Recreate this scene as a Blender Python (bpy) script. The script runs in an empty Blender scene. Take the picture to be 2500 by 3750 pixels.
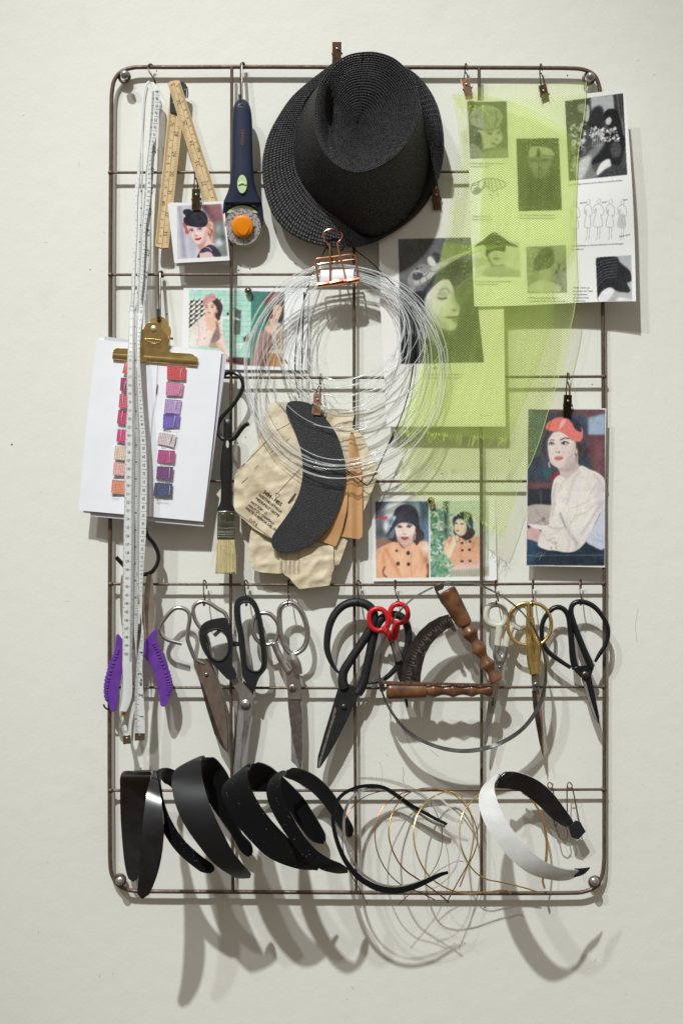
import bpy, bmesh, math, random
import numpy as np
from mathutils import Vector, Matrix, geometry
RND = random.Random(7)
SC = bpy.context.scene
COL = SC.collection
# metres per photo pixel on the wall plane, and the camera's distance from the wall
S = 0.00034
D = 1.85
# ---------------------------------------------------------------- camera, world, lamps, exposure
cam_d = bpy.data.cameras.new('camera')
cam = bpy.data.objects.new('camera', cam_d)
COL.objects.link(cam)
cam.location = (0, -D, 0)
cam.rotation_euler = (math.radians(90), 0, 0)
cam_d.sensor_fit = 'VERTICAL'
cam_d.sensor_height = 36
cam_d.lens = 36 * D / (3750 * S)
cam_d.clip_end = 50
SC.camera = cam
world = bpy.data.worlds.new('World')
SC.world = world
world.use_nodes = True
bgn = world.node_tree.nodes['Background']
bgn.inputs[0].default_value = (1.0, 0.84, 0.64, 1)
bgn.inputs[1].default_value = 0.205
# room gradient added to liven metal and gloss: light above, dim below, uneven
_nt = world.node_tree
_tc = _nt.nodes.new('ShaderNodeTexCoord'); _sp = _nt.nodes.new('ShaderNodeSeparateXYZ'); _nt.links.new(_tc.outputs['Generated'], _sp.inputs[0])
_rp = _nt.nodes.new('ShaderNodeValToRGB'); _mr = _nt.nodes.new('ShaderNodeMapRange'); _mr.inputs[1].default_value = -1
_nz = _nt.nodes.new('ShaderNodeTexNoise'); _nz.inputs['Scale'].default_value = 2.2; _nz.inputs['Detail'].default_value = 1
_nt.links.new(_tc.outputs['Generated'], _nz.inputs['Vector'])
_ma = _nt.nodes.new('ShaderNodeMath'); _ma.operation = 'MULTIPLY_ADD'; _ma.inputs[1].default_value = .9
_sb = _nt.nodes.new('ShaderNodeMath'); _sb.operation = 'SUBTRACT'; _sb.inputs[1].default_value = .5
_nt.links.new(_nz.outputs['Fac'], _sb.inputs[0]); _nt.links.new(_sb.outputs[0], _ma.inputs[0]); _nt.links.new(_sp.outputs[2], _ma.inputs[2])
_nt.links.new(_ma.outputs[0], _mr.inputs[0]); _nt.links.new(_mr.outputs[0], _rp.inputs[0])
_e = _rp.color_ramp.elements
_e[0].position = .30; _e[0].color = (.50, .35, .22, 1); _e[1].position = .68; _e[1].color = (2.1, 2.02, 1.84, 1)
_m = _e.new(.50); _m.color = (.94, .82, .66, 1)
_nt.links.new(_rp.outputs[0], bgn.inputs[0])
SC.view_settings.view_transform = 'Standard'
SC.view_settings.look = 'None'
SC.view_settings.exposure = 0
SC.view_settings.gamma = 1
def lamp(name, loc, power, size, col, target=(0.03, 0, -0.12)):
    d = bpy.data.lights.new(name, 'SPOT')
    d.shadow_soft_size = size
    d.energy = power
    d.color = col
    d.spot_size = math.radians(20.5)
    d.spot_blend = 1.0
    o = bpy.data.objects.new(name, d)
    o.location = loc
    o.rotation_euler = (Vector(target) - Vector(loc)).to_track_quat('-Z', 'Y').to_euler()
    COL.objects.link(o)
    return o
lamp('ceiling_spot', (-1.2, -4.1, 4.7), 1400, 0.075, (0.97, 1.0, 1.0))
lamp('ceiling_spot', (-2.45, -4.1, 4.5), 360, 0.085, (0.97, 1.0, 1.0))

# ---------------------------------------------------------------- helpers
def P(x, y, h=0.0):
    """a point that stands h metres off the wall and is seen at photo pixel (x, y)"""
    k = S * (D - h) / D
    return Vector(((x - 1250) * k, -h, -(y - 1875) * k))
def PN(a):
    a = np.asarray(a, float)
    k = S * (D - a[..., 2]) / D
    return np.stack([(a[..., 0] - 1250) * k, -a[..., 2], -(a[..., 1] - 1875) * k], -1)
def region(x0, y0, k):
    def f(s, h=None):
        out = []
        for t in s.split():
            v = [float(q) for q in t.split(',')]
            p = [x0 + v[0] * k, y0 + v[1] * k]
            if len(v) > 2: p.append(v[2])
            elif h is not None: p.append(h)
            out.append(tuple(p))
        return out
    f.k = k
    return f
R1 = region(350, 150, .41454); R2 = region(900, 150, .5102); R3 = region(1600, 150, .5102)
R4 = region(280, 950, .4273); R5 = region(850, 850, .5102); R6 = region(780, 1400, .4273)
R7 = region(1350, 850, .5102); R8 = region(1300, 1700, .63776); R9 = region(350, 1850, .41454)
R10 = region(700, 2080, .47832); R11 = region(1300, 2080, .60587); R12 = region(380, 2700, .61862)
R13 = region(1200, 2780, .66964); R14 = region(1900, 1360, .31469); R15 = region(1340, 1800, .31888)
R16 = region(640, 1030, .33163); R17 = region(600, 720, .16582); R18 = region(1100, 800, .19133)
R19 = region(370, 200, .38265); R20 = region(350, 2050, .29762); R21 = region(400, 1100, .2551)
R22 = region(1640, 300, .25514); R25 = region(1440, 860, .40179); R0 = region(0, 0, 1.0)

def cr(pts, sub=6, closed=False):
    a = np.asarray(pts, float)
    n = len(a)
    if n < 3 and not closed:
        t = np.linspace(0, 1, sub + 1)[:, None]
        return a[0] * (1 - t) + a[1] * t
    idx = np.arange(n)
    if closed:
        p0, p1, p2, p3 = a[idx - 1], a, a[(idx + 1) % n], a[(idx + 2) % n]
    else:
        ex = np.vstack([2 * a[0] - a[1], a, 2 * a[-1] - a[-2]])
        p0, p1, p2, p3 = ex[:-3], ex[1:-2], ex[2:-1], ex[3:]
    out = []
    for k in range(len(p1)):
        for j in range(sub):
            t = j / sub
            out.append(.5 * ((2 * p1[k]) + (-p0[k] + p2[k]) * t + (2 * p0[k] - 5 * p1[k] + 4 * p2[k] - p3[k]) * t * t
                             + (-p0[k] + 3 * p1[k] - 3 * p2[k] + p3[k]) * t ** 3))
    if not closed: out.append(a[-1])
    return np.array(out)

class MB:
    def __init__(self):
        self.v = []; self.f = []; self.n = 0
    def add(self, verts, faces):
        verts = np.asarray(verts, float).reshape(-1, 3)
        self.v.append(verts)
        o = self.n
        self.f.extend([tuple(i + o for i in f) for f in faces])
        self.n += len(verts)
        return self
def norm(v):
    return v / (np.linalg.norm(v, axis=-1, keepdims=True) + 1e-12)
def tube(mb, pts, r, seg=8, closed=False, sub=6, flat=1.0, raw=False, wallframe=False):
    """swept round (or flattened) section along photo-space points (x, y, h)"""
    a = np.asarray(pts, float)
    if not raw:
        c = cr(a, sub, closed) if sub > 1 else a
        W = PN(c)
    else:
        W = cr(a, sub, closed) if sub > 1 else a
    n = len(W)
    if np.isscalar(r): rr = np.full(n, r)
    else:
        rr = np.interp(np.linspace(0, 1, n), np.linspace(0, 1, len(r)), r)
    if closed: T = norm(np.roll(W, -1, 0) - np.roll(W, 1, 0))
    else: T = norm(np.gradient(W, axis=0))
    U = np.zeros((n, 3)); V = np.zeros((n, 3))
    if wallframe:
        for i in range(n):
            u = norm(np.cross(T[i], (0, 1, 0))); U[i] = u; V[i] = norm(np.cross(u, T[i]))
    else:
        ref = np.array((0, 1, 0.)) if abs(T[0][1]) < .9 else np.array((1, 0, 0.))
        u = norm(np.cross(T[0], ref))
        for i in range(n):
            u = norm(u - T[i] * np.dot(u, T[i])); U[i] = u; V[i] = np.cross(T[i], u)
    ang = np.arange(seg) / seg * 2 * math.pi
    ring = (W[:, None] + rr[:, None, None] * (np.cos(ang)[None, :, None] * U[:, None] + flat * np.sin(ang)[None, :, None] * V[:, None]))
    fs = []
    m = n if closed else n - 1
    for i in range(m):
        j = (i + 1) % n
        for k in range(seg):
            l = (k + 1) % seg
            fs.append((i * seg + k, i * seg + l, j * seg + l, j * seg + k))
    if not closed:
        fs.append(tuple(range(seg))[::-1]); fs.append(tuple((n - 1) * seg + k for k in range(seg)))
    mb.add(ring, fs)
    return mb
def grid_solid(mb, G, th=0.0003, closed=False):
    """G (n, m, 3) world points -> a skin of thickness th (behind the grid)"""
    n, m = G.shape[:2]
    if closed: du = np.roll(G, -1, 0) - np.roll(G, 1, 0)
    else: du = np.gradient(G, axis=0)
    dv = np.gradient(G, axis=1) if m > 1 else None
    N = norm(np.cross(du, dv))
    B = G + N * th
    V = np.concatenate([G.reshape(-1, 3), B.reshape(-1, 3)])
    o = n * m
    fs = []
    for i in range(n if closed else n - 1):
        i2 = (i + 1) % n
        for j in range(m - 1):
            a, b, c, d = i * m + j, i * m + j + 1, i2 * m + j + 1, i2 * m + j
            fs.append((a, b, c, d)); fs.append((o + d, o + c, o + b, o + a))
        a, d = i * m, i2 * m
        fs.append((a, d, o + d, o + a))
        a, d = i * m + m - 1, i2 * m + m - 1
        fs.append((d, a, o + a, o + d))
    if not closed:
        for j in range(m - 1):
            fs.append((j + 1, j, o + j, o + j + 1))
            a = (n - 1) * m + j
            fs.append((a, a + 1, o + a + 1, o + a))
    mb.add(V, fs)
def strip(L, Rr, sub=6, m=3, bow=0.0):
    """photo-space grid between two edge curves (lists of (x, y, h)); bow pushes the middle off the wall"""
    l = cr(L, sub); r = cr(Rr, sub)
    t = np.linspace(0, 1, m)[None, :, None]
    G = l[:, None] * (1 - t) + r[:, None] * t
    G[..., 2] += bow * (1 - (2 * np.linspace(0, 1, m)[None] - 1) ** 2)
    return G
def band(mb, L, Rr, th=0.001, sub=6, m=3, bow=0.0):
    G = PN(strip(L, Rr, sub, m, bow))
    N = np.cross(G[1:, :-1] - G[:-1, :-1], G[:-1, 1:] - G[:-1, :-1])
    grid_solid(mb, G, -th if N[..., 1].mean() < 0 else th)
def plate(mb, out, h, th, smooth=0, holes=(), hf=None):
    """extruded outline in photo space: back at h, front at h + th"""
    loops = []
    for lp in [out] + list(holes):
        a = np.array([p[:2] for p in lp], float)
        if smooth: a = cr(a, smooth, True)
        loops.append(a)
    tess = geometry.tessellate_polygon([[Vector((p[0], p[1], 0)) for p in lp] for lp in loops])
    allp = np.concatenate(loops)
    hh = np.array([hf(p[0], p[1]) for p in allp]) if hf else np.full(len(allp), h)
    F = PN(np.column_stack([allp, hh + th])); B = PN(np.column_stack([allp, hh]))
    n = len(allp)
    fs = []
    for t in tess:
        a, b, c = allp[t[0]], allp[t[1]], allp[t[2]]
        ar = (b[0] - a[0]) * (c[1] - a[1]) - (b[1] - a[1]) * (c[0] - a[0])
        if abs(ar) < 1e-9: continue
        # photo y runs down: positive area is clockwise on screen, seen from the camera
        q = tuple(t) if ar < 0 else tuple(t)[::-1]
        fs.append(q); fs.append(tuple(i + n for i in q)[::-1])
    o = 0
    for lp in loops:
        k = len(lp)
        for i in range(k):
            j = (i + 1) % k
            fs.append((o + i, o + j, n + o + j, n + o + i))
        o += k
    mb.add(np.concatenate([F, B]), fs)
def lathe(mb, p0, p1, prof, seg=20, flat=1.0, cx=None):
    """turned shape: prof = [(t, radius m)] along the line from p0 to p1 (photo-space points)"""
    a, b = np.array(P(*p0)), np.array(P(*p1))
    T = norm(b - a)
    u = norm(np.cross(T, (0, 1, 0.))) if abs(T[1]) < .95 else np.array((1., 0, 0))
    v = np.cross(T, u)
    V = []; fs = []
    for t, r in prof:
        c = a + (b - a) * t
        for k in range(seg):
            an = 2 * math.pi * k / seg
            V.append(c + r * (math.cos(an) * u + flat * math.sin(an) * v))
    for i in range(len(prof) - 1):
        for k in range(seg):
            l = (k + 1) % seg
            fs.append((i * seg + k, i * seg + l, (i + 1) * seg + l, (i + 1) * seg + k))
    fs.append(tuple(range(seg))[::-1]); fs.append(tuple((len(prof) - 1) * seg + k for k in range(seg)))
    mb.add(V, fs)
def button(mb, x, y, h, r, th=.0015, seg=20, dome=1.0):
    """round stud lying in the wall plane; r in photo px"""
    R_ = r * S
    pr = [(0, R_), (.45, R_), (.8, R_ * .85), (1, R_ * .55 * dome + R_ * (1 - dome) * .8)]
    c = P(x, y, h)
    V = []; fs = []
    for t, rr in pr:
        for k in range(seg):
            an = 2 * math.pi * k / seg
            V.append((c.x + rr * math.cos(an), -h - t * th, c.z + rr * math.sin(an)))
    for i in range(len(pr) - 1):
        for k in range(seg):
            l = (k + 1) % seg
            fs.append((i * seg + k, i * seg + l, (i + 1) * seg + l, (i + 1) * seg + k))
    fs.append(tuple(range(seg))[::-1]); fs.append(tuple((len(pr) - 1) * seg + k for k in range(seg)))
    mb.add(V, fs)
def fixnormals(me):
    bm = bmesh.new(); bm.from_mesh(me)
    bmesh.ops.recalc_face_normals(bm, faces=bm.faces)
    bm.to_mesh(me); bm.free()
def thing(name, label, cat, at, group=None):
    """the Empty at a thing's base that parents its parts; at = photo-space point"""
    o = bpy.data.objects.new(name, None)
    o.empty_display_size = .01
    o.location = P(*at) if len(at) == 3 else at
    COL.objects.link(o)
    o['label'] = label; o['category'] = cat
    if group: o['group'] = group
    return o
def ob(name, mb, m, parent=None, label=None, cat=None, group=None, kind=None, smooth=None, bevel=0, recalc=True, cols=None, ang=40):
    V = np.concatenate(mb.v)
    root = parent
    off = Vector((0, 0, 0))
    while root is not None:
        off += root.location; root = root.parent
    if parent is None:
        c = (V.min(0) + V.max(0)) / 2; loc = Vector(c)
    else:
        c = (V.min(0) + V.max(0)) / 2; loc = Vector(c) - off
    V = V - c
    me = bpy.data.meshes.new(name)
    me.from_pydata(V.tolist(), [], mb.f)
    me.materials.append(m)
    if recalc: fixnormals(me)
    if cols is not None:
        at = me.color_attributes.new('Col', 'FLOAT_COLOR', 'POINT')
        at.data.foreach_set('color', np.column_stack([cols, np.ones(len(cols))]).astype(np.float32).ravel())
    if smooth == 'all': me.shade_smooth()
    elif smooth != 'flat':
        me.shade_smooth(); me.set_sharp_from_angle(angle=math.radians(ang))
    o = bpy.data.objects.new(name, me)
    COL.objects.link(o)
    if parent is not None: o.parent = parent
    o.location = loc
    if label: o['label'] = label
    if cat: o['category'] = cat
    if group: o['group'] = group
    if kind: o['kind'] = kind
    if bevel:
        b = o.modifiers.new('bevel', 'BEVEL'); b.width = bevel; b.segments = 2; b.limit_method = 'ANGLE'; b.angle_limit = math.radians(35)
        b.harden_normals = False
    return o

# ---------------------------------------------------------------- materials
def lin(c):
    c = [q / 255 for q in c]
    return [q / 12.92 if q <= .04045 else ((q + .055) / 1.055) ** 2.4 for q in c]
def mat(name, col, rough=.5, metal=0, col2=None, vscale=60, bump=0, bscale=800, bdist=.0005, vcol=False, spec=.5, coat=0, sheen=0,
        stretch=None, det=4, trans=0, ior=1.45, alpha=1, rough2=None, vpos=(.35, .65)):
    m = bpy.data.materials.new(name); m.use_nodes = True
    nt = m.node_tree; N = nt.nodes; L = nt.links
    b = N['Principled BSDF']
    col = lin(col); b.inputs['Base Color'].default_value = (*col, 1)
    b.inputs['Roughness'].default_value = rough; b.inputs['Metallic'].default_value = metal
    b.inputs['Specular IOR Level'].default_value = spec; b.inputs['Coat Weight'].default_value = coat
    b.inputs['Coat Roughness'].default_value = .1
    b.inputs['Sheen Weight'].default_value = sheen
    b.inputs['Transmission Weight'].default_value = trans; b.inputs['IOR'].default_value = ior
    b.inputs['Alpha'].default_value = alpha
    tc = N.new('ShaderNodeTexCoord'); mp = N.new('ShaderNodeMapping'); L.new(tc.outputs['Object'], mp.inputs[0])
    if stretch: mp.inputs['Scale'].default_value = stretch
    if col2 is not None or rough2 is not None:
        nz = N.new('ShaderNodeTexNoise'); nz.inputs['Scale'].default_value = vscale; nz.inputs['Detail'].default_value = det
        nz.inputs['Roughness'].default_value = .6
        L.new(mp.outputs[0], nz.inputs['Vector'])
        rp = N.new('ShaderNodeMapRange'); rp.inputs[1].default_value = vpos[0]; rp.inputs[2].default_value = vpos[1]
        L.new(nz.outputs['Fac'], rp.inputs[0])
        if col2 is not None:
            mx = N.new('ShaderNodeMix'); mx.data_type = 'RGBA'
            mx.inputs[6].default_value = (*col, 1); mx.inputs[7].default_value = (*lin(col2), 1)
            L.new(rp.outputs[0], mx.inputs[0]); L.new(mx.outputs[2], b.inputs['Base Color'])
        if rough2 is not None:
            mr = N.new('ShaderNodeMapRange'); mr.inputs[3].default_value = rough; mr.inputs[4].default_value = rough2
            L.new(rp.outputs[0], mr.inputs[0]); L.new(mr.outputs[0], b.inputs['Roughness'])
    if vcol:
        at = N.new('ShaderNodeAttribute'); at.attribute_name = 'Col'
        L.new(at.outputs['Color'], b.inputs['Base Color'])
    if bump:
        n2 = N.new('ShaderNodeTexNoise'); n2.inputs['Scale'].default_value = bscale; n2.inputs['Detail'].default_value = 3
        L.new(mp.outputs[0], n2.inputs['Vector'])
        bp = N.new('ShaderNodeBump'); bp.inputs['Strength'].default_value = bump; bp.inputs['Distance'].default_value = bdist
        L.new(n2.outputs['Fac'], bp.inputs['Height']); L.new(bp.outputs[0], b.inputs['Normal'])
    return m
M = {}
M['staple'] = mat('bright_staple', (214, 212, 210), .35, .2)
M['bronze_frame'] = mat('brown_lacquered_steel', (112, 96, 82), .32, .35, col2=(88, 72, 60), vscale=160, bump=.35, bscale=600, bdist=.0004, rough2=.5)
M['bronze'] = mat('aged_bronze', (132, 102, 82), .42, .35, col2=(84, 62, 48), vscale=300, bump=.1)
M['bronze_light'] = mat('copper_brown_metal', (204, 166, 138), .42, .3, col2=(160, 124, 100), vscale=250)
M['clip_olive'] = mat('olive_brown_metal', (108, 94, 64), .4, .5, col2=(80, 68, 46), vscale=250)
M['wire_dark'] = mat('dark_bronze_wire', (70, 56, 44), .35, .8)
M['steel'] = mat('brushed_steel', (176, 174, 170), .3, .95, col2=(120, 116, 110), vscale=180, rough2=.45)
M['steel_dark'] = mat('worn_steel', (120, 114, 108), .34, .9, col2=(84, 76, 70), vscale=90)
M['zinc'] = mat('zinc_plating', (200, 200, 198), .3, .9, col2=(150, 150, 150), vscale=400)
M['paper'] = mat('white_paper', (240, 241, 247), .7, 0, col2=(234, 235, 241), vscale=20, bump=.05, bscale=300)
M['print'] = mat('printed_paper', (230, 230, 230), .42, 0, vcol=True, spec=.35)
M['print_matt'] = mat('printed_matt_paper', (230, 230, 230), .7, 0, vcol=True, spec=.25)
M['ink'] = mat('black_ink', (30, 28, 28), .7)
M['ink_grey'] = mat('grey_ink', (88, 86, 84), .7)
M['black_hook'] = mat('black_coated_wire', (24, 24, 25), .32, 0)
M['black_plastic'] = mat('black_plastic', (30, 30, 31), .38, 0, col2=(24, 24, 25), vscale=90, bump=.15, bscale=1500, bdist=.0002)
M['black_matt'] = mat('black_rubber', (25, 25, 27), .55, 0, bump=.1, bscale=900)
M['brass'] = mat('polished_brass', (234, 206, 142), .27, .88, col2=(212, 180, 116), vscale=120)
M['red'] = mat('red_vinyl', (196, 30, 38), .35, 0, spec=.5)
M['purple'] = mat('purple_plastic', (112, 62, 158), .42, 0, col2=(90, 46, 140), vscale=90, bump=.1, bscale=500, rough2=.6)

# ---------------------------------------------------------------- wall
def wall():
    nx, nz = 2, 2
    mb = MB()
    W, H = 1.6, 1.9
    mb.add([(-W, 0, -H), (W, 0, -H), (W, 0, H), (-W, 0, H), (-W, .1, -H), (W, .1, -H), (W, .1, H), (-W, .1, H)],
           [(0, 1, 2, 3), (5, 4, 7, 6), (1, 5, 6, 2), (4, 0, 3, 7), (3, 2, 6, 7), (4, 5, 1, 0)])
    m = bpy.data.materials.new('painted_plaster'); m.use_nodes = True
    nt = m.node_tree; N = nt.nodes; L = nt.links; b = N['Principled BSDF']
    b.inputs['Roughness'].default_value = .55; b.inputs['Specular IOR Level'].default_value = .3
    tc = N.new('ShaderNodeTexCoord')
    n1 = N.new('ShaderNodeTexNoise'); n1.inputs['Scale'].default_value = 3; n1.inputs['Detail'].default_value = 5
    L.new(tc.outputs['Object'], n1.inputs['Vector'])
    mx = N.new('ShaderNodeMix'); mx.data_type = 'RGBA'
    mx.inputs[6].default_value = (*lin((226, 226, 217)), 1); mx.inputs[7].default_value = (*lin((233, 232, 225)), 1)
    L.new(n1.outputs['Fac'], mx.inputs[0])
    # scattered scuffs: rare small grey specks
    vo = N.new('ShaderNodeTexNoise'); vo.inputs['Scale'].default_value = 60; vo.inputs['Detail'].default_value = 8; vo.inputs['Roughness'].default_value = .8
    L.new(tc.outputs['Object'], vo.inputs['Vector'])
    cr_ = N.new('ShaderNodeMapRange'); cr_.inputs[1].default_value = .745; cr_.inputs[2].default_value = .79; cr_.inputs[4].default_value = .4
    L.new(vo.outputs['Fac'], cr_.inputs[0])
    mx2 = N.new('ShaderNodeMix'); mx2.data_type = 'RGBA'; mx2.inputs[7].default_value = (*lin((140, 136, 128)), 1)
    L.new(cr_.outputs[0], mx2.inputs[0]); L.new(mx.outputs[2], mx2.inputs[6]); L.new(mx2.outputs[2], b.inputs['Base Color'])
    st = N.new('ShaderNodeTexNoise'); st.inputs['Scale'].default_value = 9; st.inputs['Detail'].default_value = 9; st.inputs['Roughness'].default_value = .75; st.inputs['Distortion'].default_value = .6
    L.new(tc.outputs['Object'], st.inputs['Vector'])
    sr = N.new('ShaderNodeMapRange'); sr.inputs[1].default_value = .56; sr.inputs[2].default_value = .74; sr.inputs[4].default_value = .12
    L.new(st.outputs['Fac'], sr.inputs[0])
    mx3 = N.new('ShaderNodeMix'); mx3.data_type = 'RGBA'; mx3.inputs[7].default_value = (*lin((176, 168, 150)), 1)
    L.new(sr.outputs[0], mx3.inputs[0]); L.new(mx2.outputs[2], mx3.inputs[6]); L.new(mx3.outputs[2], b.inputs['Base Color'])
    n2 = N.new('ShaderNodeTexNoise'); n2.inputs['Scale'].default_value = 260; n2.inputs['Detail'].default_value = 4
    n3 = N.new('ShaderNodeTexNoise'); n3.inputs['Scale'].default_value = 45; n3.inputs['Detail'].default_value = 2
    L.new(tc.outputs['Object'], n2.inputs['Vector']); L.new(tc.outputs['Object'], n3.inputs['Vector'])
    ad = N.new('ShaderNodeMath'); ad.operation = 'MULTIPLY_ADD'; ad.inputs[1].default_value = .35
    L.new(n2.outputs['Fac'], ad.inputs[0]); L.new(n3.outputs['Fac'], ad.inputs[2])
    bp = N.new('ShaderNodeBump'); bp.inputs['Strength'].default_value = .42; bp.inputs['Distance'].default_value = .0011
    L.new(ad.outputs[0], bp.inputs['Height']); L.new(bp.outputs[0], b.inputs['Normal'])
    w = ob('wall', mb, m, kind='structure', smooth='flat', recalc=False)
    dk = mat('hole_shadow', (60, 50, 42), .9)
    holes = [(915, 985), (1082, 966), (923, 1358 + 150), (1315, 1067), (1307, 1432), (1381, 1650), (899, 1601), (871, 1623), (331, 988), (612, 1150), (2166, 1408),
             (574, 260), (1864, 1688), (1617, 1735), (1850, 1929), (2027, 1420), (2076, 277), (45, 1628), (874, 990)]
    for x, y in holes:
        q = MB(); button(q, x, y, -.0004, RND.uniform(2.5, 4), .0006, seg=8, dome=0)
        ob('nail_hole', q, dk, w)
    # hairline cracks and small dents in the paint
    ck = mat('crack_grey', (150, 146, 136), .9)
    for pts in (R13("412,50 416,80 410,110 428,150 424,170"), R11("455,1100 490,1130 505,1140"), R11("290,1205 292,1260 288,1300"),
                R0("2335,2230 2325,2290 2330,2350"), R5("1160,1690 1175,1720 1165,1750"), R0("1390,2790 1400,2830 1394,2880")):
        q = MB(); tube(q, [(p[0], p[1], .0) for p in pts], .00022, 5, sub=5, flat=.5)
        ob('paint_crack', q, ck, w)
    r = random.Random(21)
    sm = mat('faint_scuff', (188, 182, 168), .8)
    for k in range(34):
        x, y = r.choice(((r.uniform(40, 380), r.uniform(300, 3600)), (r.uniform(2240, 2460), r.uniform(100, 3600)), (r.uniform(300, 2300), r.uniform(3330, 3720)), (r.uniform(420, 2180), r.uniform(2200, 3200))))
        a = r.uniform(0, 3.1); L_ = r.uniform(4, 26)
        q = MB(); tube(q, [(x, y, 0), (x + math.cos(a) * L_ * .5 + r.uniform(-4, 4), y + math.sin(a) * L_ * .5 + r.uniform(-4, 4), 0), (x + math.cos(a) * L_, y + math.sin(a) * L_, 0)], [.00008, r.uniform(.0002, .0006), .00005], 5, sub=4, flat=.2)
        ob('scuff_mark', q, sm, w)
wall()

# ---------------------------------------------------------------- wire rack
HF, HB, HV = .0125, .0135, .0165
def rack():
    t = thing('wire_rack', 'large brown metal wire grid rack with rounded corners fixed to the white wall', 'wire rack', (1300, 3266, HF))
    q = MB()
    path = R0("404,1875 405,1000 408,500 409,380 411,335 420,293 446,262 488,248 540,246 660,246 900,245 1250,246 1800,248 2000,249 2080,250 2135,255 2175,277 2193,320 2198,380 2201,520 2205,1000 2211,2100 2211,2900 2211,3080 2210,3150 2203,3205 2180,3246 2135,3266 2080,3270 1950,3271 1700,3271 1200,3268 650,3265 540,3264 475,3260 433,3240 410,3200 404,3150 403,3050 402,2850 402,2500", HF)
    tube(q, path, .0026, 12, closed=True, sub=8)
    ob('frame', q, M['bronze_frame'], t)
    ys = [(632, 630, 628), (1006, 1005, 1004), (1382, 1383, 1379), (1762, 1763, 1762), (2139, 2142, 2137), (2517, 2520, 2515), (2895, 2895, 2891)]
    for a, b, c in ys:
        q = MB()
        tube(q, [(404, a, HB), (800, (a + b) / 2, HB), (1300, b, HB), (1760, (b + c) / 2, HB), (2207, c, HB)], .0017, 10, sub=6)
        ob('crossbar', q, M['bronze_frame'], t)
    for pts in ([(849, 246), (847, 1200), (845, 2300), (853, 3266)], [(1297, 246), (1296, 1200), (1298, 2400), (1304, 3270)], [(1753, 249), (1759, 1200), (1762, 2400), (1762, 3270)]):
        q = MB()
        tube(q, [(x, y, HV) for x, y in pts], .0020, 10, sub=8)
        ob('upright', q, M['bronze_frame'], t)
    # weld blobs where the bars meet the frame
    for a, b, c in ys:
        for x, y in ((406, a), (2208, c)):
            q = MB()
            lathe(q, (x - 10, y, HB), (x + 11, y, HB), [(0, .0008), (.15, .0028), (.5, .0034), (.8, .0025), (1, .0016)], 10)
            ob('weld', q, M['bronze_frame'], t)
    # fixing eyes in the corners
    for x, y in ((456, 282), (2154, 288), (440, 3222), (2176, 3230)):
        q = MB()
        cpts = [(x + 19 * math.cos(a), y + 19 * math.sin(a), .009) for a in np.linspace(0, 2 * math.pi, 12, endpoint=False)]
        tube(q, cpts, .0018, 8, closed=True, sub=3)
        ob('fixing_eye', q, M['bronze_frame'], t)
    return t
rack()
for x, y, w in ((457, 274, 'top left'), (2160, 281, 'top right'), (440, 3225, 'bottom left'), (2176, 3227, 'bottom right')):
    t = thing('wall_screw', 'round silver screw holding the %s corner of the rack' % w, 'screw', (x, y, 0), 'screws fixing the rack to the wall')
    q = MB(); lathe(q, (x, y, 0), (x, y, .020), [(0, .0018), (1, .0018)], 12)
    ob('shank', q, M['zinc'], t)
    q = MB(); lathe(q, (x, y, .020), (x, y, .0265), [(0, .0052), (.55, .0055), (.8, .0050), (.95, .0036), (1, .002)], 20)
    ob('screw_head', q, M['zinc'], t)
    q = MB(); lathe(q, (x, y, .012), (x, y, .0135), [(0, .0056), (1, .0056)], 20)
    ob('washer', q, M['bronze'], t)

# ---------------------------------------------------------------- hooks and clips
def hook(pts, label, r=.0009, name='wire_hook', cat='hook', group=None, m='wire_dark', flat=1.0):
    q = MB(); tube(q, pts, r, 8, sub=7, flat=flat)
    return ob(name, q, M[m], None, label, cat, group)
def bar_hook(x, y, bx, by, h, lean, label, group='small hooks along the rack bar'):
    """small S hook over a bar at (x, y), carrying something at (bx, by)"""
    pts = [(x + 7 + lean, y + 16, HB + .001), (x + 7 + lean, y - 2, HB - .0035), (x + 2, y - 14, HB - .001), (x - 3, y - 13, HB + .0035),
           (x - 4, y + 4, HB + .007), ((x + bx) / 2 - 2, (y + by) / 2, (HB + h) / 2 + .006), (bx + 3, by - 10, h + .001), (bx + 2, by + 6, h - .003), (bx - 1, by + 10, h + .001),
           (bx - 3, by + 4, h + .0045), (bx - 4, by - 12, h + .006)]
    return hook(pts, label, .00085, 's_hook', 'hook', group)

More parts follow.
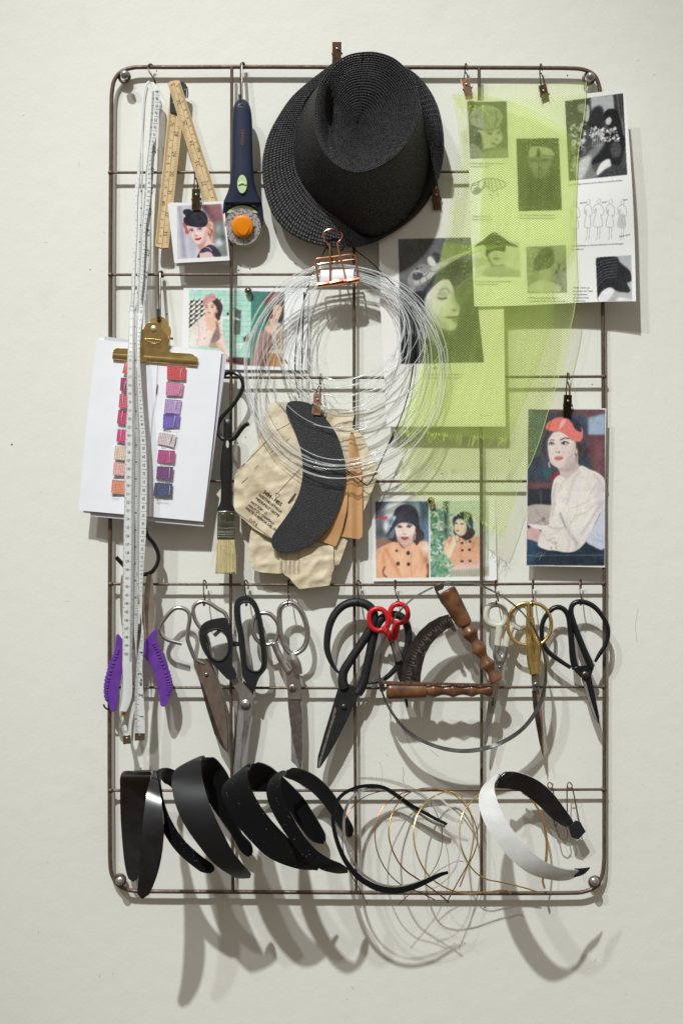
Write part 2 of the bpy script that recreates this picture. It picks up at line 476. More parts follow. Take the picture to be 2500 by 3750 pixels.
def clip(x, y, ang, h, label, m='bronze', hookto=None, jaw_h=None, up=False, wire='wire_dark', hl=70, size=1.0):
    """small spring clip; (x, y) = middle of the jaw end, ang degrees clockwise lean, hl = length of hook wire"""
    t = thing('hook_clip', label, 'clip', (x, y, h), 'small metal clips on the rack')
    ca, sa = math.cos(math.radians(ang)), math.sin(math.radians(ang))
    k = size
    def T(u, v, hh):    # u right, v up from jaw end (px)
        u *= k; v *= k
        return (x + u * ca + v * sa, y + u * sa - v * ca, h + hh)
    W, H = 13.5, 78
    # front leaf with turned side flanges
    prof = [(0, .0012), (12, .0026), (34, .0058), (56, .0082), (H, .0100)]
    q = MB()
    G = np.array([[T(u * (W + .5 * v / H), v, hh - dz) for u, dz in ((-1.0, .0035), (-1.0, .0006), (-.93, 0), (0, 0), (.93, 0), (1.0, .0006), (1.0, .0035))] for v, hh in prof])
    grid_solid(q, PN(G), .0005)
    fl = ob('front_leaf', q, M[m], t)
    q = MB()
    prof2 = [(2, .0004), (34, -.001), (56, -.0028), (H, -.0045)]
    G = np.array([[T(u * W - 2, v, hh + dz) for u, dz in ((-1.0, .003), (-.93, 0), (0, 0), (.93, 0), (1.0, .003))] for v, hh in prof2])
    grid_solid(q, PN(G), .0005)
    ob('back_leaf', q, M[m], t)
    q = MB(); c = T(0, 56, .0080)
    button(q, c[0], c[1], c[2], 4.6 * k, .0009, 14)
    ob('rivet', q, M['zinc'], fl)
    q = MB(); tube(q, [T(-18, 40, .003), T(18, 40, .003)], .0013, 8, sub=1)
    ob('spring_pin', q, M['wire_dark'], t)
    if hookto is not None:
        hx, hy = hookto
        a = T(-4, H - 14, .001); b = T(5, H - 14, .001)
        q = MB()
        tube(q, [a, ((a[0] * .7 + hx * .3) - 4, a[1] * .7 + hy * .3, h + .004), (hx - 3, hy + 22, HB + .0055), (hx - 2, hy - 2, HB + .0045), (hx, hy - 13, HB + .0005), (hx + 4, hy - 8, HB - .0035), (hx + 6, hy + 12, HB - .0038)], .0008, 8, sub=6)
        tube(q, [b, ((b[0] * .6 + hx * .4) + 3, b[1] * .6 + hy * .4, h + .004), (hx + 1, hy + 20, HB + .0055)], .0008, 8, sub=5)
        ob('hook_wire', q, M[wire], t)
    return t

# ---------------------------------------------------------------- printed pictures: coloured grids, painted here in code
def gblur(a, s):
    if s < .35: return a
    k = int(math.ceil(s * 2.5)); g = np.exp(-.5 * (np.arange(-k, k + 1) / s) ** 2); g /= g.sum()
    for ax in (0, 1):
        pad = [(0, 0)] * a.ndim; pad[ax] = (k, k)
        b = np.pad(a, pad, mode='edge'); n = a.shape[ax]
        a = sum(g[i] * (b[i:i + n] if ax == 0 else b[:, i:i + n]) for i in range(2 * k + 1))
    return a
class CV:
    def __init__(s, x0, y0, x1, y1, step, bg, rg, seed=1):
        s.x0, s.y0, s.st, s.rg = x0, y0, step, rg
        s.w = int((x1 - x0) / step) + 2; s.h = int((y1 - y0) / step) + 2
        s.a = np.zeros((s.h, s.w, 3)) + np.array(bg, float)
        s.rs = np.random.RandomState(seed)
        s.cm = np.ones((s.h, s.w)); s.ncm = None
    def clip(s, *quads):
        """keep what follows inside these picture areas"""
        s.cm = np.zeros((s.h, s.w))
        for q in quads:
            m, sy, sx = s.mask(s.pts(q), .3); s.cm[sy, sx] = np.maximum(s.cm[sy, sx], m)
        s.ncm = s.cm
    def free(s): s.cm = np.ones((s.h, s.w))
    def pts(s, p):
        if isinstance(p, str): p = s.rg(p)
        a = np.array([q[:2] for q in p], float)
        return (a - (s.x0, s.y0)) / s.st
    def mask(s, a, soft):
        ss = 2
        m = int(math.ceil(soft * 3 + 2))
        xa, ya = np.floor(a.min(0)).astype(int) - m; xb, yb = np.ceil(a.max(0)).astype(int) + m
        xa, ya = max(xa, 0), max(ya, 0); xb, yb = min(xb, s.w), min(yb, s.h)
        if xb <= xa or yb <= ya: return None
        xs = np.arange(xa * ss, xb * ss) / ss + (.5 / ss - .5) ; ys = np.arange(ya * ss, yb * ss) / ss + (.5 / ss - .5)
        c = np.zeros((len(ys), len(xs)), bool)
        n = len(a)
        for i in range(n):
            X1, Y1 = a[i]; X2, Y2 = a[(i + 1) % n]
            if Y1 == Y2: continue
            r = (ys > min(Y1, Y2)) & (ys <= max(Y1, Y2))
            if not r.any(): continue
            xi = X1 + (ys[r] - Y1) * (X2 - X1) / (Y2 - Y1)
            c[r] ^= xs[None, :] < xi[:, None]
        c = c.astype(float).reshape(yb - ya, ss, xb - xa, ss).mean((1, 3))
        return gblur(c, soft), slice(ya, yb), slice(xa, xb)
    def p(s, pts, col, soft=.4, c=3, op=1.0, tex=0):
        a = s.pts(pts)
        if c: a = cr(a, c, True)
        r = s.mask(a, soft * .6 if soft > 1 else soft)
        if r is None: return
        m, sy, sx = r
        m = (m * s.cm[sy, sx] * op)[..., None]
        colr = np.array(col, float)
        if tex: colr = colr + gblur(s.rs.randn(*m.shape[:2]), .8)[..., None] * tex
        s.a[sy, sx] = s.a[sy, sx] * (1 - m) + colr * m
    def r(s, pts, col, soft=.3, op=1.0, tex=0): s.p(pts, col, soft, 0, op, tex)
    def e(s, x, y, rx, ry, col, soft=.4, rot=0, op=1.0, tex=0):
        k = s.rg.k; c = s.rg("%f,%f" % (x, y))[0]
        t = np.linspace(0, 2 * math.pi, 22, endpoint=False); ca, sa = math.cos(math.radians(rot)), math.sin(math.radians(rot))
        u, v = np.cos(t) * rx * k, np.sin(t) * ry * k
        s.p(np.column_stack([c[0] + u * ca - v * sa, c[1] + u * sa + v * ca]), col, soft, 0, op, tex)
    def l(s, pts, w, col, soft=.3, c=4, op=1.0):
        a = s.pts(pts)
        if c and len(a) > 2: a = cr(a, c)
        w = w * s.rg.k / s.st / 2
        T = norm(np.gradient(a, axis=0)); Nn = np.column_stack([-T[:, 1], T[:, 0]])
        q = np.concatenate([a + Nn * w, (a - Nn * w)[::-1]])
        r = s.mask(q, soft * .45 if soft > 1 else soft)
        if r is None: return
        m, sy, sx = r; m = (m * s.cm[sy, sx] * op)[..., None]
        s.a[sy, sx] = s.a[sy, sx] * (1 - m) + np.array(col, float) * m
    def noise(s, amp, size=1.0, tint=(1, 1, 1)):
        n = gblur(s.rs.randn(s.h, s.w), size); n /= n.std() + 1e-9
        s.a += n[..., None] * amp * np.array(tint) * ((s.ncm if s.ncm is not None else 1) * np.ones((s.h, s.w)))[..., None]
    def finish(s, lift=18, k=.92, blur=.55):
        s.a = gblur(s.a, blur)
        m = (s.ncm if s.ncm is not None else np.ones((s.h, s.w)))[..., None]
        n = gblur(s.rs.randn(s.h, s.w), 5); n /= n.std(); f = gblur(s.rs.randn(s.h, s.w), 1.6); f /= f.std()
        s.a = s.a * (1 - m) + m * (s.a * k + lift + n[..., None] * 2.6 + f[..., None] * 1.8 + gblur(s.rs.randn(s.h, s.w, 3), 4) * 16)  # lifted blacks put a glossy haze into the print's colours
    def sample(s, X, Y):
        u = np.clip((X - s.x0) / s.st, 0, s.w - 1.001); v = np.clip((Y - s.y0) / s.st, 0, s.h - 1.001)
        i, j = u.astype(int), v.astype(int); fu, fv = (u - i)[..., None], (v - j)[..., None]
        A = s.a
        c = A[j, i] * (1 - fu) * (1 - fv) + A[j, i + 1] * fu * (1 - fv) + A[j + 1, i] * (1 - fu) * fv + A[j + 1, i + 1] * fu * fv
        c = np.clip(c, 0, 255) / 255
        return np.clip(np.where(c <= .04045, c / 12.92, ((c + .055) / 1.055) ** 2.4) * 1.05, 0, .86)
def quad(tl, tr, br_, bl, nu, nv, hf, bowx=None, bowy=None):
    """photo-space grid over a quad; hf(u, v) gives the height off the wall"""
    u = np.linspace(0, 1, nu)[None, :]; v = np.linspace(0, 1, nv)[:, None]
    A = [np.array(p[:2], float) for p in (tl, tr, br_, bl)]
    X = (A[0][0] * (1 - u) + A[1][0] * u) * (1 - v) + (A[3][0] * (1 - u) + A[2][0] * u) * v
    Y = (A[0][1] * (1 - u) + A[1][1] * u) * (1 - v) + (A[3][1] * (1 - u) + A[2][1] * u) * v
    if bowx: X = X + bowx(u, v)
    if bowy: Y = Y + bowy(u, v)
    return np.stack([X, Y, hf(u, v) + 0 * X], -1)
def sheet(name, G, m, cv=None, th=.00025, parent=None, back=(.75, .75, .75), **kw):
    """paper sheet; G[v, u] photo-space grid, printed with the canvas cv"""
    mb = MB()
    G = G[::-1]                      # bottom row first so that the front faces the camera
    grid_solid_front(mb, PN(G), th)
    cols = None
    if cv is not None:
        c = cv.sample(G[..., 0], G[..., 1]).reshape(-1, 3)
        cols = np.concatenate([c, np.tile(np.array(back), (len(c), 1))])
    return ob(name, mb, m, parent, cols=cols, recalc=False, ang=50, **kw)
def grid_solid_front(mb, G, th):
    n, m = G.shape[:2]
    N = norm(np.cross(np.gradient(G, axis=1), np.gradient(G, axis=0)))
    V = np.concatenate([G.reshape(-1, 3), (G - N * th).reshape(-1, 3)])
    o = n * m
    I = np.arange(n * m).reshape(n, m)
    a, b, c, d = I[:-1, :-1].ravel(), I[:-1, 1:].ravel(), I[1:, 1:].ravel(), I[1:, :-1].ravel()
    F = np.column_stack([a, b, c, d]); Bk = np.column_stack([d, c, b, a]) + o
    fs = np.concatenate([F, Bk]).tolist()
    for e in (I[:, 0][::-1], I[:, -1], I[0], I[-1][::-1]):
        for k in range(len(e) - 1):
            fs.append([e[k + 1], e[k], e[k] + o, e[k + 1] + o])
    mb.add(V, fs)

# ---------------------------------------------------------------- lettering
_tc = {}
def glyphs(s, spacing=1.0):
    if (s, spacing) in _tc: return _tc[(s, spacing)]
    cu = bpy.data.curves.new('t', 'FONT'); cu.body = s; cu.resolution_u = 2; cu.space_character = spacing
    o = bpy.data.objects.new('t', cu); COL.objects.link(o)
    dg = bpy.context.evaluated_depsgraph_get()
    e = o.evaluated_get(dg); me = e.to_mesh()
    v = np.array([x.co[:2] for x in me.vertices]) if len(me.vertices) else np.zeros((0, 2))
    f = [tuple(p.vertices) for p in me.polygons]
    e.to_mesh_clear(); bpy.data.objects.remove(o); bpy.data.curves.remove(cu)
    if len(v): v = v / .70; v[:, 0] -= v[:, 0].min()
    _tc[(s, spacing)] = (v, f)
    return v, f
def text(mb, s, x, y, size, ang=0, hf=.02, align='c', shear=0, wx=1.0, spacing=1.0, bold=0, mirror=False, eps=.0003):
    """lettering on a surface: cap height size px, turned ang degrees clockwise, hf = height (number or f(x, y))"""
    v, f = glyphs(s, spacing)
    if not len(v): return
    w = v[:, 0].max()
    u = v[:, 0] - (w / 2 if align == 'c' else (w if align == 'r' else 0)); q = v[:, 1] - (.5 if align == 'c' else 0)
    u = (u + shear * q) * wx
    if mirror: u = -u
    ca, sa = math.cos(math.radians(ang)), math.sin(math.radians(ang))
    reps = [(0, 0)] if not bold else [(0, 0), (bold, 0), (0, bold)]
    for dx, dy in reps:
        X = x + dx + size * (u * ca + q * sa); Y = y + dy + size * (u * sa - q * ca)
        if callable(hf): H = np.array([hf(a, b) for a, b in zip(X, Y)])
        else: H = np.full(len(X), hf)
        mb.add(PN(np.column_stack([X, Y, H + eps + .00001 * (dx + dy > 0)])), f)
def line(mb, pts, w, hf, eps=.0003):
    """flat printed line of width w px"""
    a = np.array([p[:2] for p in pts], float)
    T = norm(np.gradient(a, axis=0)); Nn = np.column_stack([-T[:, 1], T[:, 0]]) * w / 2
    n = len(a)
    XY = np.concatenate([a + Nn, a - Nn])
    H = np.array([hf(p[0], p[1]) for p in XY]) if callable(hf) else np.full(2 * n, hf)
    mb.add(PN(np.column_stack([XY, H + eps])), [(i, i + 1, n + i + 1, n + i) for i in range(n - 1)])

# ---------------------------------------------------------------- photo card: woman in a small black hat
def face(c, cx, cy, w, h, rot, skin, shade, lip, eye=(60, 44, 40), turn=0, brow=None, pts=None):
    """simple painted face; (cx, cy) centre, w and h half sizes, all in region units; turn shifts the features"""
    ca, sa = math.cos(math.radians(rot)), math.sin(math.radians(rot))
    def q(u, v): return (cx + (u * w) * ca - (v * h) * sa, cy + (u * w) * sa + (v * h) * ca)
    def S_(l): return ' '.join('%f,%f' % q(u, v) for u, v in l)
    c.p(S_([(-.95, -.6), (-.97, .05), (-.8, .5), (-.45, .88), (0, 1.0), (.45, .88), (.8, .5), (.97, .05), (.95, -.6), (.5, -1), (-.5, -1)]), skin, .5)
    c.p(S_([(.95, -.5), (.95, .1), (.75, .55), (.4, .92), (.1, 1.0), (.35, .6), (.6, .1)]), shade, 1.2, op=.55)
    for sgn in (-1, 1):
        ex = .42 * sgn + turn
        c.e(*q(ex, -.13), w * .2, h * .10, shade, .7, rot, .8)
        c.e(*q(ex, -.11), w * .17, h * .055, (235, 225, 218), .3, rot)
        c.e(*q(ex + turn * .1, -.11), w * .08, h * .06, eye, .3, rot)
        c.l(S_([(ex - .2, -.1), (ex, -.18), (ex + .2, -.12)]), w * .07, eye, .3)
        c.l(S_([(ex - .24, -.28), (ex, -.38), (ex + .24, -.29)]), w * .075, brow or eye, .5, op=.8)
    c.l(S_([(turn * 1.2 + .12, -.1), (turn * 1.4 + .14, .2), (turn * 1.4 + .1, .32)]), w * .08, shade, .8, op=.5)
    c.e(*q(turn * 1.3, .34), w * .17, h * .04, shade, .6, rot, .9)
    c.e(*q(turn * 1.3 - .07, .345), w * .035, h * .02, (90, 50, 44), .3, rot, .7); c.e(*q(turn * 1.3 + .08, .345), w * .035, h * .02, (90, 50, 44), .3, rot, .7)
    c.p(S_([(turn - .3, .56), (turn - .1, .5), (turn, .53), (turn + .1, .5), (turn + .3, .56), (turn + .1, .68), (turn - .1, .68)]), lip, .4)
    c.l(S_([(turn - .28, .565), (turn, .585), (turn + .28, .565)]), w * .035, [k * .55 for k in lip], .3)
    c.e(*q(turn, .78), w * .2, h * .03, shade, .8, rot, .4)

def card_black_hat():
    c = CV(610, 730, 850, 985, 1.35, (232, 232, 237), R17, 3)
    inner = "290,205 1275,157 1422,1320 300,1378"
    c.clip(inner)
    c.r(inner, (206, 204, 214))
    c.r("320,205 400,200 520,1365 410,1370", (150, 140, 158), 6, op=.8); c.r("400,200 540,190 640,1350 520,1360", (196, 200, 212), 8)
    c.r("540,190 700,185 800,900 640,1350 600,1350", (176, 170, 184), 8, op=.7)
    c.r("820,180 1275,157 1330,560 1060,600 960,420", (118, 70, 78), 7); c.r("830,180 930,175 1000,430 880,300", (70, 50, 56), 6, op=.8)
    c.r("1050,170 1275,157 1330,500 1120,520", (170, 120, 124), 14, op=.6)
    c.r("1060,560 1320,540 1422,1320 1180,1330 1100,900", (104, 116, 106), 8)
    c.e(1220, 1020, 90, 90, (214, 222, 236), 8); c.e(1190, 720, 70, 110, (170, 180, 184), 9, op=.8); c.e(1270, 1200, 60, 70, (150, 160, 150), 7, op=.6); c.e(1320, 900, 50, 70, (60, 70, 60), 7, op=.8)
    c.l("1140,600 1100,800 1090,1040", 70, (150, 120, 120), 6)
    # neck, shoulder
    c.p("740,1000 770,1130 790,1200 830,1240 960,1180 1080,1080 1110,1040 1000,960 960,800 820,960", (232, 196, 190), .8)
    c.p("745,1030 790,1170 860,1130 940,960 900,930 830,1020", (170, 100, 92), 3, op=.55)
    c.p("790,1200 870,1240 960,1215 1050,1240 1110,1330 790,1345", (226, 190, 182), 1)
    # hair
    c.p("420,590 450,570 530,640 550,700 570,800 530,825 480,820 470,770 480,740 440,670", (170, 92, 80), 1, tex=14)
    c.p("940,600 980,530 1040,530 1090,580 1090,660 1110,760 1080,860 1090,960 1070,1000 1000,900 960,800 900,680", (196, 140, 116), 1.2, tex=16)
    c.l("990,560 1060,600 1060,680 1000,740", 26, (236, 196, 164), 1); c.l("1000,760 1060,860 1070,980", 14, (230, 200, 180), 1)
    c.l("1000,700 1060,760 1030,860 970,800", 20, (120, 70, 60), 1.5)
    # face
    c.p("520,640 540,740 580,850 650,960 740,1040 820,1040 900,980 940,900 960,780 950,690 900,660 700,640", (238, 208, 204), .7)
    c.p("945,700 955,850 900,980 830,1040 780,1045 870,940 900,820", (196, 130, 122), 4, op=.6); c.p("560,800 620,940 700,1010 640,900 600,800", (216, 160, 152), 4, op=.6)
    c.e(965, 750, 32, 60, (226, 170, 160), 1, 10)
    c.e(605, 750, 60, 36, (150, 90, 86), 3, -6, .8); c.e(610, 755, 42, 20, (232, 226, 226), .5, -6); c.e(620, 752, 17, 19, (70, 60, 66), .4)
    c.l("565,762 600,728 655,745", 16, (60, 38, 42), .5); c.l("540,712 600,700 660,712", 12, (150, 92, 80), 1)
    c.e(790, 720, 56, 34, (160, 96, 92), 3, -10, .8); c.e(788, 725, 40, 19, (232, 226, 228), .5, -8); c.e(800, 720, 17, 19, (70, 60, 66), .4)
    c.l("745,735 785,700 830,712", 16, (60, 38, 42), .5); c.l("720,690 790,668 850,690", 12, (160, 100, 90), 1)
    c.l("690,780 680,860 700,876", 18, (206, 150, 142), 3, op=.8); c.e(715, 866, 42, 14, (190, 120, 112), 2, -6); c.e(740, 862, 14, 8, (120, 56, 52), 1)
    c.e(735, 810, 20, 14, (252, 244, 240), 2)
    c.p("680,932 730,918 760,922 800,906 838,904 810,944 760,968 710,958", (196, 26, 44), .6); c.l("685,934 760,938 836,906", 9, (110, 12, 26), .5)
    c.e(760, 950, 34, 8, (226, 80, 90), 1, -10)
    # lace dress
    c.p("735,1345 770,1260 830,1160 900,1120 960,1080 1030,1060 1100,1080 1180,1150 1230,1220 1265,1318 1110,1325 1050,1240 960,1215 870,1240 790,1250 800,1340", (52, 44, 66), .8, tex=14)
    c.l("930,1120 1010,1140 1060,1200", 22, (190, 170, 190), 1.5); c.l("820,1190 900,1170 1000,1200", 6, (110, 96, 120), .8); c.l("1040,1100 1140,1180 1200,1290", 5, (104, 92, 116), .8); c.l("860,1160 940,1180 1040,1230", 5, (104, 92, 116), .8)
    # hat
    c.p("420,340 450,290 520,275 600,290 640,320 700,300 810,300 880,330 930,390 965,470 972,560 940,630 880,672 760,680 640,665 540,645 460,590 435,520 450,460 485,435 440,380", (34, 32, 46), .6)
    c.l("600,420 700,385 800,400 880,470 930,560", 26, (54, 52, 72), 3); c.l("640,330 540,400 490,440", 20, (20, 19, 30), 2); c.l("700,390 790,440 880,540", 12, (22, 20, 32), 2)
    c.l("560,500 700,480 760,560", 40, (42, 40, 56), 6)
    c.finish(10, .95, .4); c.noise(2.5, .8)
    t = thing('photo_card', 'folded white photo card of a red-lipped woman in a small black hat', 'photo', (730, 960, .023))
    hf = lambda u, v: .0275 - .004 * v + .0015 * u
    back = quad((622, 742), (824, 742), (845, 968), (645, 975), 8, 8, lambda u, v: .0255 - .009 * v + 0 * u)
    sheet('back_leaf', back, M['paper'], None, .0003, t)
    G = quad(R17("88,155")[0], R17("1325,98")[0], R17("1455,1408")[0], R17("235,1470")[0], 150, 160, hf, bowx=lambda u, v: 0 * u * v)
    sheet('front_leaf', G, M['print'], c, .0003, t)
card_black_hat()
clip(*R1("890,1493")[0], 0, .0285, 'olive metal clip holding the photo card of the woman in the small black hat', 'clip_olive', hookto=(716, 632))

# ---------------------------------------------------------------- postcard: pink-hat woman and turban woman
def card_two_women():
    c = CV(660, 1040, 1135, 1360, 1.7, (236, 238, 238), R16, 5)
    c.clip("160,92 845,105 830,935 540,910 150,900", "845,108 1215,120 1190,945 830,932")
    c.r("160,92 845,105 830,935 540,910 150,900", (168, 214, 198))
    for k in range(13):
        y = 92 + k * 57
        c.l("155,%d 500,%d 845,%d" % (y, y + 3, y + 10), 5, (128, 178, 162), .4, 0)
        for x in range(150 + (k % 2) * 66, 840, 132):
            c.l("%d,%d %d,%d" % (x, y, x - 1, y + 57), 5, (128, 178, 162), .4, 0)
    # houndstooth cushion
    c.r("160,200 535,198 528,540 148,536", (226, 222, 214))
    for i in range(7):
        for j in range(7):
            x, y = 172 + i * 58 - j * 2, 212 + j * 52
            if x > 500 or y > 520: continue
            c.r("%d,%d %d,%d %d,%d %d,%d" % (x, y, x + 28, y, x + 28, y + 26, x, y + 26), (22, 20, 20), .2)
            c.r("%d,%d %d,%d %d,%d %d,%d" % (x + 28, y, x + 50, y - 20, x + 50, y - 4, x + 28, y + 14), (22, 20, 20), .2)
            c.r("%d,%d %d,%d %d,%d %d,%d" % (x, y + 26, x - 18, y + 46, x - 2, y + 46, x + 14, y + 26), (22, 20, 20), .2)
    # lamp, plant, switch, bench
    c.r("665,316 735,318 722,590 662,588", (84, 92, 86), .5); c.l("600,330 640,305 690,312 712,360", 8, (50, 54, 52)); c.p("500,400 600,385 640,380 725,425 720,432 620,415 520,415", (226, 236, 230), .6)
    c.e(588, 360, 14, 18, (30, 30, 30)); c.r("655,470 700,470 690,590 655,590", (104, 112, 106), .6)
    c.p("755,625 790,600 815,570 815,620 850,640 810,650 820,690 790,660 765,670", (72, 66, 54), .8, tex=20)
    c.r("678,686 742,686 742,740 678,740", (226, 230, 222)); c.r("688,696 732,696 732,728 688,728", (200, 206, 196))
    c.r("540,835 830,845 830,935 540,905", (70, 36, 42), 1); c.r("540,880 700,920 560,912", (220, 190, 170), 1.5)
    # woman 1
    c.p("470,190 520,250 530,300 500,400 470,440 440,380 430,220", (44, 30, 32), 1.2)
    c.p("190,720 170,640 190,540 220,470 280,400 330,390 430,420 500,470 530,560 560,660 590,780 600,840 540,800 480,720", (228, 206, 196), 1)
    c.p("100,720 120,560 200,540 250,440 250,720", (222, 220, 212), 4, op=.7)
    c.l("250,440 270,560 245,710", 8, (200, 176, 168), 1.2); c.l("430,545 400,640 385,725", 5, (190, 164, 156), .8); c.l("500,500 545,640 570,760", 6, (206, 176, 166), 1)
    c.p("335,400 350,470 380,520 430,550 470,500 480,440 450,400 430,360 360,360", (226, 180, 154), .8)
    c.p("450,440 480,470 500,570 495,640 420,690 395,680 420,600 440,550 460,510", (128, 100, 96), 1, tex=14); c.p("390,685 470,680 500,735 385,728", (170, 140, 122), 1)
    c.p("480,660 540,760 600,860 560,850 500,750 460,700", (222, 176, 152), 1)
    c.l("345,470 370,515 420,548", 6, (190, 160, 120), .6)
    c.p("330,265 335,340 350,370 375,392 410,390 445,350 462,290 450,230 400,215 350,240", (234, 192, 168), .7)
    c.p("415,220 470,190 490,260 490,360 460,400 455,340 470,300 450,270", (40, 28, 30), 1); c.e(462, 330, 12, 20, (220, 168, 144), .8)
    c.e(350, 287, 14, 8, (70, 46, 40), .5); c.e(415, 286, 15, 8, (70, 46, 40), .5); c.l("335,270 350,264 366,272", 6, (60, 40, 36)); c.l("396,268 416,260 436,272", 6, (60, 40, 36))
    c.e(378, 348, 20, 9, (206, 92, 84), .5); c.l("375,290 368,320 376,328", 5, (206, 156, 134), .8); c.e(440, 350, 20, 30, (206, 156, 130), 3, op=.6)
    c.p("310,262 315,210 345,165 400,135 440,145 455,185 440,210 380,235 330,268", (202, 142, 142), .6); c.l("320,215 380,180 450,178", 7, (168, 108, 110), 1); c.l("345,240 400,200 440,195", 5, (224, 172, 168), 1)
    c.e(355, 535, 11, 11, (196, 156, 130)); c.e(328, 632, 10, 11, (196, 156, 130)); c.e(514, 592, 10, 10, (196, 156, 130)); c.e(490, 505, 8, 9, (196, 156, 130))
    # right picture
    c.r("845,108 1215,120 1190,945 830,932", (48, 112, 96)); c.r("1040,115 1215,118 1200,420 1130,460", (70, 44, 42), 3)
    c.p("1000,300 1010,420 1000,470 1060,420 1120,460 1180,440 1190,330 1120,260 1040,270", (60, 36, 34), 1.4)
    c.p("1030,460 1000,520 940,560 900,640 870,780 860,935 1190,945 1210,700 1180,520 1130,460", (150, 116, 108), 1.5, tex=6)
    c.p("1110,470 1180,470 1210,560 1220,680 1200,760 1060,760 1080,640 1060,560", (212, 190, 172), 1.5, tex=8); c.r("1045,760 1210,765 1205,800 1040,800", (232, 222, 208), 1)
    c.r("1035,800 1205,805 1190,945 1030,938", (196, 150, 104), 1); 
    for x in range(1045, 1200, 22): c.l("%d,810 %d,935" % (x, x - 6), 5, (164, 116, 76), .6, 0)
    c.p("1040,430 1060,480 1000,500 1000,540 1050,580 1080,520 1120,440 1100,400", (222, 170, 140), 1)
    c.p("1090,290 1085,380 1110,420 1150,400 1180,330 1170,270 1120,260", (228, 178, 148), .8); c.e(1140, 310, 11, 6, (60, 40, 34)); c.e(1100, 385, 12, 8, (190, 60, 60))
    c.p("985,220 1000,170 1060,125 1140,125 1180,160 1160,220 1090,270 1040,300 1000,270", (110, 56, 58), .8, tex=8); c.l("1010,180 1080,160 1150,170", 9, (146, 84, 84), 1.5); c.l("1010,230 1080,210 1130,180", 9, (80, 38, 42), 1.5)
    c.finish(26, .9); c.noise(3, .7)
    t = thing('photo_postcard', 'white postcard of two women, one in a pink hat, one in a brown turban', 'photo', (900, 1350, .003))
    hf = lambda u, v: .0018 + .002 * v * u + .0015 * (1 - u) * v
    G = quad((673, 1044), (1129, 1050), (1124, 1356), (663, 1352), 230, 165, hf)
    sheet('print', G, M['print'], c, .0003, t)
card_two_women()
def pin(x, y, m, label, h=.003):
    t = thing('push_pin', label, 'pin', (x, y, 0))
    q = MB(); lathe(q, (x, y, h - .004), (x, y, h + .004), [(0, .0007), (1, .0012)], 10); ob('pin_shaft', q, m, t)
    q = MB(); lathe(q, (x, y, h + .001), (x, y, h + .0095), [(0, .0030), (.25, .0042), (.6, .0044), (.85, .0030), (1, .0010)], 20); ob('pin_head', q, m, t)
M['pin_steel'] = mat('dull_steel_pin', (140, 132, 120), .25, 1)
M['pin_brass'] = mat('dull_brass_pin', (150, 140, 96), .22, 1)
pin(909, 1065, M['pin_steel'], 'grey domed push pin on the postcard of the pink-hat woman')
pin(1577, 1833, M['pin_brass'], 'brass domed push pin above the card of two women in orange coats')

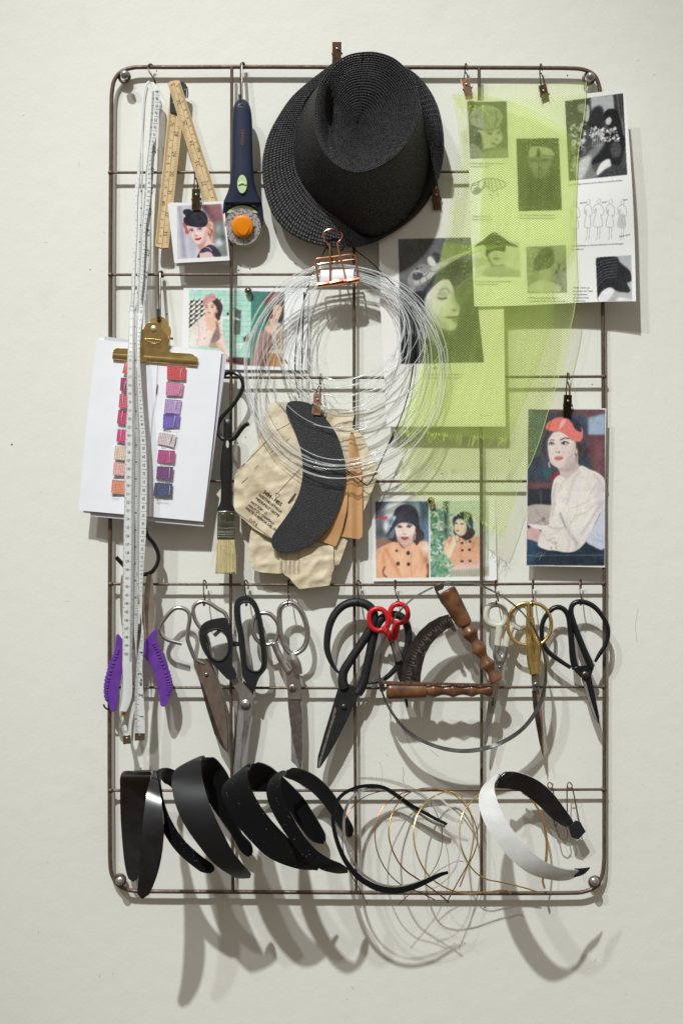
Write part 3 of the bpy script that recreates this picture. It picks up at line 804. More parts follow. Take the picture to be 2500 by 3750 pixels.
# ---------------------------------------------------------------- card with two women in orange coats
def card_coats():
    c = CV(1350, 1810, 1830, 2140, 1.7, (228, 229, 226), R15, 7)
    c.clip("105,115 715,110 722,988 115,992", "728,112 1405,105 1412,975 738,984")
    # left picture
    c.r("105,115 715,110 722,988 115,992", (96, 112, 122))
    c.r("105,115 390,112 380,135 240,140 130,250 105,420", (52, 52, 58), 3); c.p("240,150 430,120 440,200 340,260 270,320 210,330", (206, 210, 208), 6)
    c.r("135,290 245,285 240,322 135,328", (190, 50, 76), 2); c.r("115,350 300,340 280,520 118,540", (70, 84, 92), 6); c.e(230, 400, 34, 70, (222, 226, 226), 5); c.e(160, 470, 40, 50, (60, 60, 60), 6)
    c.r("110,540 340,560 300,620 115,640", (140, 96, 74), 5); c.r("600,112 715,110 720,400 640,420", (52, 74, 90), 5); c.r("560,112 600,112 620,300 600,330", (150, 176, 186), 5, op=.7)
    c.r("650,300 720,300 720,600 660,580", (84, 110, 140), 6)
    c.p("115,700 150,650 250,600 360,575 450,640 540,580 640,575 715,605 722,988 116,990", (228, 172, 134), 1)
    c.p("115,700 150,660 215,760 225,860 200,990 116,990", (214, 154, 114), 2, op=.8)
    c.l("215,650 300,800 400,985", 26, (196, 122, 82), 5, op=.8); c.l("215,860 190,940 240,985", 16, (90, 44, 34), 2); c.l("520,700 515,850 530,985", 8, (190, 124, 88), 1.2)
    c.l("640,590 700,700 560,880", 30, (208, 146, 108), 6, op=.6); c.p("690,840 722,830 722,985 690,985 705,920", (86, 36, 32), 2); c.e(690, 650, 40, 60, (228, 226, 232), 7, op=.9); c.e(690, 790, 26, 40, (120, 116, 70), 5)
    c.p("300,540 330,480 350,430 600,420 660,480 665,540 620,570 580,620 540,580 460,640 380,590 290,570 250,530", (50, 36, 40), 1.5, tex=6)
    c.p("360,570 420,650 480,640 540,575 520,530 400,520", (204, 162, 140), 1.2); c.l("365,560 400,620 440,650", 10, (70, 40, 36), 1)
    c.p("335,430 345,500 370,560 420,600 470,602 520,570 550,500 565,420 550,370 450,355 360,375", (232, 208, 194), .8)
    c.p("350,520 380,580 460,603 540,560 555,500 470,530", (190, 150, 134), 4, op=.7)
    c.e(383, 408, 26, 12, (120, 90, 84), 1.2); c.e(384, 408, 12, 9, (60, 50, 46), .5); c.e(492, 404, 28, 13, (120, 90, 84), 1.2); c.e(492, 405, 12, 10, (60, 50, 46), .5)
    c.l("345,400 380,388 415,412", 9, (40, 28, 30), .6); c.l("462,408 495,385 530,395", 9, (40, 28, 30), .6); c.l("470,378 500,368 540,380", 9, (60, 42, 40), 1)
    c.l("430,420 425,470 440,490", 8, (208, 176, 160), 1.5); c.e(440, 488, 26, 7, (180, 136, 120), 1.2)
    c.p("395,525 430,518 445,524 460,518 492,530 450,558 420,552", (156, 66, 66), .7); c.l("398,527 445,532 490,530", 5, (90, 36, 38), .5)
    c.l("566,460 562,550", 8, (200, 196, 190), .6, 0)
    c.p("230,510 270,440 300,340 320,240 360,180 440,148 520,160 580,210 605,300 610,370 622,420 590,440 560,400 520,370 440,352 370,370 320,420 270,480 245,515", (38, 36, 50), .8)
    c.l("330,280 450,330 600,290", 50, (50, 50, 70), 5, op=.7); c.l("335,290 305,350 245,440", 14, (140, 170, 196), .8); c.e(322, 305, 14, 30, (170, 196, 216), .8, 15); c.e(280, 400, 18, 8, (150, 180, 204), .8)
    for pts, wd, cl in (("240,640 200,720 210,820", 20, (196, 130, 92)), ("600,640 650,760 640,900", 24, (202, 138, 98)), ("420,700 400,840 420,980", 18, (242, 196, 160)), ("560,700 600,840 580,980", 20, (238, 188, 150)), ("160,720 150,840 180,960", 18, (240, 190, 152)), ("700,700 690,800 700,900", 16, (190, 124, 88)), ("300,600 330,680 380,760", 14, (240, 194, 158))):
        c.l(pts, wd, cl, 5, op=.75)
    for x, y, r in ((350, 680, 16), (482, 706, 24), (366, 830, 23), (486, 834, 22)): c.e(x, y, r * .9, r, (50, 32, 30), .5); c.e(x - 4, y - 4, r * .4, r * .4, (80, 58, 54), 1)
    # right picture
    c.r("728,112 1405,105 1412,975 738,984", (190, 202, 188))
    c.r("880,112 960,112 950,560 890,560", (100, 118, 116), 2); c.r("895,115 935,115 925,500 900,500", (56, 66, 70), 1); c.r("960,112 1405,105 1405,400 960,400", (184, 200, 184), 4)
    rs = c.rs
    for k in range(150):
        x, y = 735 + rs.rand() * 160 * (1 if rs.rand() < .7 else 1.5), 200 + rs.rand() * 780
        a = rs.rand() * 180; g = rs.rand()
        c.e(x, y, 22 + 18 * rs.rand(), 9 + 5 * rs.rand(), (40 + 90 * g, 104 + 60 * g, 70 + 60 * g), .7, a)
    for k in range(50):
        x, y = 760 + rs.rand() * 230, 720 + rs.rand() * 260; g = rs.rand()
        c.e(x, y, 30 + 12 * rs.rand(), 13, (50 + 100 * g, 120 + 50 * g, 90 + 40 * g), .7, rs.rand() * 180)
    c.r("960,880 1412,860 1412,975 980,980", (170, 168, 146), 1)
    for x in range(980, 1400, 28): c.l("%d,905 %d,970" % (x, x + 6), 6, (120, 122, 104), .6, 0)
    c.p("960,900 1050,840 1180,820 1300,815 1300,880 1000,895", (216, 180, 172), 1.5)
    c.p("890,620 930,540 980,510 1060,520 1140,560 1240,520 1300,540 1300,815 1100,830 1010,850 960,780 920,690", (212, 158, 124), 1.2, tex=3)
    c.p("880,700 910,620 930,580 960,640 920,720", (232, 190, 160), 2); c.l("1080,540 1085,680 1075,820", 6, (176, 120, 92), 1)
    c.p("985,480 990,530 1020,500 1050,510 1050,560 1010,640 960,760 920,730 960,640 980,560", (222, 206, 176), 1)
    c.p("1010,420 1000,470 1030,500 1060,510 1140,560 1200,540 1250,480 1220,420 1150,380 1000,340", (48, 34, 36), 1.4, tex=6)
    c.p("1020,350 1012,430 1030,480 1080,508 1130,490 1150,430 1140,370 1080,330", (228, 206, 186), .8); c.p("1090,500 1140,470 1150,400 1120,440", (190, 156, 138), 2.5, op=.6)
    c.e(1034, 366, 14, 8, (60, 44, 42), .5); c.e(1100, 372, 17, 9, (60, 44, 42), .5); c.e(1050, 450, 20, 10, (206, 96, 88), .6); c.l("1055,370 1042,410 1056,420", 6, (206, 176, 160), .8)
    c.p("990,340 1000,300 1040,270 1090,235 1160,235 1210,270 1225,340 1222,430 1190,440 1160,380 1120,330 1060,310 1010,350", (40, 46, 52), .8); c.l("1140,310 1170,370 1200,420", 22, (120, 150, 156), 1)
    for x, y in ((1100, 592), (1190, 575), (1102, 675), (1184, 670), (1100, 800), (1192, 798)): c.e(x, y, 16, 15, (52, 36, 36), .5)
    c.r("718,112 734,112 740,988 724,988", (228, 228, 226), .2)
    c.finish(26, .9); c.noise(3, .7)
    t = thing('photo_postcard', 'white card of two women in orange coats and dark cloche hats under a brass pin', 'photo', (1590, 2120, .003))
    hf = lambda u, v: .0015 + .0035 * v * v + .0015 * v * u
    G = quad(R15("62,45")[0], R15("1478,45")[0], R15("1500,1022")[0], R15("75,1032")[0], 230, 165, hf)
    sheet('print', G, M['print'], c, .0003, t)
card_coats()

# ---------------------------------------------------------------- tall photo: woman in a coral hat
def photo_coral_hat():
    c = CV(1920, 1490, 2225, 2085, 1.6, (226, 224, 220), R14, 9)
    c.clip("105,442 998,445 992,2262 86,2255")
    c.r("105,442 998,445 992,2262 86,2255", (56, 62, 72))
    c.r("330,445 998,445 998,560 340,480", (98, 64, 66), 4); c.r("440,470 520,470 520,560 430,560", (60, 50, 56), 4); c.p("600,520 720,510 790,560 800,740 700,700", (46, 58, 78), 6)
    c.r("800,540 998,490 998,740 800,740", (148, 168, 192), 4); c.r("735,740 998,740 998,790 735,790", (100, 52, 58), 2); c.r("790,790 998,790 998,1290 840,1200", (92, 54, 62), 5); c.r("870,800 960,800 950,1230 880,1200", (116, 76, 82), 8, op=.7)
    c.r("700,1000 800,1000 800,1140 700,1140", (40, 60, 76), 8)
    c.r("105,480 300,480 260,1000 105,1000", (70, 84, 84), 8); c.r("105,1020 420,1050 440,1160 100,1260", (54, 66, 82), 6); c.p("340,1250 420,1170 480,1200 400,1290", (130, 44, 54), 3); c.r("280,1150 370,1130 360,1240 290,1250", (44, 86, 96), 5)
    c.r("100,1290 400,1300 390,1360 98,1370", (104, 62, 70), 3); c.r("98,1370 400,1360 380,1560 95,1570", (36, 38, 44), 3); c.r("240,1370 262,1370 262,1560 240,1560", (70, 64, 70), 2)
    c.p("92,1570 360,1555 380,1600 340,1790 200,1790 92,1800", (176, 166, 160), 2); c.e(280, 1718, 22, 22, (120, 104, 100), 1.5); c.l("180,1600 260,1700 300,1640", 10, (150, 136, 132), 3); c.l("150,1780 270,1740 330,1780", 10, (140, 122, 118), 3)
    # skirt / sofa
    c.r("88,1960 300,1940 400,2090 700,2080 780,1950 998,2020 992,2262 86,2255", (28, 40, 54), 2); c.p("88,1980 200,1950 250,2010 120,2080 90,2100", (40, 66, 96), 6); c.r("86,2150 992,2150 992,2262 86,2255", (24, 34, 48), 3, op=.7); c.p("88,2120 200,2050 160,2240 88,2250", (52, 84, 116), 9, op=.7)
    c.r("88,2135 300,2140 992,2132 992,2142 88,2150", (150, 156, 160), .5, op=.45); c.l("200,2130 260,2110 230,2200", 6, (200, 204, 206), .5, op=.6); c.l("180,2160 260,2150 300,2110", 5, (200, 204, 206), .5, op=.6)
    # hair behind
    c.p("330,680 290,760 270,860 270,960 300,1030 340,1060 350,980 380,780 400,700", (62, 56, 62), 1.5, tex=8); c.p("620,800 700,820 780,860 800,930 760,1010 700,1080 660,1060 640,900", (54, 44, 50), 2.5, tex=8)
    for k in range(9): c.l("%d,%d %d,%d %d,%d" % (370 + k * 3, 700, 300 + k * 8, 800 + k * 4, 290 + k * 8, 930 + k * 6), 5, (108, 104, 112) if k % 2 else (40, 36, 42), .8, op=.7)
    for k in range(9): c.l("%d,%d %d,%d %d,%d" % (690 + k * 7, 820, 730 + k * 8, 900, 690 + k * 8, 1010 - k * 6), 5, (92, 80, 86) if k % 2 else (34, 28, 34), .8, op=.6)
    # arm + blouse
    c.p("90,1800 240,1850 260,1900 240,1990 150,1965 90,1940", (206, 168, 170), 1.5); c.e(112, 1805, 22, 22, (60, 56, 66), 1)
    c.p("470,1205 410,1250 385,1330 370,1450 375,1560 350,1700 335,1790 200,1780 100,1780 180,1830 260,1850 240,1900 215,2000 230,2040 330,2080 420,2085 520,2105 620,2100 700,2060 790,1960 870,1800 940,1650 998,1600 998,1290 930,1190 820,1140 720,1095 650,1160 560,1230", (228, 222, 214), 1.2, tex=0)
    c.p("998,1600 940,1660 860,1820 770,1960 850,2030 998,2050", (196, 202, 218), 2); c.l("900,1900 998,1930", 16, (168, 178, 200), 3, 0); c.l("850,1950 998,1990", 14, (170, 180, 204), 3, 0)
    c.l("480,1660 520,1760 600,1900 700,2040", 26, (178, 170, 168), 6, op=.9); c.l("470,1640 530,1800 540,1812", 8, (120, 118, 124), 1.5); c.l("860,1560 780,1640 640,1680", 10, (190, 182, 180), 3); c.l("900,1300 840,1400 780,1470", 20, (196, 188, 192), 6); c.l("840,1490 700,1560 560,1600", 8, (194, 186, 182), 3)
    c.l("330,1800 420,1830 540,1815", 10, (180, 172, 168), 3); c.l("570,1880 580,2000 560,2090", 14, (192, 184, 180), 5); c.p("900,1250 998,1330 998,1600 900,1700 880,1450", (200, 190, 200), 12, op=.6)
    for pts, wd, cl in (("860,1200 940,1290 990,1420", 26, (196, 188, 186)), ("700,1160 640,1260 600,1400 560,1560", 34, (206, 198, 190)), ("430,1300 400,1420 400,1560 370,1700", 26, (190, 180, 172)), ("560,1240 500,1300 460,1420", 20, (200, 190, 182)),
                    ("980,1500 880,1640 800,1780 720,1900", 30, (188, 182, 186)), ("700,1680 600,1760 560,1860", 18, (196, 188, 184)), ("260,1880 330,1960 440,2000", 18, (190, 182, 178)), ("620,1920 660,2000 640,2090", 22, (186, 178, 176)), ("500,1820 420,1880 330,1900", 14, (192, 184, 180)),
                    ("780,1500 860,1470 950,1400", 12, (190, 184, 186)), ("760,1590 860,1570 960,1500", 12, (192, 186, 190))):
        c.l(pts, wd, cl, 5, op=.8)
    for pts in ("880,1300 800,1420 760,1500", "640,1300 610,1420 580,1560", "480,1380 450,1500 450,1620", "900,1560 820,1690 740,1800"): c.l(pts, 22, (240, 236, 230), 5, op=.7)
    for k in range(26): c.e(350 + c.rs.rand() * 90, 1930 + c.rs.rand() * 140, 7, 5, (110, 104, 100), .4, op=.5)
    # neck + face
    c.p("440,1100 470,1170 480,1215 560,1240 640,1180 700,1100 660,1060 640,960 480,1060", (206, 190, 182), 1.2); c.p("440,1105 500,1130 600,1090 660,1000 680,1090 600,1160 480,1160", (170, 148, 142), 5, op=.55)
    c.p("335,800 330,900 345,1000 370,1070 420,1110 480,1120 560,1080 630,1000 655,900 650,820 600,760 500,700 400,710 360,760", (222, 206, 200), 1)
    c.p("640,820 655,900 630,1000 560,1085 490,1120 560,1020 600,920", (186, 164, 158), 6, op=.6); c.e(664, 930, 16, 34, (206, 180, 172), 1.2)
    c.e(374, 842, 34, 20, (140, 120, 120), 2.5); c.e(374, 845, 24, 12, (220, 214, 212), .5); c.e(376, 843, 12, 12, (70, 64, 70), .4); c.l("342,855 370,826 408,846", 8, (40, 32, 38), .5)
    c.e(530, 836, 42, 20, (140, 116, 114), 2.5); c.e(528, 838, 30, 13, (216, 208, 206), .5); c.e(518, 836, 15, 14, (50, 42, 46), .4); c.l("486,846 525,816 580,838", 9, (36, 28, 34), .5)
    c.l("355,806 380,796 410,804", 10, (86, 72, 74), 1.2); c.l("475,800 530,776 580,784", 12, (70, 56, 58), 1.2)
    c.l("440,850 425,920 435,945", 8, (198, 180, 174), 2); c.e(448, 944, 34, 8, (176, 148, 142), 1.5); c.e(460, 940, 12, 6, (110, 80, 78), .8)
    c.p("405,1010 440,986 462,992 485,985 515,1010 470,1040 430,1032", (208, 122, 114), .7); c.l("408,1010 460,1014 512,1010", 5, (130, 48, 52), .5)
    c.l("350,1050 345,1080 355,1120", 18, (196, 170, 160), .8); c.l("676,960 672,1020 676,1090", 14, (200, 196, 190), .8)
    # hat
    c.p("570,530 660,560 730,640 725,700 690,700 640,660", (34, 36, 46), 1.5)
    c.p("308,645 330,600 380,565 440,540 500,532 560,552 610,600 640,660 690,700 725,700 715,640 738,680 738,760 710,815 650,818 600,795 540,740 460,700 400,700 330,680 308,665", (216, 112, 104), .7)
    c.p("308,645 340,600 420,560 440,600 400,690 330,680", (226, 120, 96), 3, op=.8); c.p("455,670 505,560 540,560 520,610 480,660", (240, 190, 180), 2, op=.8)
    c.finish(20, .92); c.noise(3.4, .7)
    t = thing('photo_print', 'tall photo print of a seated woman in a coral hat and white blouse', 'photo', (2070, 2070, .02))
    hf = lambda u, v: .0205 - .004 * v + .002 * np.sin(v * 3 + .4) * (1 - u) + .0012 * (abs(v - .4) < .0) + .001 * np.abs(np.sin(v * 6))
    G = quad(R14("103,432")[0], R14("1010,430")[0], R14("998,2282")[0], R14("78,2262")[0], 170, 340, hf, bowx=lambda u, v: -1.5 * np.sin(v * 3.1) * (u * 0 + 1))
    sheet('print', G, M['print'], c, .0003, t)
photo_coral_hat()
clip(*R14("557,522")[0], 3, .0225, 'dark bronze clip holding the tall photo of the woman in the coral hat', 'wire_dark', hookto=(2077, 1379), hl=60)

# ---------------------------------------------------------------- page with one large black-and-white portrait
def page_portrait():
    c = CV(1370, 715, 1860, 1575, 1.9, (226, 224, 220), R7, 11)
    c.clip("210,50 728,38 824,934 232,946")
    c.r("210,50 728,38 824,934 232,946", (104, 104, 106))
    c.r("210,50 728,38 735,120 500,160 460,300 300,330 215,420", (98, 98, 100), 10)
    c.r("740,200 824,934 560,940 600,700 650,500", (74, 74, 76), 8)
    c.rg = R25
    c.p("60,480 60,900 140,880 210,780 260,700 240,600 150,520", (84, 84, 86), 6)
    c.p("600,280 690,240 760,640 820,760 820,1170 520,1170 490,890 570,850 600,720 560,540", (66, 66, 68), 5)
    c.p("250,980 330,940 420,880 500,870 540,900 540,1170 250,1170", (52, 52, 56), 4); c.p("190,690 290,790 340,840 420,900 400,1010 330,960 260,860", (150, 150, 150), 4); c.l("230,740 320,850 390,960", 14, (96, 96, 98), 3); c.l("290,830 350,920 380,1000", 12, (190, 190, 190), 3)
    c.p("60,970 130,900 200,920 235,1010 240,1172 62,1172", (34, 34, 38), 2); c.p("160,900 230,960 330,1010 260,1170 220,1170 220,1000", (60, 60, 62), 3); c.e(790, 1110, 62, 60, (34, 34, 36), 3)
    for x in range(540, 820, 40): c.l("%d,900 %d,1160" % (x, x + 20), 12, (84, 84, 86), 4, 0, op=.6)
    c.p("400,440 340,500 300,560 286,640 296,700 330,760 400,820 480,868 530,878 572,850 578,800 562,772 590,742 600,700 602,655 565,600 552,540 540,470 520,410 460,400", (204, 202, 198), 1.2)
    c.p("300,600 286,660 300,720 340,780 410,830 490,872 470,800 400,740 340,680", (156, 154, 152), 5, op=.75); c.p("540,470 556,560 600,650 600,700 560,650 530,560", (150, 148, 146), 4, op=.7)
    c.e(455, 640, 60, 60, (218, 216, 212), 9, op=.6); c.p("480,868 530,878 572,850 570,900 520,930 440,880", (96, 96, 96), 4, op=.8)
    c.l("404,548 425,510 462,486 496,500 512,535", 7, (96, 94, 92), .8); c.e(450, 545, 44, 22, (160, 158, 156), 3, op=.8)
    c.l("398,568 430,582 486,574", 11, (40, 40, 42), .6); c.l("404,580 436,592 478,586", 6, (90, 90, 90), .8)
    c.l("540,600 568,640 592,664", 8, (160, 158, 156), 2); c.l("530,690 552,680 575,690", 8, (84, 82, 82), 1); c.e(555, 690, 14, 6, (70, 70, 70), .8)
    c.p("470,752 520,742 560,738 592,742 570,768 530,764", (112, 110, 108), .8); c.p("530,768 580,766 578,800 550,800", (128, 126, 124), 1); c.l("470,754 530,756 590,744", 6, (40, 40, 42), .5); c.l("540,805 560,812 574,806", 6, (130, 128, 126), 1.5)
    c.p("390,330 480,270 590,225 640,220 600,320 560,400 545,470 500,405 430,415 380,450 345,480 300,530 255,520 300,460 350,400", (56, 56, 60), 1.5, tex=5)
    c.p("150,560 200,520 262,508 300,540 270,600 280,650 230,650 170,610", (40, 40, 44), 1.5)
    c.p("132,420 158,352 196,312 240,318 300,300 380,268 470,225 590,176 700,140 704,158 620,196 530,250 440,310 392,345 330,400 270,440 205,474 180,440", (178, 176, 172), 1, tex=5); c.p("130,420 160,350 190,345 182,440 205,474 160,520", (140, 138, 136), 2)
    for pts in ("200,470 245,440 262,470 250,500", "245,440 240,400 290,370", "262,470 300,460 322,490 300,520", "300,460 310,420 290,370", "310,420 360,410 385,380", "322,490 350,460 360,410", "290,370 335,330 385,338", "335,330 330,300 370,280", "385,338 420,310 460,280"): c.l(pts, 5, (78, 78, 80), .3, 0)
    c.p("176,400 180,355 210,340 262,350 270,378 240,408 205,415", (70, 70, 74), .7, tex=6); c.e(204, 354, 7, 7, (215, 215, 215), .3); c.e(204, 354, 3, 3, (20, 20, 20), .2)
    c.p("222,300 240,270 300,268 338,290 330,320 290,350 250,330", (140, 138, 136), .7, tex=8); c.e(256, 297, 6, 6, (40, 40, 40), .3); c.l("200,322 232,300", 8, (50, 50, 52), .4, 0)
    c.p("308,215 330,195 350,205 386,258 370,285 330,278 312,250", (210, 208, 204), .7); c.p("350,184 385,160 425,180 432,225 400,258 380,230 372,190", (58, 58, 62), .7)
    c.rg = R7
    c.finish(4, .98, .6); c.noise(4, .7)
    t = thing('magazine_page', 'magazine page with one big portrait in a bird-trimmed hat, behind the net', 'page', (1630, 1560, .01))
    hf = lambda u, v: .0195 + .003 * v * v + .001 * u
    G = quad((1384, 727), (1838, 727), (1850, 1562), (1416, 1562), 240, 420, hf, bowx=lambda u, v: (1 - u) * (-6 * np.sin(v * 3.14) * (v < 2) + 3 * np.sin(v * 37) * (np.abs(v - .4) < .1)))
    sheet('print', G, M['print_matt'], c, .00025, t)
    f = lambda x, y: .0195 + .003 * ((y - 727) / 835) ** 2 + .001 * max(0, (x - 1384) / 455)
    q = MB()
    text(q, 'EMMA  P...EL', *R7("525,977")[0], 7, 0, f, spacing=1.2)
    text(q, "Quatre fois d'une ... donnent l'elegance", *R7("530,1020")[0], 6.5, 0, f)
    text(q, 'de cette capote a ... brillants  paniers', *R7("530,1045")[0], 6.5, 0, f)
    text(q, 'PHOTO 2001', *R7("825,1316")[0], 4, 0, f)
    ob('printed_text', q, M['ink_grey'], t, smooth='flat', recalc=False, kind='stuff')
page_portrait()

# ---------------------------------------------------------------- page with many black-and-white pictures
def page_many():
    c = CV(1690, 300, 2340, 1130, 1.9, (232, 233, 231), R3, 13)
    # A beret
    c.clip("218,436 498,434 510,840 235,845")
    c.r("218,436 498,434 510,840 235,845", (90, 92, 92)); c.p("232,560 240,510 290,470 370,462 440,490 470,540 455,590 420,635 340,640 260,610", (158, 158, 158), 1, tex=3)
    c.l("420,500 425,560 410,620", 9, (100, 100, 100), 1.5); c.l("440,560 420,580 400,600", 7, (70, 70, 70), 1); c.l("250,610 330,640 420,632 445,615", 12, (90, 90, 90), 2)
    c.p("290,640 285,700 320,770 380,770 430,750 470,700 450,640 420,635 340,645", (184, 184, 182), 1.5); c.p("285,660 275,720 300,800 330,760 310,660", (60, 60, 60), 3)
    c.p("235,740 300,760 330,800 420,770 510,780 510,840 235,845", (140, 140, 140), 2, tex=6); c.e(378, 665, 18, 8, (60, 60, 60), 1); c.e(440, 660, 16, 8, (60, 60, 60), 1); c.e(405, 738, 22, 8, (80, 80, 80), 1, 20); c.e(425, 705, 14, 10, (120, 120, 120), 1.5); c.l("350,650 380,640 410,650", 6, (70, 70, 70), 1)
    # B dark portrait
    c.clip("566,700 872,698 894,1215 584,1222")
    c.r("566,700 872,698 894,1215 584,1222", (62, 64, 62)); c.p("650,830 665,920 700,980 740,985 780,970 815,900 820,820 740,790", (120, 120, 118), 4); c.p("655,800 670,765 730,755 800,770 835,800 830,825 740,810 665,835", (176, 176, 172), 1.2)
    c.p("712,812 725,765 740,812 728,840", (40, 40, 40), .8); c.e(698, 860, 26, 12, (60, 60, 60), 1.5); c.e(768, 858, 26, 12, (60, 60, 60), 1.5); c.l("728,840 725,900 735,918", 10, (80, 80, 80), 2); c.e(735, 915, 20, 6, (50, 50, 50), 1.5); c.e(735, 955, 28, 8, (70, 70, 70), 1.5)
    c.p("600,1100 640,1020 700,985 790,985 850,1050 890,1160 890,1215 590,1220", (50, 52, 50), 4, tex=4); c.e(700, 895, 20, 22, (160, 160, 158), 5, op=.7); c.e(785, 895, 18, 22, (150, 150, 148), 5, op=.7)
    c.free()
    # C drape sketch
    for pts in ("240,1070 250,1030 300,1010 340,990 400,988 450,1000 490,1020 480,1050 440,1060 400,1080 370,1060 350,1040 330,1060 300,1090 270,1100 245,1080", "300,1010 290,1050 260,1060", "340,1000 330,1050 300,1080", "345,1000 350,1040", "365,992 375,1060", "385,990 400,1075", "410,992 430,1060", "440,1000 460,1050", "250,1040 290,1030", "260,1080 310,1060", "375,1100 400,1115", "380,1125 400,1130", "430,1085 440,1110"):
        c.l(pts, 5, (90, 92, 88), .4)
    c.p("255,1075 300,1050 310,1085 270,1098", (120, 122, 118), 2, op=.7)
    # D pointed hat
    c.clip("255,1360 600,1360 600,1694 272,1694")
    c.r("268,1440 590,1440 600,1694 272,1694", (206, 207, 205), 3); c.p("330,1694 360,1620 400,1600 470,1600 520,1630 590,1650 600,1694", (176, 176, 174), 1.5); c.p("350,1520 365,1570 410,1620 450,1615 480,1560 485,1500", (196, 196, 192), 1); c.p("355,1540 375,1600 400,1625 395,1590", (120, 120, 118), 2)
    c.p("262,1478 330,1430 380,1385 415,1375 450,1395 520,1445 585,1478 520,1472 490,1470 485,1510 440,1505 390,1510 360,1550 348,1540 345,1470 300,1468", (46, 48, 46), .8); c.e(420, 1562, 26, 7, (120, 120, 118), .8); c.e(415, 1538, 12, 5, (130, 130, 128), 1); c.l("395,1600 430,1620 470,1600", 9, (110, 110, 108), 2); c.l("340,1665 450,1690 560,1650", 7, (140, 140, 138), 2)
    # E woman in garden
    c.clip("636,1478 922,1464 932,1808 648,1812")
    c.r("636,1478 922,1464 932,1808 648,1812", (150, 152, 146), 0, tex=0)
    for k in range(160):
        x, y = 640 + c.rs.rand() * 285, 1475 + c.rs.rand() * 330; g = 70 + c.rs.rand() * 120
        c.e(x, y, 6 + c.rs.rand() * 14, 4 + c.rs.rand() * 8, (g, g, g), .8, c.rs.rand() * 180, .6)
    c.p("690,1610 710,1540 760,1485 800,1480 830,1510 840,1560 820,1620 770,1640 730,1660", (60, 62, 60), 1.2); c.p("730,1650 745,1700 800,1720 815,1640", (170, 170, 168), 1.5); c.p("660,1760 720,1720 800,1720 880,1770 860,1800 670,1800", (196, 196, 192), 2, tex=8)
    # F atelier scene
    c.clip("915,432 1332,375 1362,960 944,1004")
    c.r("915,432 1332,375 1362,960 944,1004", (70, 70, 72)); c.r("1100,405 1262,385 1268,500 1200,520 1180,700 1110,640", (176, 178, 178), 2); c.r("1262,385 1332,376 1345,700 1300,680", (50, 50, 52), 1); c.l("1290,385 1310,560", 9, (110, 110, 110), 1, 0); c.l("1312,382 1330,600", 6, (90, 90, 90), 1, 0)
    c.p("1080,560 1120,480 1180,470 1200,560 1180,640 1100,640", (40, 40, 42), 3)
    c.p("1195,560 1200,510 1240,485 1290,500 1310,560 1345,640 1345,760 1300,900 1200,860 1100,880 1180,700 1230,640", (24, 24, 26), 1); c.p("1205,570 1235,545 1250,570 1235,600 1215,600", (200, 200, 200), 1); c.l("1320,560 1340,680", 12, (120, 120, 120), 2, 0)
    c.p("1060,470 1085,460 1090,540 1075,580 1050,560 1055,500", (190, 190, 190), 1.2); c.p("1010,460 1060,450 1075,490 1050,520 1010,500", (150, 150, 150), 2, tex=20)
    for k in range(110):
        x, y = 960 + c.rs.rand() * 100, 590 + c.rs.rand() * 350; g = 120 + c.rs.rand() * 120
        c.e(x, y, 5 + c.rs.rand() * 12, 4 + c.rs.rand() * 7, (g, g, g), .5, c.rs.rand() * 180, .8)
    for k in range(80):
        x, y = 1090 + c.rs.rand() * 220, 620 + c.rs.rand() * 100; g = 150 + c.rs.rand() * 100
        c.e(x, y, 4 + c.rs.rand() * 10, 3 + c.rs.rand() * 6, (g, g, g), .4, c.rs.rand() * 180, .8)
    c.p("1100,880 1160,800 1200,740 1190,720 1120,760 1060,830 1000,860 1000,990 1150,985", (120, 120, 120), 3); c.p("1140,960 1170,880 1230,845 1245,880 1240,910 1190,950", (220, 220, 220), 1); c.p("1000,880 1090,820 1100,860 1050,980 1000,990", (196, 196, 196), 4, tex=10); c.p("1240,900 1362,900 1362,960 1150,985", (60, 60, 62), 2, tex=16); c.e(1280, 780, 40, 60, (70, 70, 70), 3, tex=20)
    for x in range(1120, 1200, 16): c.l("%d,660 %d,760" % (x, x - 8), 4, (190, 190, 190), .5, 0)
    c.free()
    # G sketches of dresses
    for x0, w in ((985, 40), (1080, 30), (1155, 42), (1240, 34), (1325, 36)):
        y0 = 1130 + (x0 % 7) * 3
        c.l("%d,%d %d,%d %d,%d %d,%d %d,%d" % (x0, y0, x0 + 14, y0 + 10, x0 + 10, y0 + 36, x0 - 6, y0 + 36, x0 - 8, y0 + 10), 3.5, (158, 160, 158), .3)
        c.l("%d,%d %d,%d %d,%d %d,%d %d,%d" % (x0 - 4, y0 + 40, x0 - w * .8, y0 + 60, x0 - w * .7, y0 + 110, x0 - w * .4, y0 + 70, x0 - w * .4, y0 + 120), 3.5, (158, 160, 158), .3)
        c.l("%d,%d %d,%d %d,%d %d,%d" % (x0 + 6, y0 + 40, x0 + w * .8, y0 + 64, x0 + w * .9, y0 + 118, x0 + w * .4, y0 + 120), 3.5, (158, 160, 158), .3)
        c.l("%d,%d %d,%d %d,%d %d,%d" % (x0 - w * .4, y0 + 110, x0 - w * .9, y0 + 196, x0 + w * .7, y0 + 200, x0 + w * .4, y0 + 110), 3.5, (150, 152, 150), .3, 2)
        c.l("%d,%d %d,%d %d,%d" % (x0 - 6, y0 + 200, x0 - 8, y0 + 280, x0 - 18, y0 + 296), 3, (158, 160, 158), .3); c.l("%d,%d %d,%d" % (x0 + 12, y0 + 200, x0 + 8, y0 + 290), 3, (158, 160, 158), .3)
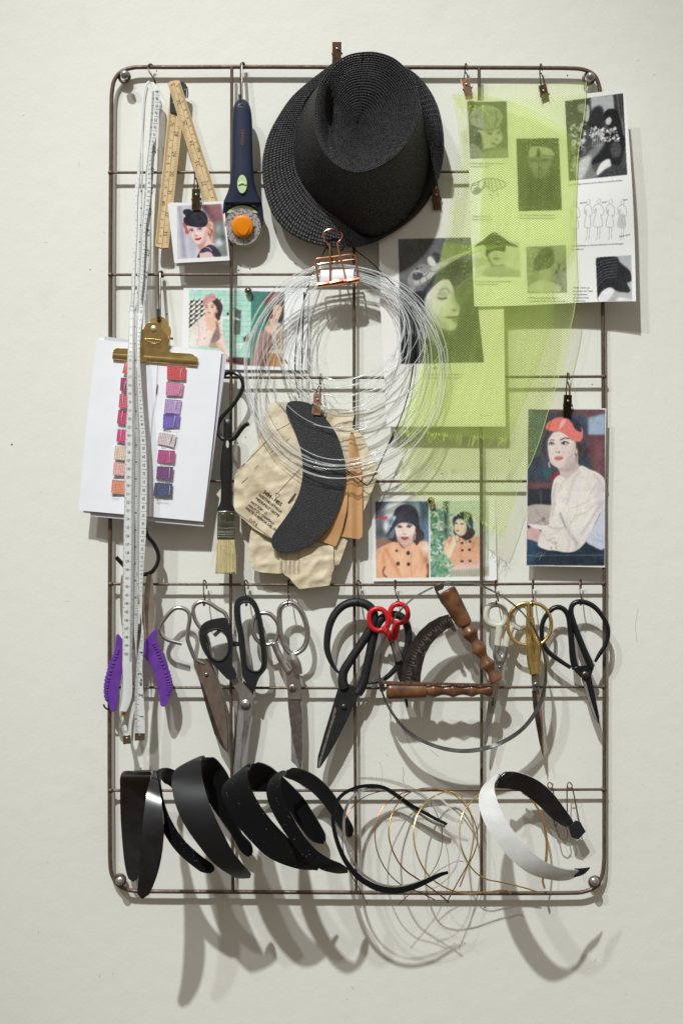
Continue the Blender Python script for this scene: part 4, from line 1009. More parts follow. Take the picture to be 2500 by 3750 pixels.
        if x0 > 1300: c.p("%d,%d %d,%d %d,%d %d,%d" % (x0 - 10, y0 + 110, x0 - 28, y0 + 190, x0 + 24, y0 + 192, x0 + 12, y0 + 110), (170, 170, 168), 2, op=.6, tex=20)
    # H dark hat
    c.clip("1136,1554 1392,1536 1398,1868 1148,1872")
    c.r("1136,1554 1392,1536 1398,1868 1148,1872", (176, 178, 180), 1); c.p("1140,1560 1280,1548 1310,1590 1380,1650 1392,1720 1360,1740 1385,1800 1300,1800 1240,1770 1180,1800 1150,1860 1138,1700", (34, 34, 38), 1, tex=8)
    for k in range(7): c.l("1142,%d 1200,%d 1290,%d" % (1600 + k * 28, 1575 + k * 22, 1560 + k * 22), 4, (104, 104, 108), .5)
    c.p("1150,1860 1180,1800 1240,1770 1270,1800 1210,1868", (226, 226, 228), 1); c.p("1290,1868 1300,1840 1370,1850 1396,1866", (220, 220, 222), 1.5)
    c.clip("218,436 498,434 510,840 235,845", "566,700 872,698 894,1215 584,1222", "268,1440 590,1440 600,1694 272,1694", "636,1478 922,1464 932,1808 648,1812", "915,432 1332,375 1362,960 944,1004", "1136,1554 1392,1536 1398,1868 1148,1872")
    c.finish(2, .99, .4); c.noise(4, .7)
    global page_h
    def hf(u, v):
        return .0255 - .001 * v + .022 * np.clip(u - .25, 0, 1) ** 1.5 * (1 - .35 * v) + .002 * np.sin(v * 9 + u * 4) * u
    tl, tr, b_r, bl = R3("212,432")[0], R3("1345,345")[0], R3("1425,1868")[0], R3("266,1906")[0]
    t = thing('magazine_page', 'large white page with many small black and white hat pictures under the net', 'page', (2000, 1110, .02))
    bx = lambda u, v: 8 * np.sin(v * 3.14) * u - 2 * np.sin(v * 3.14) * (1 - u)
    by = lambda u, v: -14 * np.sin(u * 3.14) * (1 - v) * -.6 + 2 * np.sin(u * 6.3) * v
    G = quad(tl, tr, b_r, bl, 330, 420, hf, bx, by)
    sheet('print', G, M['print_matt'], c, .00025, t)
    # nearest height lookup for lettering
    def f(x, y):
        i = int(np.clip((y - 380) / 740 * 419, 0, 419)); row = G[i]
        j = int(np.argmin(np.abs(row[:, 0] - x)));
        i = int(np.argmin(np.abs(G[:, j, 1] - y)))
        return float(G[i, j, 2])
    q = MB()
    for s, x, y, a in (("5. Kleine drapierte Cocarpes und tauchen", 232, 884, 0), ("ganz gerecht zu tragen", 236, 906, 0), ("Drapierte Glocke aus", 255, 1265, 0), ("Panama-Viscose Hessen", 252, 1287, 0),
                       ("1955 Schwarzes Pillbox mit einem grossen", 588, 1255, 0), ("Hut mit Schmuckwerk, Glocke von Breiten", 586, 1277, 0), ("Jud. 1955 Inge Leichmann bei der Arbeit an einem Brautschleier", 943, 1038, -5),
                       ("1963 Modellskizze von Gertrud Hochsmann mit Anmerkungen", 958, 1478, -3), ("von Adele List", 960, 1500, -1), ("1955/61  Cloche aus", 970, 1776, 0), ("dunkelroten (mit Textil-", 970, 1800, 0),
                       ("farben gefarbten),", 971, 1824, 0), ("geflochtenen Pedal-", 972, 1848, 0), ("strohbortchen", 974, 1870, 0), ("1. Kuhler Dreispitz mit einem Strohschleier", 272, 1732, 0), ("Sammig Kohmann, Polster", 276, 1752, 0),
                       ("1957 Handgefertigte Damenkappe in", 652, 1850, 0), ("naturgefarbtem feinen Vorne nur wie seidig", 654, 1872, 0)):
        px, py = R3("%d,%d" % (x, y))[0]
        text(q, s, px, py, 6.2, a, f, 'l', .3, wx=.86)
    for s, x, y in (("Mantya", 1045, 1160), ("Schan", 1200, 1155), ("Paloa", 1350, 1138), ("Mode Stork", 1345, 1395)):
        px, py = R3("%d,%d" % (x, y))[0]; text(q, s, px, py, 6, -12, f, 'c', .4)
    ob('printed_text', q, M['ink_grey'], t, smooth='flat', recalc=False, kind='stuff')
page_many()
clip(*R3("236,418")[0], -14, .0330, 'light copper clip tilted to the left at the corner of the green net', 'bronze_light', hookto=(1704, 246))
clip(*R3("786,464")[0], -12, .0265, 'clip seen through the green net, holding up the top of the printed page', 'bronze', hookto=(1978, 247))

# ---------------------------------------------------------------- free-form sheets
_vn = np.random.RandomState(4).rand(64, 64)
def vnoise(x, y, sc):
    x = np.asarray(x, float) / sc; y = np.asarray(y, float) / sc
    i, j = np.floor(x).astype(int), np.floor(y).astype(int); fx, fy = x - i, y - j
    fx = fx * fx * (3 - 2 * fx); fy = fy * fy * (3 - 2 * fy)
    g = lambda a, b: _vn[a % 64, b % 64]
    return (g(i, j) * (1 - fx) + g(i + 1, j) * fx) * (1 - fy) + (g(i, j + 1) * (1 - fx) + g(i + 1, j + 1) * fx) * fy
def cloth(mb, out, hf, step=10, th=.0002, smooth=3, crease=None):
    """a free-form thin sheet: outline in photo px, height hf(x, y), filled with a fine triangle mesh"""
    a = np.array([p[:2] for p in out], float)
    if smooth: a = cr(a, smooth, True)
    b = []
    for k in range(len(a)):
        p, q = a[k], a[(k + 1) % len(a)]; n = max(1, int(np.linalg.norm(q - p) / step))
        for i in range(n): b.append(p + (q - p) * i / n)
    b = np.array(b); nb = len(b)
    xs = np.arange(b[:, 0].min(), b[:, 0].max(), step); ys = np.arange(b[:, 1].min(), b[:, 1].max(), step * .87)
    ins = [(x + (step / 2 if k % 2 else 0), y) for k, y in enumerate(ys) for x in xs]
    ins = np.array(ins)
    c = np.zeros(len(ins), bool)
    for k in range(nb):
        X1, Y1 = b[k]; X2, Y2 = b[(k + 1) % nb]
        if Y1 == Y2: continue
        r = (ins[:, 1] > min(Y1, Y2)) & (ins[:, 1] <= max(Y1, Y2))
        xi = X1 + (ins[:, 1] - Y1) * (X2 - X1) / (Y2 - Y1)
        c ^= r & (ins[:, 0] < xi)
    ins = ins[c]
    d = np.array([np.min(np.abs(b - p).sum(1)) for p in ins]) if len(ins) else np.zeros(0)
    ins = ins[d > step * .5]
    pts = [Vector(p) for p in np.concatenate([b, ins])]
    ov, oe, of, _, _, _ = geometry.delaunay_2d_cdt(pts, [(k, (k + 1) % nb) for k in range(nb)], [], 1, 1e-6)
    V = np.array([tuple(v) for v in ov]); H = np.array(hf(V[:, 0], V[:, 1])) + 0 * V[:, 0]
    n = len(V)
    F = PN(np.column_stack([V, H])); B = PN(np.column_stack([V, H - th]))
    fs = []; cnt = {}
    for f in of:
        x = V[list(f)]
        ar = (x[1][0] - x[0][0]) * (x[2][1] - x[0][1]) - (x[1][1] - x[0][1]) * (x[2][0] - x[0][0])
        f = tuple(f) if ar < 0 else tuple(f)[::-1]
        fs.append(f); fs.append(tuple(i + n for i in f)[::-1])
        for i in range(len(f)): cnt[(f[i], f[(i + 1) % len(f)])] = 1
    for (i, j) in list(cnt):
        if (j, i) not in cnt: fs.append((j, i, i + n, j + n))
    mb.add(np.concatenate([F, B]), fs)

# ---------------------------------------------------------------- measuring tapes
M['tape'] = mat('white_tape_vinyl', (222, 224, 222), .42, 0, col2=(212, 214, 212), vscale=50)
M['tape_cut'] = mat('tape_end_metal', (150, 140, 116), .3, .9)
def tapes():
    hA = lambda y: np.interp(y, [270, 700, 1150, 1300, 1950, 2400, 2800], [.0215, .030, .044, .056, .056, .050, .044])
    def H(pts, f, dh=0): return [(x, y, float(f(y)) + dh) for x, y in [p[:2] for p in pts]]
    t = thing('tape_measure', 'long white tape measure hanging over a thin hook, ends at lower left', 'tape measure', (548, 280, .022))
    def strand(L, Rr, dh, name='tape_strand', bow=.0006):
        q = MB(); band(q, H(L, hA, dh), H(Rr, hA, dh), .0005, 8, 5, bow); ob(name, q, M['tape'], t)
        l = cr(np.array([p[:2] for p in L]), 12); r = cr(np.array([p[:2] for p in Rr]), 12)
        o1, o2 = np.argsort(l[:, 1]), np.argsort(r[:, 1])
        xl = lambda y: float(np.interp(y, l[o1, 1], l[o1, 0])); xr = lambda y: float(np.interp(y, r[o2, 1], r[o2, 0]))
        def f(x, y):
            a, b = xl(y), xr(y); u = min(max((x - a) / (b - a + 1e-6), 0), 1)
            return float(hA(y)) + dh + bow * (1 - (2 * u - 1) ** 2)
        return xl, xr, f
    # front strand on the left: 92 ... 150 cm
    L = R19("458,248 425,285 402,370 391,480 386,640 372,760 358,900 348,1130 328,1260 316,1400 318,1560 318,1720 305,1860 297,1960 295,2150 288,2352") + R4("455,440 447,700 437,860 432,1100 436,1260 425,1420 420,1560 412,1900 412,2100 405,2340") + R20("334,500 330,760 333,1000 333,1300 343,1480 340,1650 322,1770 300,1860")
    Rr = R19("474,262 440,300 425,370 412,480 406,640 396,760 386,900 380,1130 372,1260 360,1400 356,1560 352,1720 345,1860 340,1960 332,2150 322,2352") + R4("497,440 495,700 498,860 497,1100 500,1260 497,1420 500,1560 495,1900 492,2100 495,2340") + R20("466,500 462,760 455,1000 450,1300 455,1480 452,1650 425,1770 380,1870")
    xl, xr, f = strand(L, Rr, .004)
    q = MB(); k = MB(); qs = MB()
    def yof(n):
        return float(np.interp(n, [88, 94, 104, 113, 133, 139, 150], [500, 686, 985, 1257.6, 1869.5, 2055, 2394.6]))
    for n in range(90, 151):
        y = yof(n); a, b = xl(y), xr(y); w = b - a
        text(q, str(n), a + w * .38, y, 10.5 * min(1, w / 30), 0, f, wx=.62 * w / 36, eps=.0004)
        line(k, [(a + w * .62, y), (a + w * .72, y)], .9, f, .0004)
        y2 = (yof(n) + yof(n + 1)) / 2; line(k, [(xl(y2), y2), (xr(y2), y2)], .9, f, .0004)
        for j in range(10):
            yy = y + (j / 10) * 30.6; bb = xr(yy)
            line(k, [(bb - w * (.26 if j else .3), yy), (bb - .4, yy)], .8, f, .0004)
            if n > 104: line(k, [(xl(yy) + .3, yy), (xl(yy) + 2.5, yy)], .7, f, .0004)
    ob('printed_numbers', q, M['ink'], t, smooth='flat', recalc=False, kind='stuff')
    ob('printed_scale', k, M['ink'], t, smooth='flat', recalc=False, kind='stuff')
    q = MB(); plate(q, R20("318,1852 340,1842 397,1862 378,1918 352,1925 298,1948"), .0452, .0012); e = ob('end_tag', q, M['brass_tag'], t, bevel=.0002)
    q = MB(); p = R20("350,1890")[0]; button(q, *p, .0464, 3, .0008, 10); ob('stud', q, M['steel_dark'], e)
    # thin edge-on strand down the middle
    L2 = R19("446,310 424,420 408,640 398,900 390,1130 380,1300 372,1560 362,1800 350,2100 340,2352") + R4("500,440 498,700 500,860 500,1100 503,1260 500,1420 502,1700 497,1900 495,2200") + R20("466,100 468,400 465,700 475,900 490,1050 500,1200")
    R2_ = R19("456,330 436,420 420,640 407,900 404,1130 400,1300 392,1560 382,1800 372,2100 362,2352") + R4("516,440 514,700 518,860 514,1100 522,1260 524,1420 528,1700 528,1900 524,2200") + R20("510,100 520,400 530,700 520,900 510,1050 508,1200")
    xl, xr, f = strand(L2, R2_, 0)
    k = MB()
    for y in np.arange(560, 2380, 6.2):
        a, b = xl(y), xr(y); line(k, [(a + (b - a) * .3, y), (b - .5, y + 1)], 1.1, f, .0004)
    rs = random.Random(3)
    for y in np.arange(700, 2300, 62): text(k, rs.choice('5638429'), (xl(y) + xr(y)) / 2, y, 8, 90, f, eps=.0004)
    ob('printed_scale', k, M['ink'], t, smooth='flat', recalc=False, kind='stuff')
    # upper right strand, numbers hanging upside down: 79 ... 17, then twisting to the inch side 4 ... 1
    La = R19("462,262 480,300 487,380 472,640 458,840 442,1000 428,1130 414,1350 402,1500 392,1660 382,1800 372,2000 362,2150 352,2352") + R4("520,440 510,640 512,860 510,1000 518,1260 525,1420 530,1560 530,1900 522,2100 518,2340") + R20("518,250 535,480 555,660 568,780")
    Ra = R19("500,262 545,310 565,380 550,640 527,800 492,900 480,1100 478,1300 458,1480 430,1650 424,1800 412,2000 406,2150 386,2352") + R4("575,440 550,640 545,860 560,1100 572,1260 585,1420 598,1600 605,1850 602,2100 597,2340") + R20("584,250 577,450 575,660 576,780")
    xl, xr, f = strand(La, Ra, .002)
    q = MB(); k = MB()
    def yo(n): return float(np.interp(-n, [-79, -70, -61, -50, -35, -28, -20, -16], [334, 570, 867, 1202, 1642, 1857, 2103, 2228]))
    for n in range(17, 80):
        y = yo(n); a, b = xl(y), xr(y); w = b - a
        if w > 9: text(q, str(n), b - w * .34, y, 11 * min(1, w / 30), 180, f, wx=.7 * min(1, w / 26), eps=.0004)
        y2 = (yo(n) + yo(n + 1)) / 2; line(k, [(xl(y2) + w * .4, y2), (xr(y2), y2 + 1)], .9, f, .0004)
        for j in range(10):
            yy = y + j * 3.05; aa, ww = xl(yy), xr(yy) - xl(yy); line(k, [(aa + .5, yy), (aa + ww * .3, yy)], .8, f, .0004)
    ob('printed_numbers', q, M['ink'], t, smooth='flat', recalc=False, kind='stuff')
    ob('printed_scale', k, M['ink'], t, smooth='flat', recalc=False, kind='stuff')
    Lb = R20("570,770 564,880 548,1000 526,1150 512,1300 494,1480 484,1700 484,1900 486,2135")
    Rb = R20("578,770 596,880 596,1000 588,1150 578,1300 582,1480 594,1700 606,1900 608,2135")
    xl, xr, f = strand(Lb, Rb, .002)
    q = MB(); k = MB()
    for s, x, y, sz in (("4", 565, 1142, 11), ("3", 545, 1405, 13), ("2", 555, 1667, 15), ("1", 566, 1928, 15), ("60 in", 556, 1505, 9)):
        px, py = R20("%d,%d" % (x, y))[0]; text(q, s, px, py, sz, -90, f, shear=.25 if len(s) > 1 else 0, eps=.0004, bold=.6)
    for y in (1170, 1432, 1695, 1958):
        py = R20("0,%d" % y)[0][1]; line(k, [(xl(py), py), (xr(py), py)], 1.1, f, .0004)
    for i, y in enumerate(np.arange(2300, 2690, 5.0)): line(k, [(xl(y), y), (xl(y) + (10 if i % 4 else 17), y)], 1.0, f, .0004)
    ob('printed_numbers', q, M['ink'], t, smooth='flat', recalc=False, kind='stuff')
    ob('printed_scale', k, M['ink'], t, smooth='flat', recalc=False, kind='stuff')
    q = MB(); plate(q, R20("484,2128 608,2122 608,2220 484,2226"), .0445, .0016); e = ob('end_cap', q, M['tape_cut'], t, bevel=.0003)
    for x, y, r in ((545, 2163, 4.5), (500, 2143, 2), (590, 2143, 2)):
        q = MB(); p = R20("%d,%d" % (x, y))[0]; button(q, *p, .0461, r, .0007, 12); ob('stud', q, M['zinc'], e)
    # inch strand at the right rear: 27 ... 21
    Lc = R19("490,700 482,860 470,1100 456,1300 440,1500 426,1680 416,1900 404,2150 388,2352") + R4("560,300 552,560 542,700")
    Rc = R19("535,700 528,860 508,1100 492,1300 482,1500 472,1680 464,1900 448,2100 430,2352") + R4("592,300 570,560 556,700")
    xl, xr, f = strand(Lc, Rc, -.006)
    q = MB(); k = MB()
    for s, x, y in (("2|7", 512, 910), ("1|7", 497, 1110), ("2|6", 478, 1300), ("2|5", 463, 1502), ("2|4", 447, 1702), ("2|3", 442, 1897), ("2|2", 424, 2102), ("2|1", 408, 2300)):
        px, py = R19("%d,%d" % (x, y))[0]; text(q, s, px, py, 15, -84, f, 'c', .1, eps=.0004)
    for i, y in enumerate(np.arange(600, 1230, 9.5)): line(k, [(xl(y), y), (xl(y) + (6 if i % 4 else 11), y)], 1.0, f, .0004)
    ob('printed_numbers', q, M['ink'], t, smooth='flat', recalc=False, kind='stuff')
    ob('printed_scale', k, M['ink'], t, smooth='flat', recalc=False, kind='stuff')
    # rear strand that turns up at the bottom and ends in a small metal cap
    q = MB(); band(q, [(x, y, .040) for x, y in R20("452,1100 455,1290 462,1420 470,1500 478,1540")], [(x, y, .0395) for x, y in R20("505,1090 512,1230 512,1340 505,1450 480,1545")], .0005, 8, 3); ob('tape_strand', q, M['tape'], t)
    L3 = R20("343,1460 312,1600 300,1750 292,1880 316,1990 332,2080 342,2170"); R3_ = R20("352,1462 345,1600 332,1750 330,1880 366,1990 392,2080 412,2165")
    q = MB(); band(q, [(x, y, .038) for x, y in L3], [(x, y, .037) for x, y in R3_], .0005, 8, 3); ob('tape_strand', q, M['tape'], t)
    q = MB(); fz = .0385
    for i, y in enumerate(np.arange(2490, 2690, 4.4)):
        l = np.array(L3); x = float(np.interp(y, l[:, 1], l[:, 0])); line(q, [(x, y), (x + 6, y + 1)], 1, fz, .0004)
    text(q, '1', *R20("352,2000")[0], 9, 70, fz, eps=.0004); text(q, '2', *R20("378,2105")[0], 11, 70, fz, eps=.0004)
    ob('printed_scale', q, M['ink'], t, smooth='flat', recalc=False, kind='stuff')
    q = MB(); plate(q, R20("335,2160 430,2155 438,2262 342,2272"), .0375, .0016); e = ob('end_cap', q, M['tape_cut'], t, bevel=.0003)
    q = MB(); p = R20("388,2200")[0]; button(q, *p, .0391, 4.5, .0007, 12); ob('stud', q, M['zinc'], e)
M['brass_tag'] = mat('beige_metal_tag', (206, 180, 132), .45, .5)
tapes()
hook(R19("500,110,.0085 482,92,.010 462,95,.0155 452,118,.018 462,160,.020 490,205,.021 515,250,.0215 524,300,.020 515,320,.017"), 'thin dark bronze hook at the top left carrying the tape measure', .0010)

# ---------------------------------------------------------------- folding ruler
M['ruler'] = mat('yellow_beech', (220, 194, 150), .5, 0, col2=(204, 174, 126), vscale=70, stretch=(3, 1, .6), bump=.1)
M['ruler_dark'] = mat('black_ruler_side', (40, 38, 46), .4, 0)
def ruler():
    t = thing('folding_ruler', 'folded wooden ruler hanging open in an A shape beside the tape measure', 'ruler', R1("700,360,.02")[0])
    fa, fb, fc = .0235, .0205, .019
    q = MB(); plate(q, R1("660,420 705,400 735,620 718,640 658,622"), fb + .0005, .0026); ob('black_side', q, M['ruler_dark'], t, bevel=.0003)
    q = MB(); plate(q, R1("740,352 772,360 803,385 805,470 796,520 828,612 850,680 800,560 740,420"), fb - .002, .0026); ob('black_side', q, M['ruler_dark'], t, bevel=.0003)
    q = MB(); plate(q, R1("658,1640 668,1650 650,1800 640,1828 640,1700"), fb - .003, .0026); ob('black_side', q, M['ruler_dark'], t)
    q = MB(); plate(q, R1("552,1545 562,1550 540,1780 530,1790"), fb - .003, .0026); ob('black_side', q, M['ruler_dark'], t)
    out2 = R1("655,503 700,505 790,515 648,1826 590,1832 529,1815 527,1790")
    q = MB(); plate(q, out2, fb - .003, .0032); s2 = ob('wooden_leg', q, M['ruler'], t, bevel=.0004)
    q = MB(); plate(q, R1("529,1812 590,1830 642,1824 640,1836 590,1840 530,1822"), fb - .0025, .0022); ob('red_tip', q, mat('red_edge', (120, 40, 36), .5), s2)
    out1 = R1("637,375 665,356 705,348 745,352 1085,1415 1110,1490 975,1490 958,1415 725,660")
    q = MB(); plate(q, out1, fa - .003, .0032); s1 = ob('wooden_leg', q, M['ruler'], t, bevel=.0004)
    zb = fb + .0002; za = fa + .0002
    q = MB()
    def dg(L_, ang, sz, z):
        for s, x, y in L_:
            px, py = R1("%d,%d" % (x, y))[0]; text(q, s, px, py, sz, ang, z, eps=.0001)
    dg((("28", 715, 820), ("29", 693, 1000), ("30", 678, 1175), ("31", 657, 1335), ("32", 632, 1530), ("33", 617, 1700)), 96, 14, zb)
    dg((("9", 695, 665), ("1", 675, 803), ("2", 668, 877), ("3", 662, 943), ("4", 650, 1017), ("6", 638, 1157), ("7", 632, 1228), ("8", 622, 1294), ("9", 614, 1366), ("1", 598, 1507), ("2", 592, 1577), ("3", 585, 1650), ("4", 577, 1720)), 96, 9, zb)
    dg((("70", 678, 735), ("5", 643, 1083), ("80", 603, 1435), ("5", 568, 1790)), 96, 12, zb)
    dg((("2", 683, 383), ("26", 735, 545), ("25", 790, 725), ("24", 848, 905), ("23", 903, 1085), ("22", 955, 1260)), -107, 14, za)
    dg((("8", 723, 400), ("7", 743, 470), ("6", 767, 540), ("4", 815, 683), ("3", 835, 752), ("2", 857, 825), ("1", 880, 895), ("9", 923, 1037), ("8", 944, 1105), ("6", 988, 1243), ("4", 1033, 1385)), -107, 9, za)
    dg((("5", 793, 610), ("60", 910, 965), ("5", 1015, 1312)), -107, 12, za)
    ob('printed_numbers', q, M['ink'], t, smooth='flat', recalc=False, kind='stuff')
    q = MB()
    line(q, R1("690,360 1030,1415"), 1, za, .0001); line(q, R1("712,640 588,1828"), 1, zb, .0001)
    def ticks(a, b, n, ln, z):
        a, b = np.array(a), np.array(b); d = (b - a) / np.linalg.norm(b - a); nn = np.array([-d[1], d[0]]) * (1 if ln > 0 else -1)
        for i in range(n):
            p = a + (b - a) * i / n + nn * .8; l_ = abs(ln) * (1 if i % 5 else 1.5); line(q, [p, p + nn * l_], .9, z, .0001)
    ticks(R1("663,520")[0], R1("532,1795")[0], 170, -8, zb); ticks(R1("758,760")[0], R1("650,1810")[0], 72, 11, zb)
    ticks(R1("648,400")[0], R1("960,1415")[0], 76, -11, za); ticks(R1("750,372")[0], R1("1080,1410")[0], 140, 8, za)
    ob('printed_scale', q, M['ink'], t, smooth='flat', recalc=False, kind='stuff')
    for x, y in ((683, 548), (790, 430)):
        q = MB(); button(q, *R1("%d,%d" % (x, y))[0], fb + .003, 2.2, .0006, 10); ob('rivet', q, M['zinc'], t)
ruler()
hook([(658, 470, .0135), (668, 370, .016), (672, 330, .0165), (684, 318, .0165), (688, 340, .0155), (686, 360, .0150)], 'thin dark hook wire hidden behind the folding ruler', .0008)

# ---------------------------------------------------------------- flat steel hooks
def flat_hook(x, y0, y1, label, hfront):
    """flat steel hook: over the bar at y0, cup at y1"""
    pts = [(x + 9, y0 + 17, .0075), (x + 8, y0 + 4, .0080), (x + 4, y0 - 6, .0105), (x, y0 - 4, .0165), (x - 1, y0 + 12, .0195), (x - 1, (y0 + y1) / 2, (.0195 + hfront) / 2), (x - 1, y1 - 22, hfront - .002),
           (x - 2, y1 - 4, hfront + .001), (x - 4, y1 - 1, hfront + .004), (x - 5, y1 - 12, hfront + .0075), (x - 6, y1 - 46, hfront + .0085)]
    q = MB(); tube(q, pts, .0021, 8, sub=6, flat=.45)
    return ob('flat_hook', q, M['steel_dark'], None, label, 'hook', 'flat steel hooks on the rack')
flat_hook(885, 236, 392, 'flat grey steel hook on the top bar holding the rotary cutter', .028)
flat_hook(586, 1000, 1178, 'flat grey steel hook holding the brass clip of the swatch sheets', .033)

# ---------------------------------------------------------------- rotary cutter
M['navy'] = mat('navy_plastic', (38, 44, 66), .36, 0, col2=(34, 40, 60), vscale=60, bump=.12, bscale=1800, bdist=.0002)
M['mint'] = mat('pale_green_plastic', (186, 208, 160), .4)
M['orange'] = mat('orange_plastic', (238, 140, 22), .35)
M['blade'] = mat('speckled_blade_steel', (196, 194, 194), .4, .35, col2=(96, 84, 82), vscale=420, det=5, vpos=(.5, .6), bump=.1)
def cutter():
    t = thing('rotary_cutter', 'navy handled rotary cutter with an orange knob on a round blade', 'rotary cutter', R1("1290,580,.028")[0])
    b = .021
    q = MB(); p = R1("1297,1636")[0]; lathe(q, (*p, b - .001), (*p, b + .0025), [(0, 74 * S), (.6, 75 * S), (1, 73 * S)], 48); ob('blade_guard', q, M['mint'], t)
    q = MB(); plate(q, R1("1117,1610 1135,1530 1190,1460 1297,1430 1400,1460 1460,1530 1478,1610 1440,1640 1160,1640"), b + .001, .0045, 2); ob('fork', q, M['black_plastic'], t)
    # rounded handle: lofted sections
    prof = [(515, 20, 1291), (530, 44, 1291), (560, 66, 1292), (640, 84, 1294), (800, 92, 1296), (1000, 94, 1297), (1120, 98, 1297), (1220, 106, 1297), (1300, 120, 1298), (1370, 145, 1298), (1425, 168, 1298)]
    q = MB(); seg = 24; V = []; fs = []
    A = cr(np.array(prof, float), 4)
    for yy, w, cx in A:
        px, py = R1("%f,%f" % (cx, yy))[0]; w = w * .41454
        th = .0085 * min(1, math.sqrt(max((yy - 508) / 60, .05))) * (1 if yy < 1200 else 1 - .35 * (yy - 1200) / 225)
        for k in range(seg):
            a = 2 * math.pi * k / seg; ca, sa = math.cos(a), math.sin(a)
            sx = math.copysign(abs(ca) ** .8, ca); sy = math.copysign(abs(sa) ** .7, sa)
            V.append((px + w * sx, py, b + .009 + th * sy))
    V = PN(np.array(V)); n = len(A)
    for i in range(n - 1):
        for k in range(seg): l = (k + 1) % seg; fs.append((i * seg + k, i * seg + l, (i + 1) * seg + l, (i + 1) * seg + k))
    fs.append(tuple(range(seg))); fs.append(tuple((n - 1) * seg + k for k in range(seg)))
    q.add(V, fs)
    h_ = ob('handle', q, M['navy'], t, ang=60)
    for sg in (-1, 1):
        pts = [(1298 + sg * x, y, hh) for x, y, hh in ((95, 1385, b + .008), (128, 1425, b + .007), (152, 1475, b + .0062), (168, 1535, b + .0055), (177, 1600, b + .005))]
        q = MB(); tube(q, [R1("%f,%f" % (x, y))[0] + (hh,) for x, y, hh in pts], [.0075, .0055, .0035, .0022, .001], 12, sub=6, flat=.7); ob('blade_shoulder', q, M['navy'], t)
    q = MB(); tube(q, [R1("%f,%f" % (1298 + x, y))[0] + (b + .0072,) for x, y in ((-120, 1415), (-60, 1412), (0, 1405), (60, 1412), (120, 1415))], .0050, 12, sub=4, flat=.8); ob('fork_bridge', q, M['navy'], t)
    q = MB(); p = R1("1299,1642")[0]; lathe(q, (*p, b + .003), (*p, b + .0062), [(0, 66 * S), (1, 66 * S)], 48); bl = ob('blade', q, M['blade'], t)
    q = MB(); p = R1("1297,1638")[0]; lathe(q, (*p, b + .006), (*p, b + .0125), [(0, 38.5 * S), (.5, 39.5 * S), (.85, 37 * S), (.95, 33 * S), (1, 28 * S)], 40); kn = ob('knob', q, M['orange'], t)
    q = MB(); tube(q, [(p[0] + 25.5 * math.cos(a), p[1] + 25.5 * math.sin(a), b + .0125) for a in np.linspace(0, 2 * math.pi, 24, endpoint=False)], .0004, 6, closed=True, sub=2); ob('knob_rim', q, mat('deep_orange', (214, 112, 8), .4), kn)
    q = MB(); c = R1("1295,1265")[0]
    sl = [(c[0] + 18 * math.cos(a), c[1] + 34 * math.sin(a)) for a in np.linspace(0, 2 * math.pi, 24, endpoint=False)]
    q = MB(); plate(q, [(c[0] + (x - c[0]) * 1.12, c[1] + (y - c[1]) * 1.06) for x, y in sl], b + .0145, .0024); ob('slide_recess', q, M['black_plastic'], t, bevel=.0004)
    q = MB(); plate(q, sl, b + .0165, .0018); ob('slide_lock', q, M['mint'], t, bevel=.0007)
    q = MB(); tube(q, [(c[0] - 14, c[1] + 2, b + .0186), (c[0], c[1] - 4, b + .0190), (c[0] + 14, c[1] + 2, b + .0186)], .0012, 8); ob('slide_ridge', q, M['mint'], t)
    q = MB(); text(q, 'FISKARS', *R1("1297,850")[0], 10, -89, b + .0178, wx=1.05, spacing=1.05); ob('logo_lettering', q, mat('red_print', (150, 74, 66), .5), t, smooth='flat', recalc=False, kind='stuff')
    q = MB(); p = R1("1291,578")[0]; lathe(q, (*p, b + .010), (*p, b + .0172), [(0, 10 * S), (1, 10 * S)], 20, flat=.8); ob('hang_hole', q, mat('dark_hole', (14, 14, 16), .8), t)
cutter()

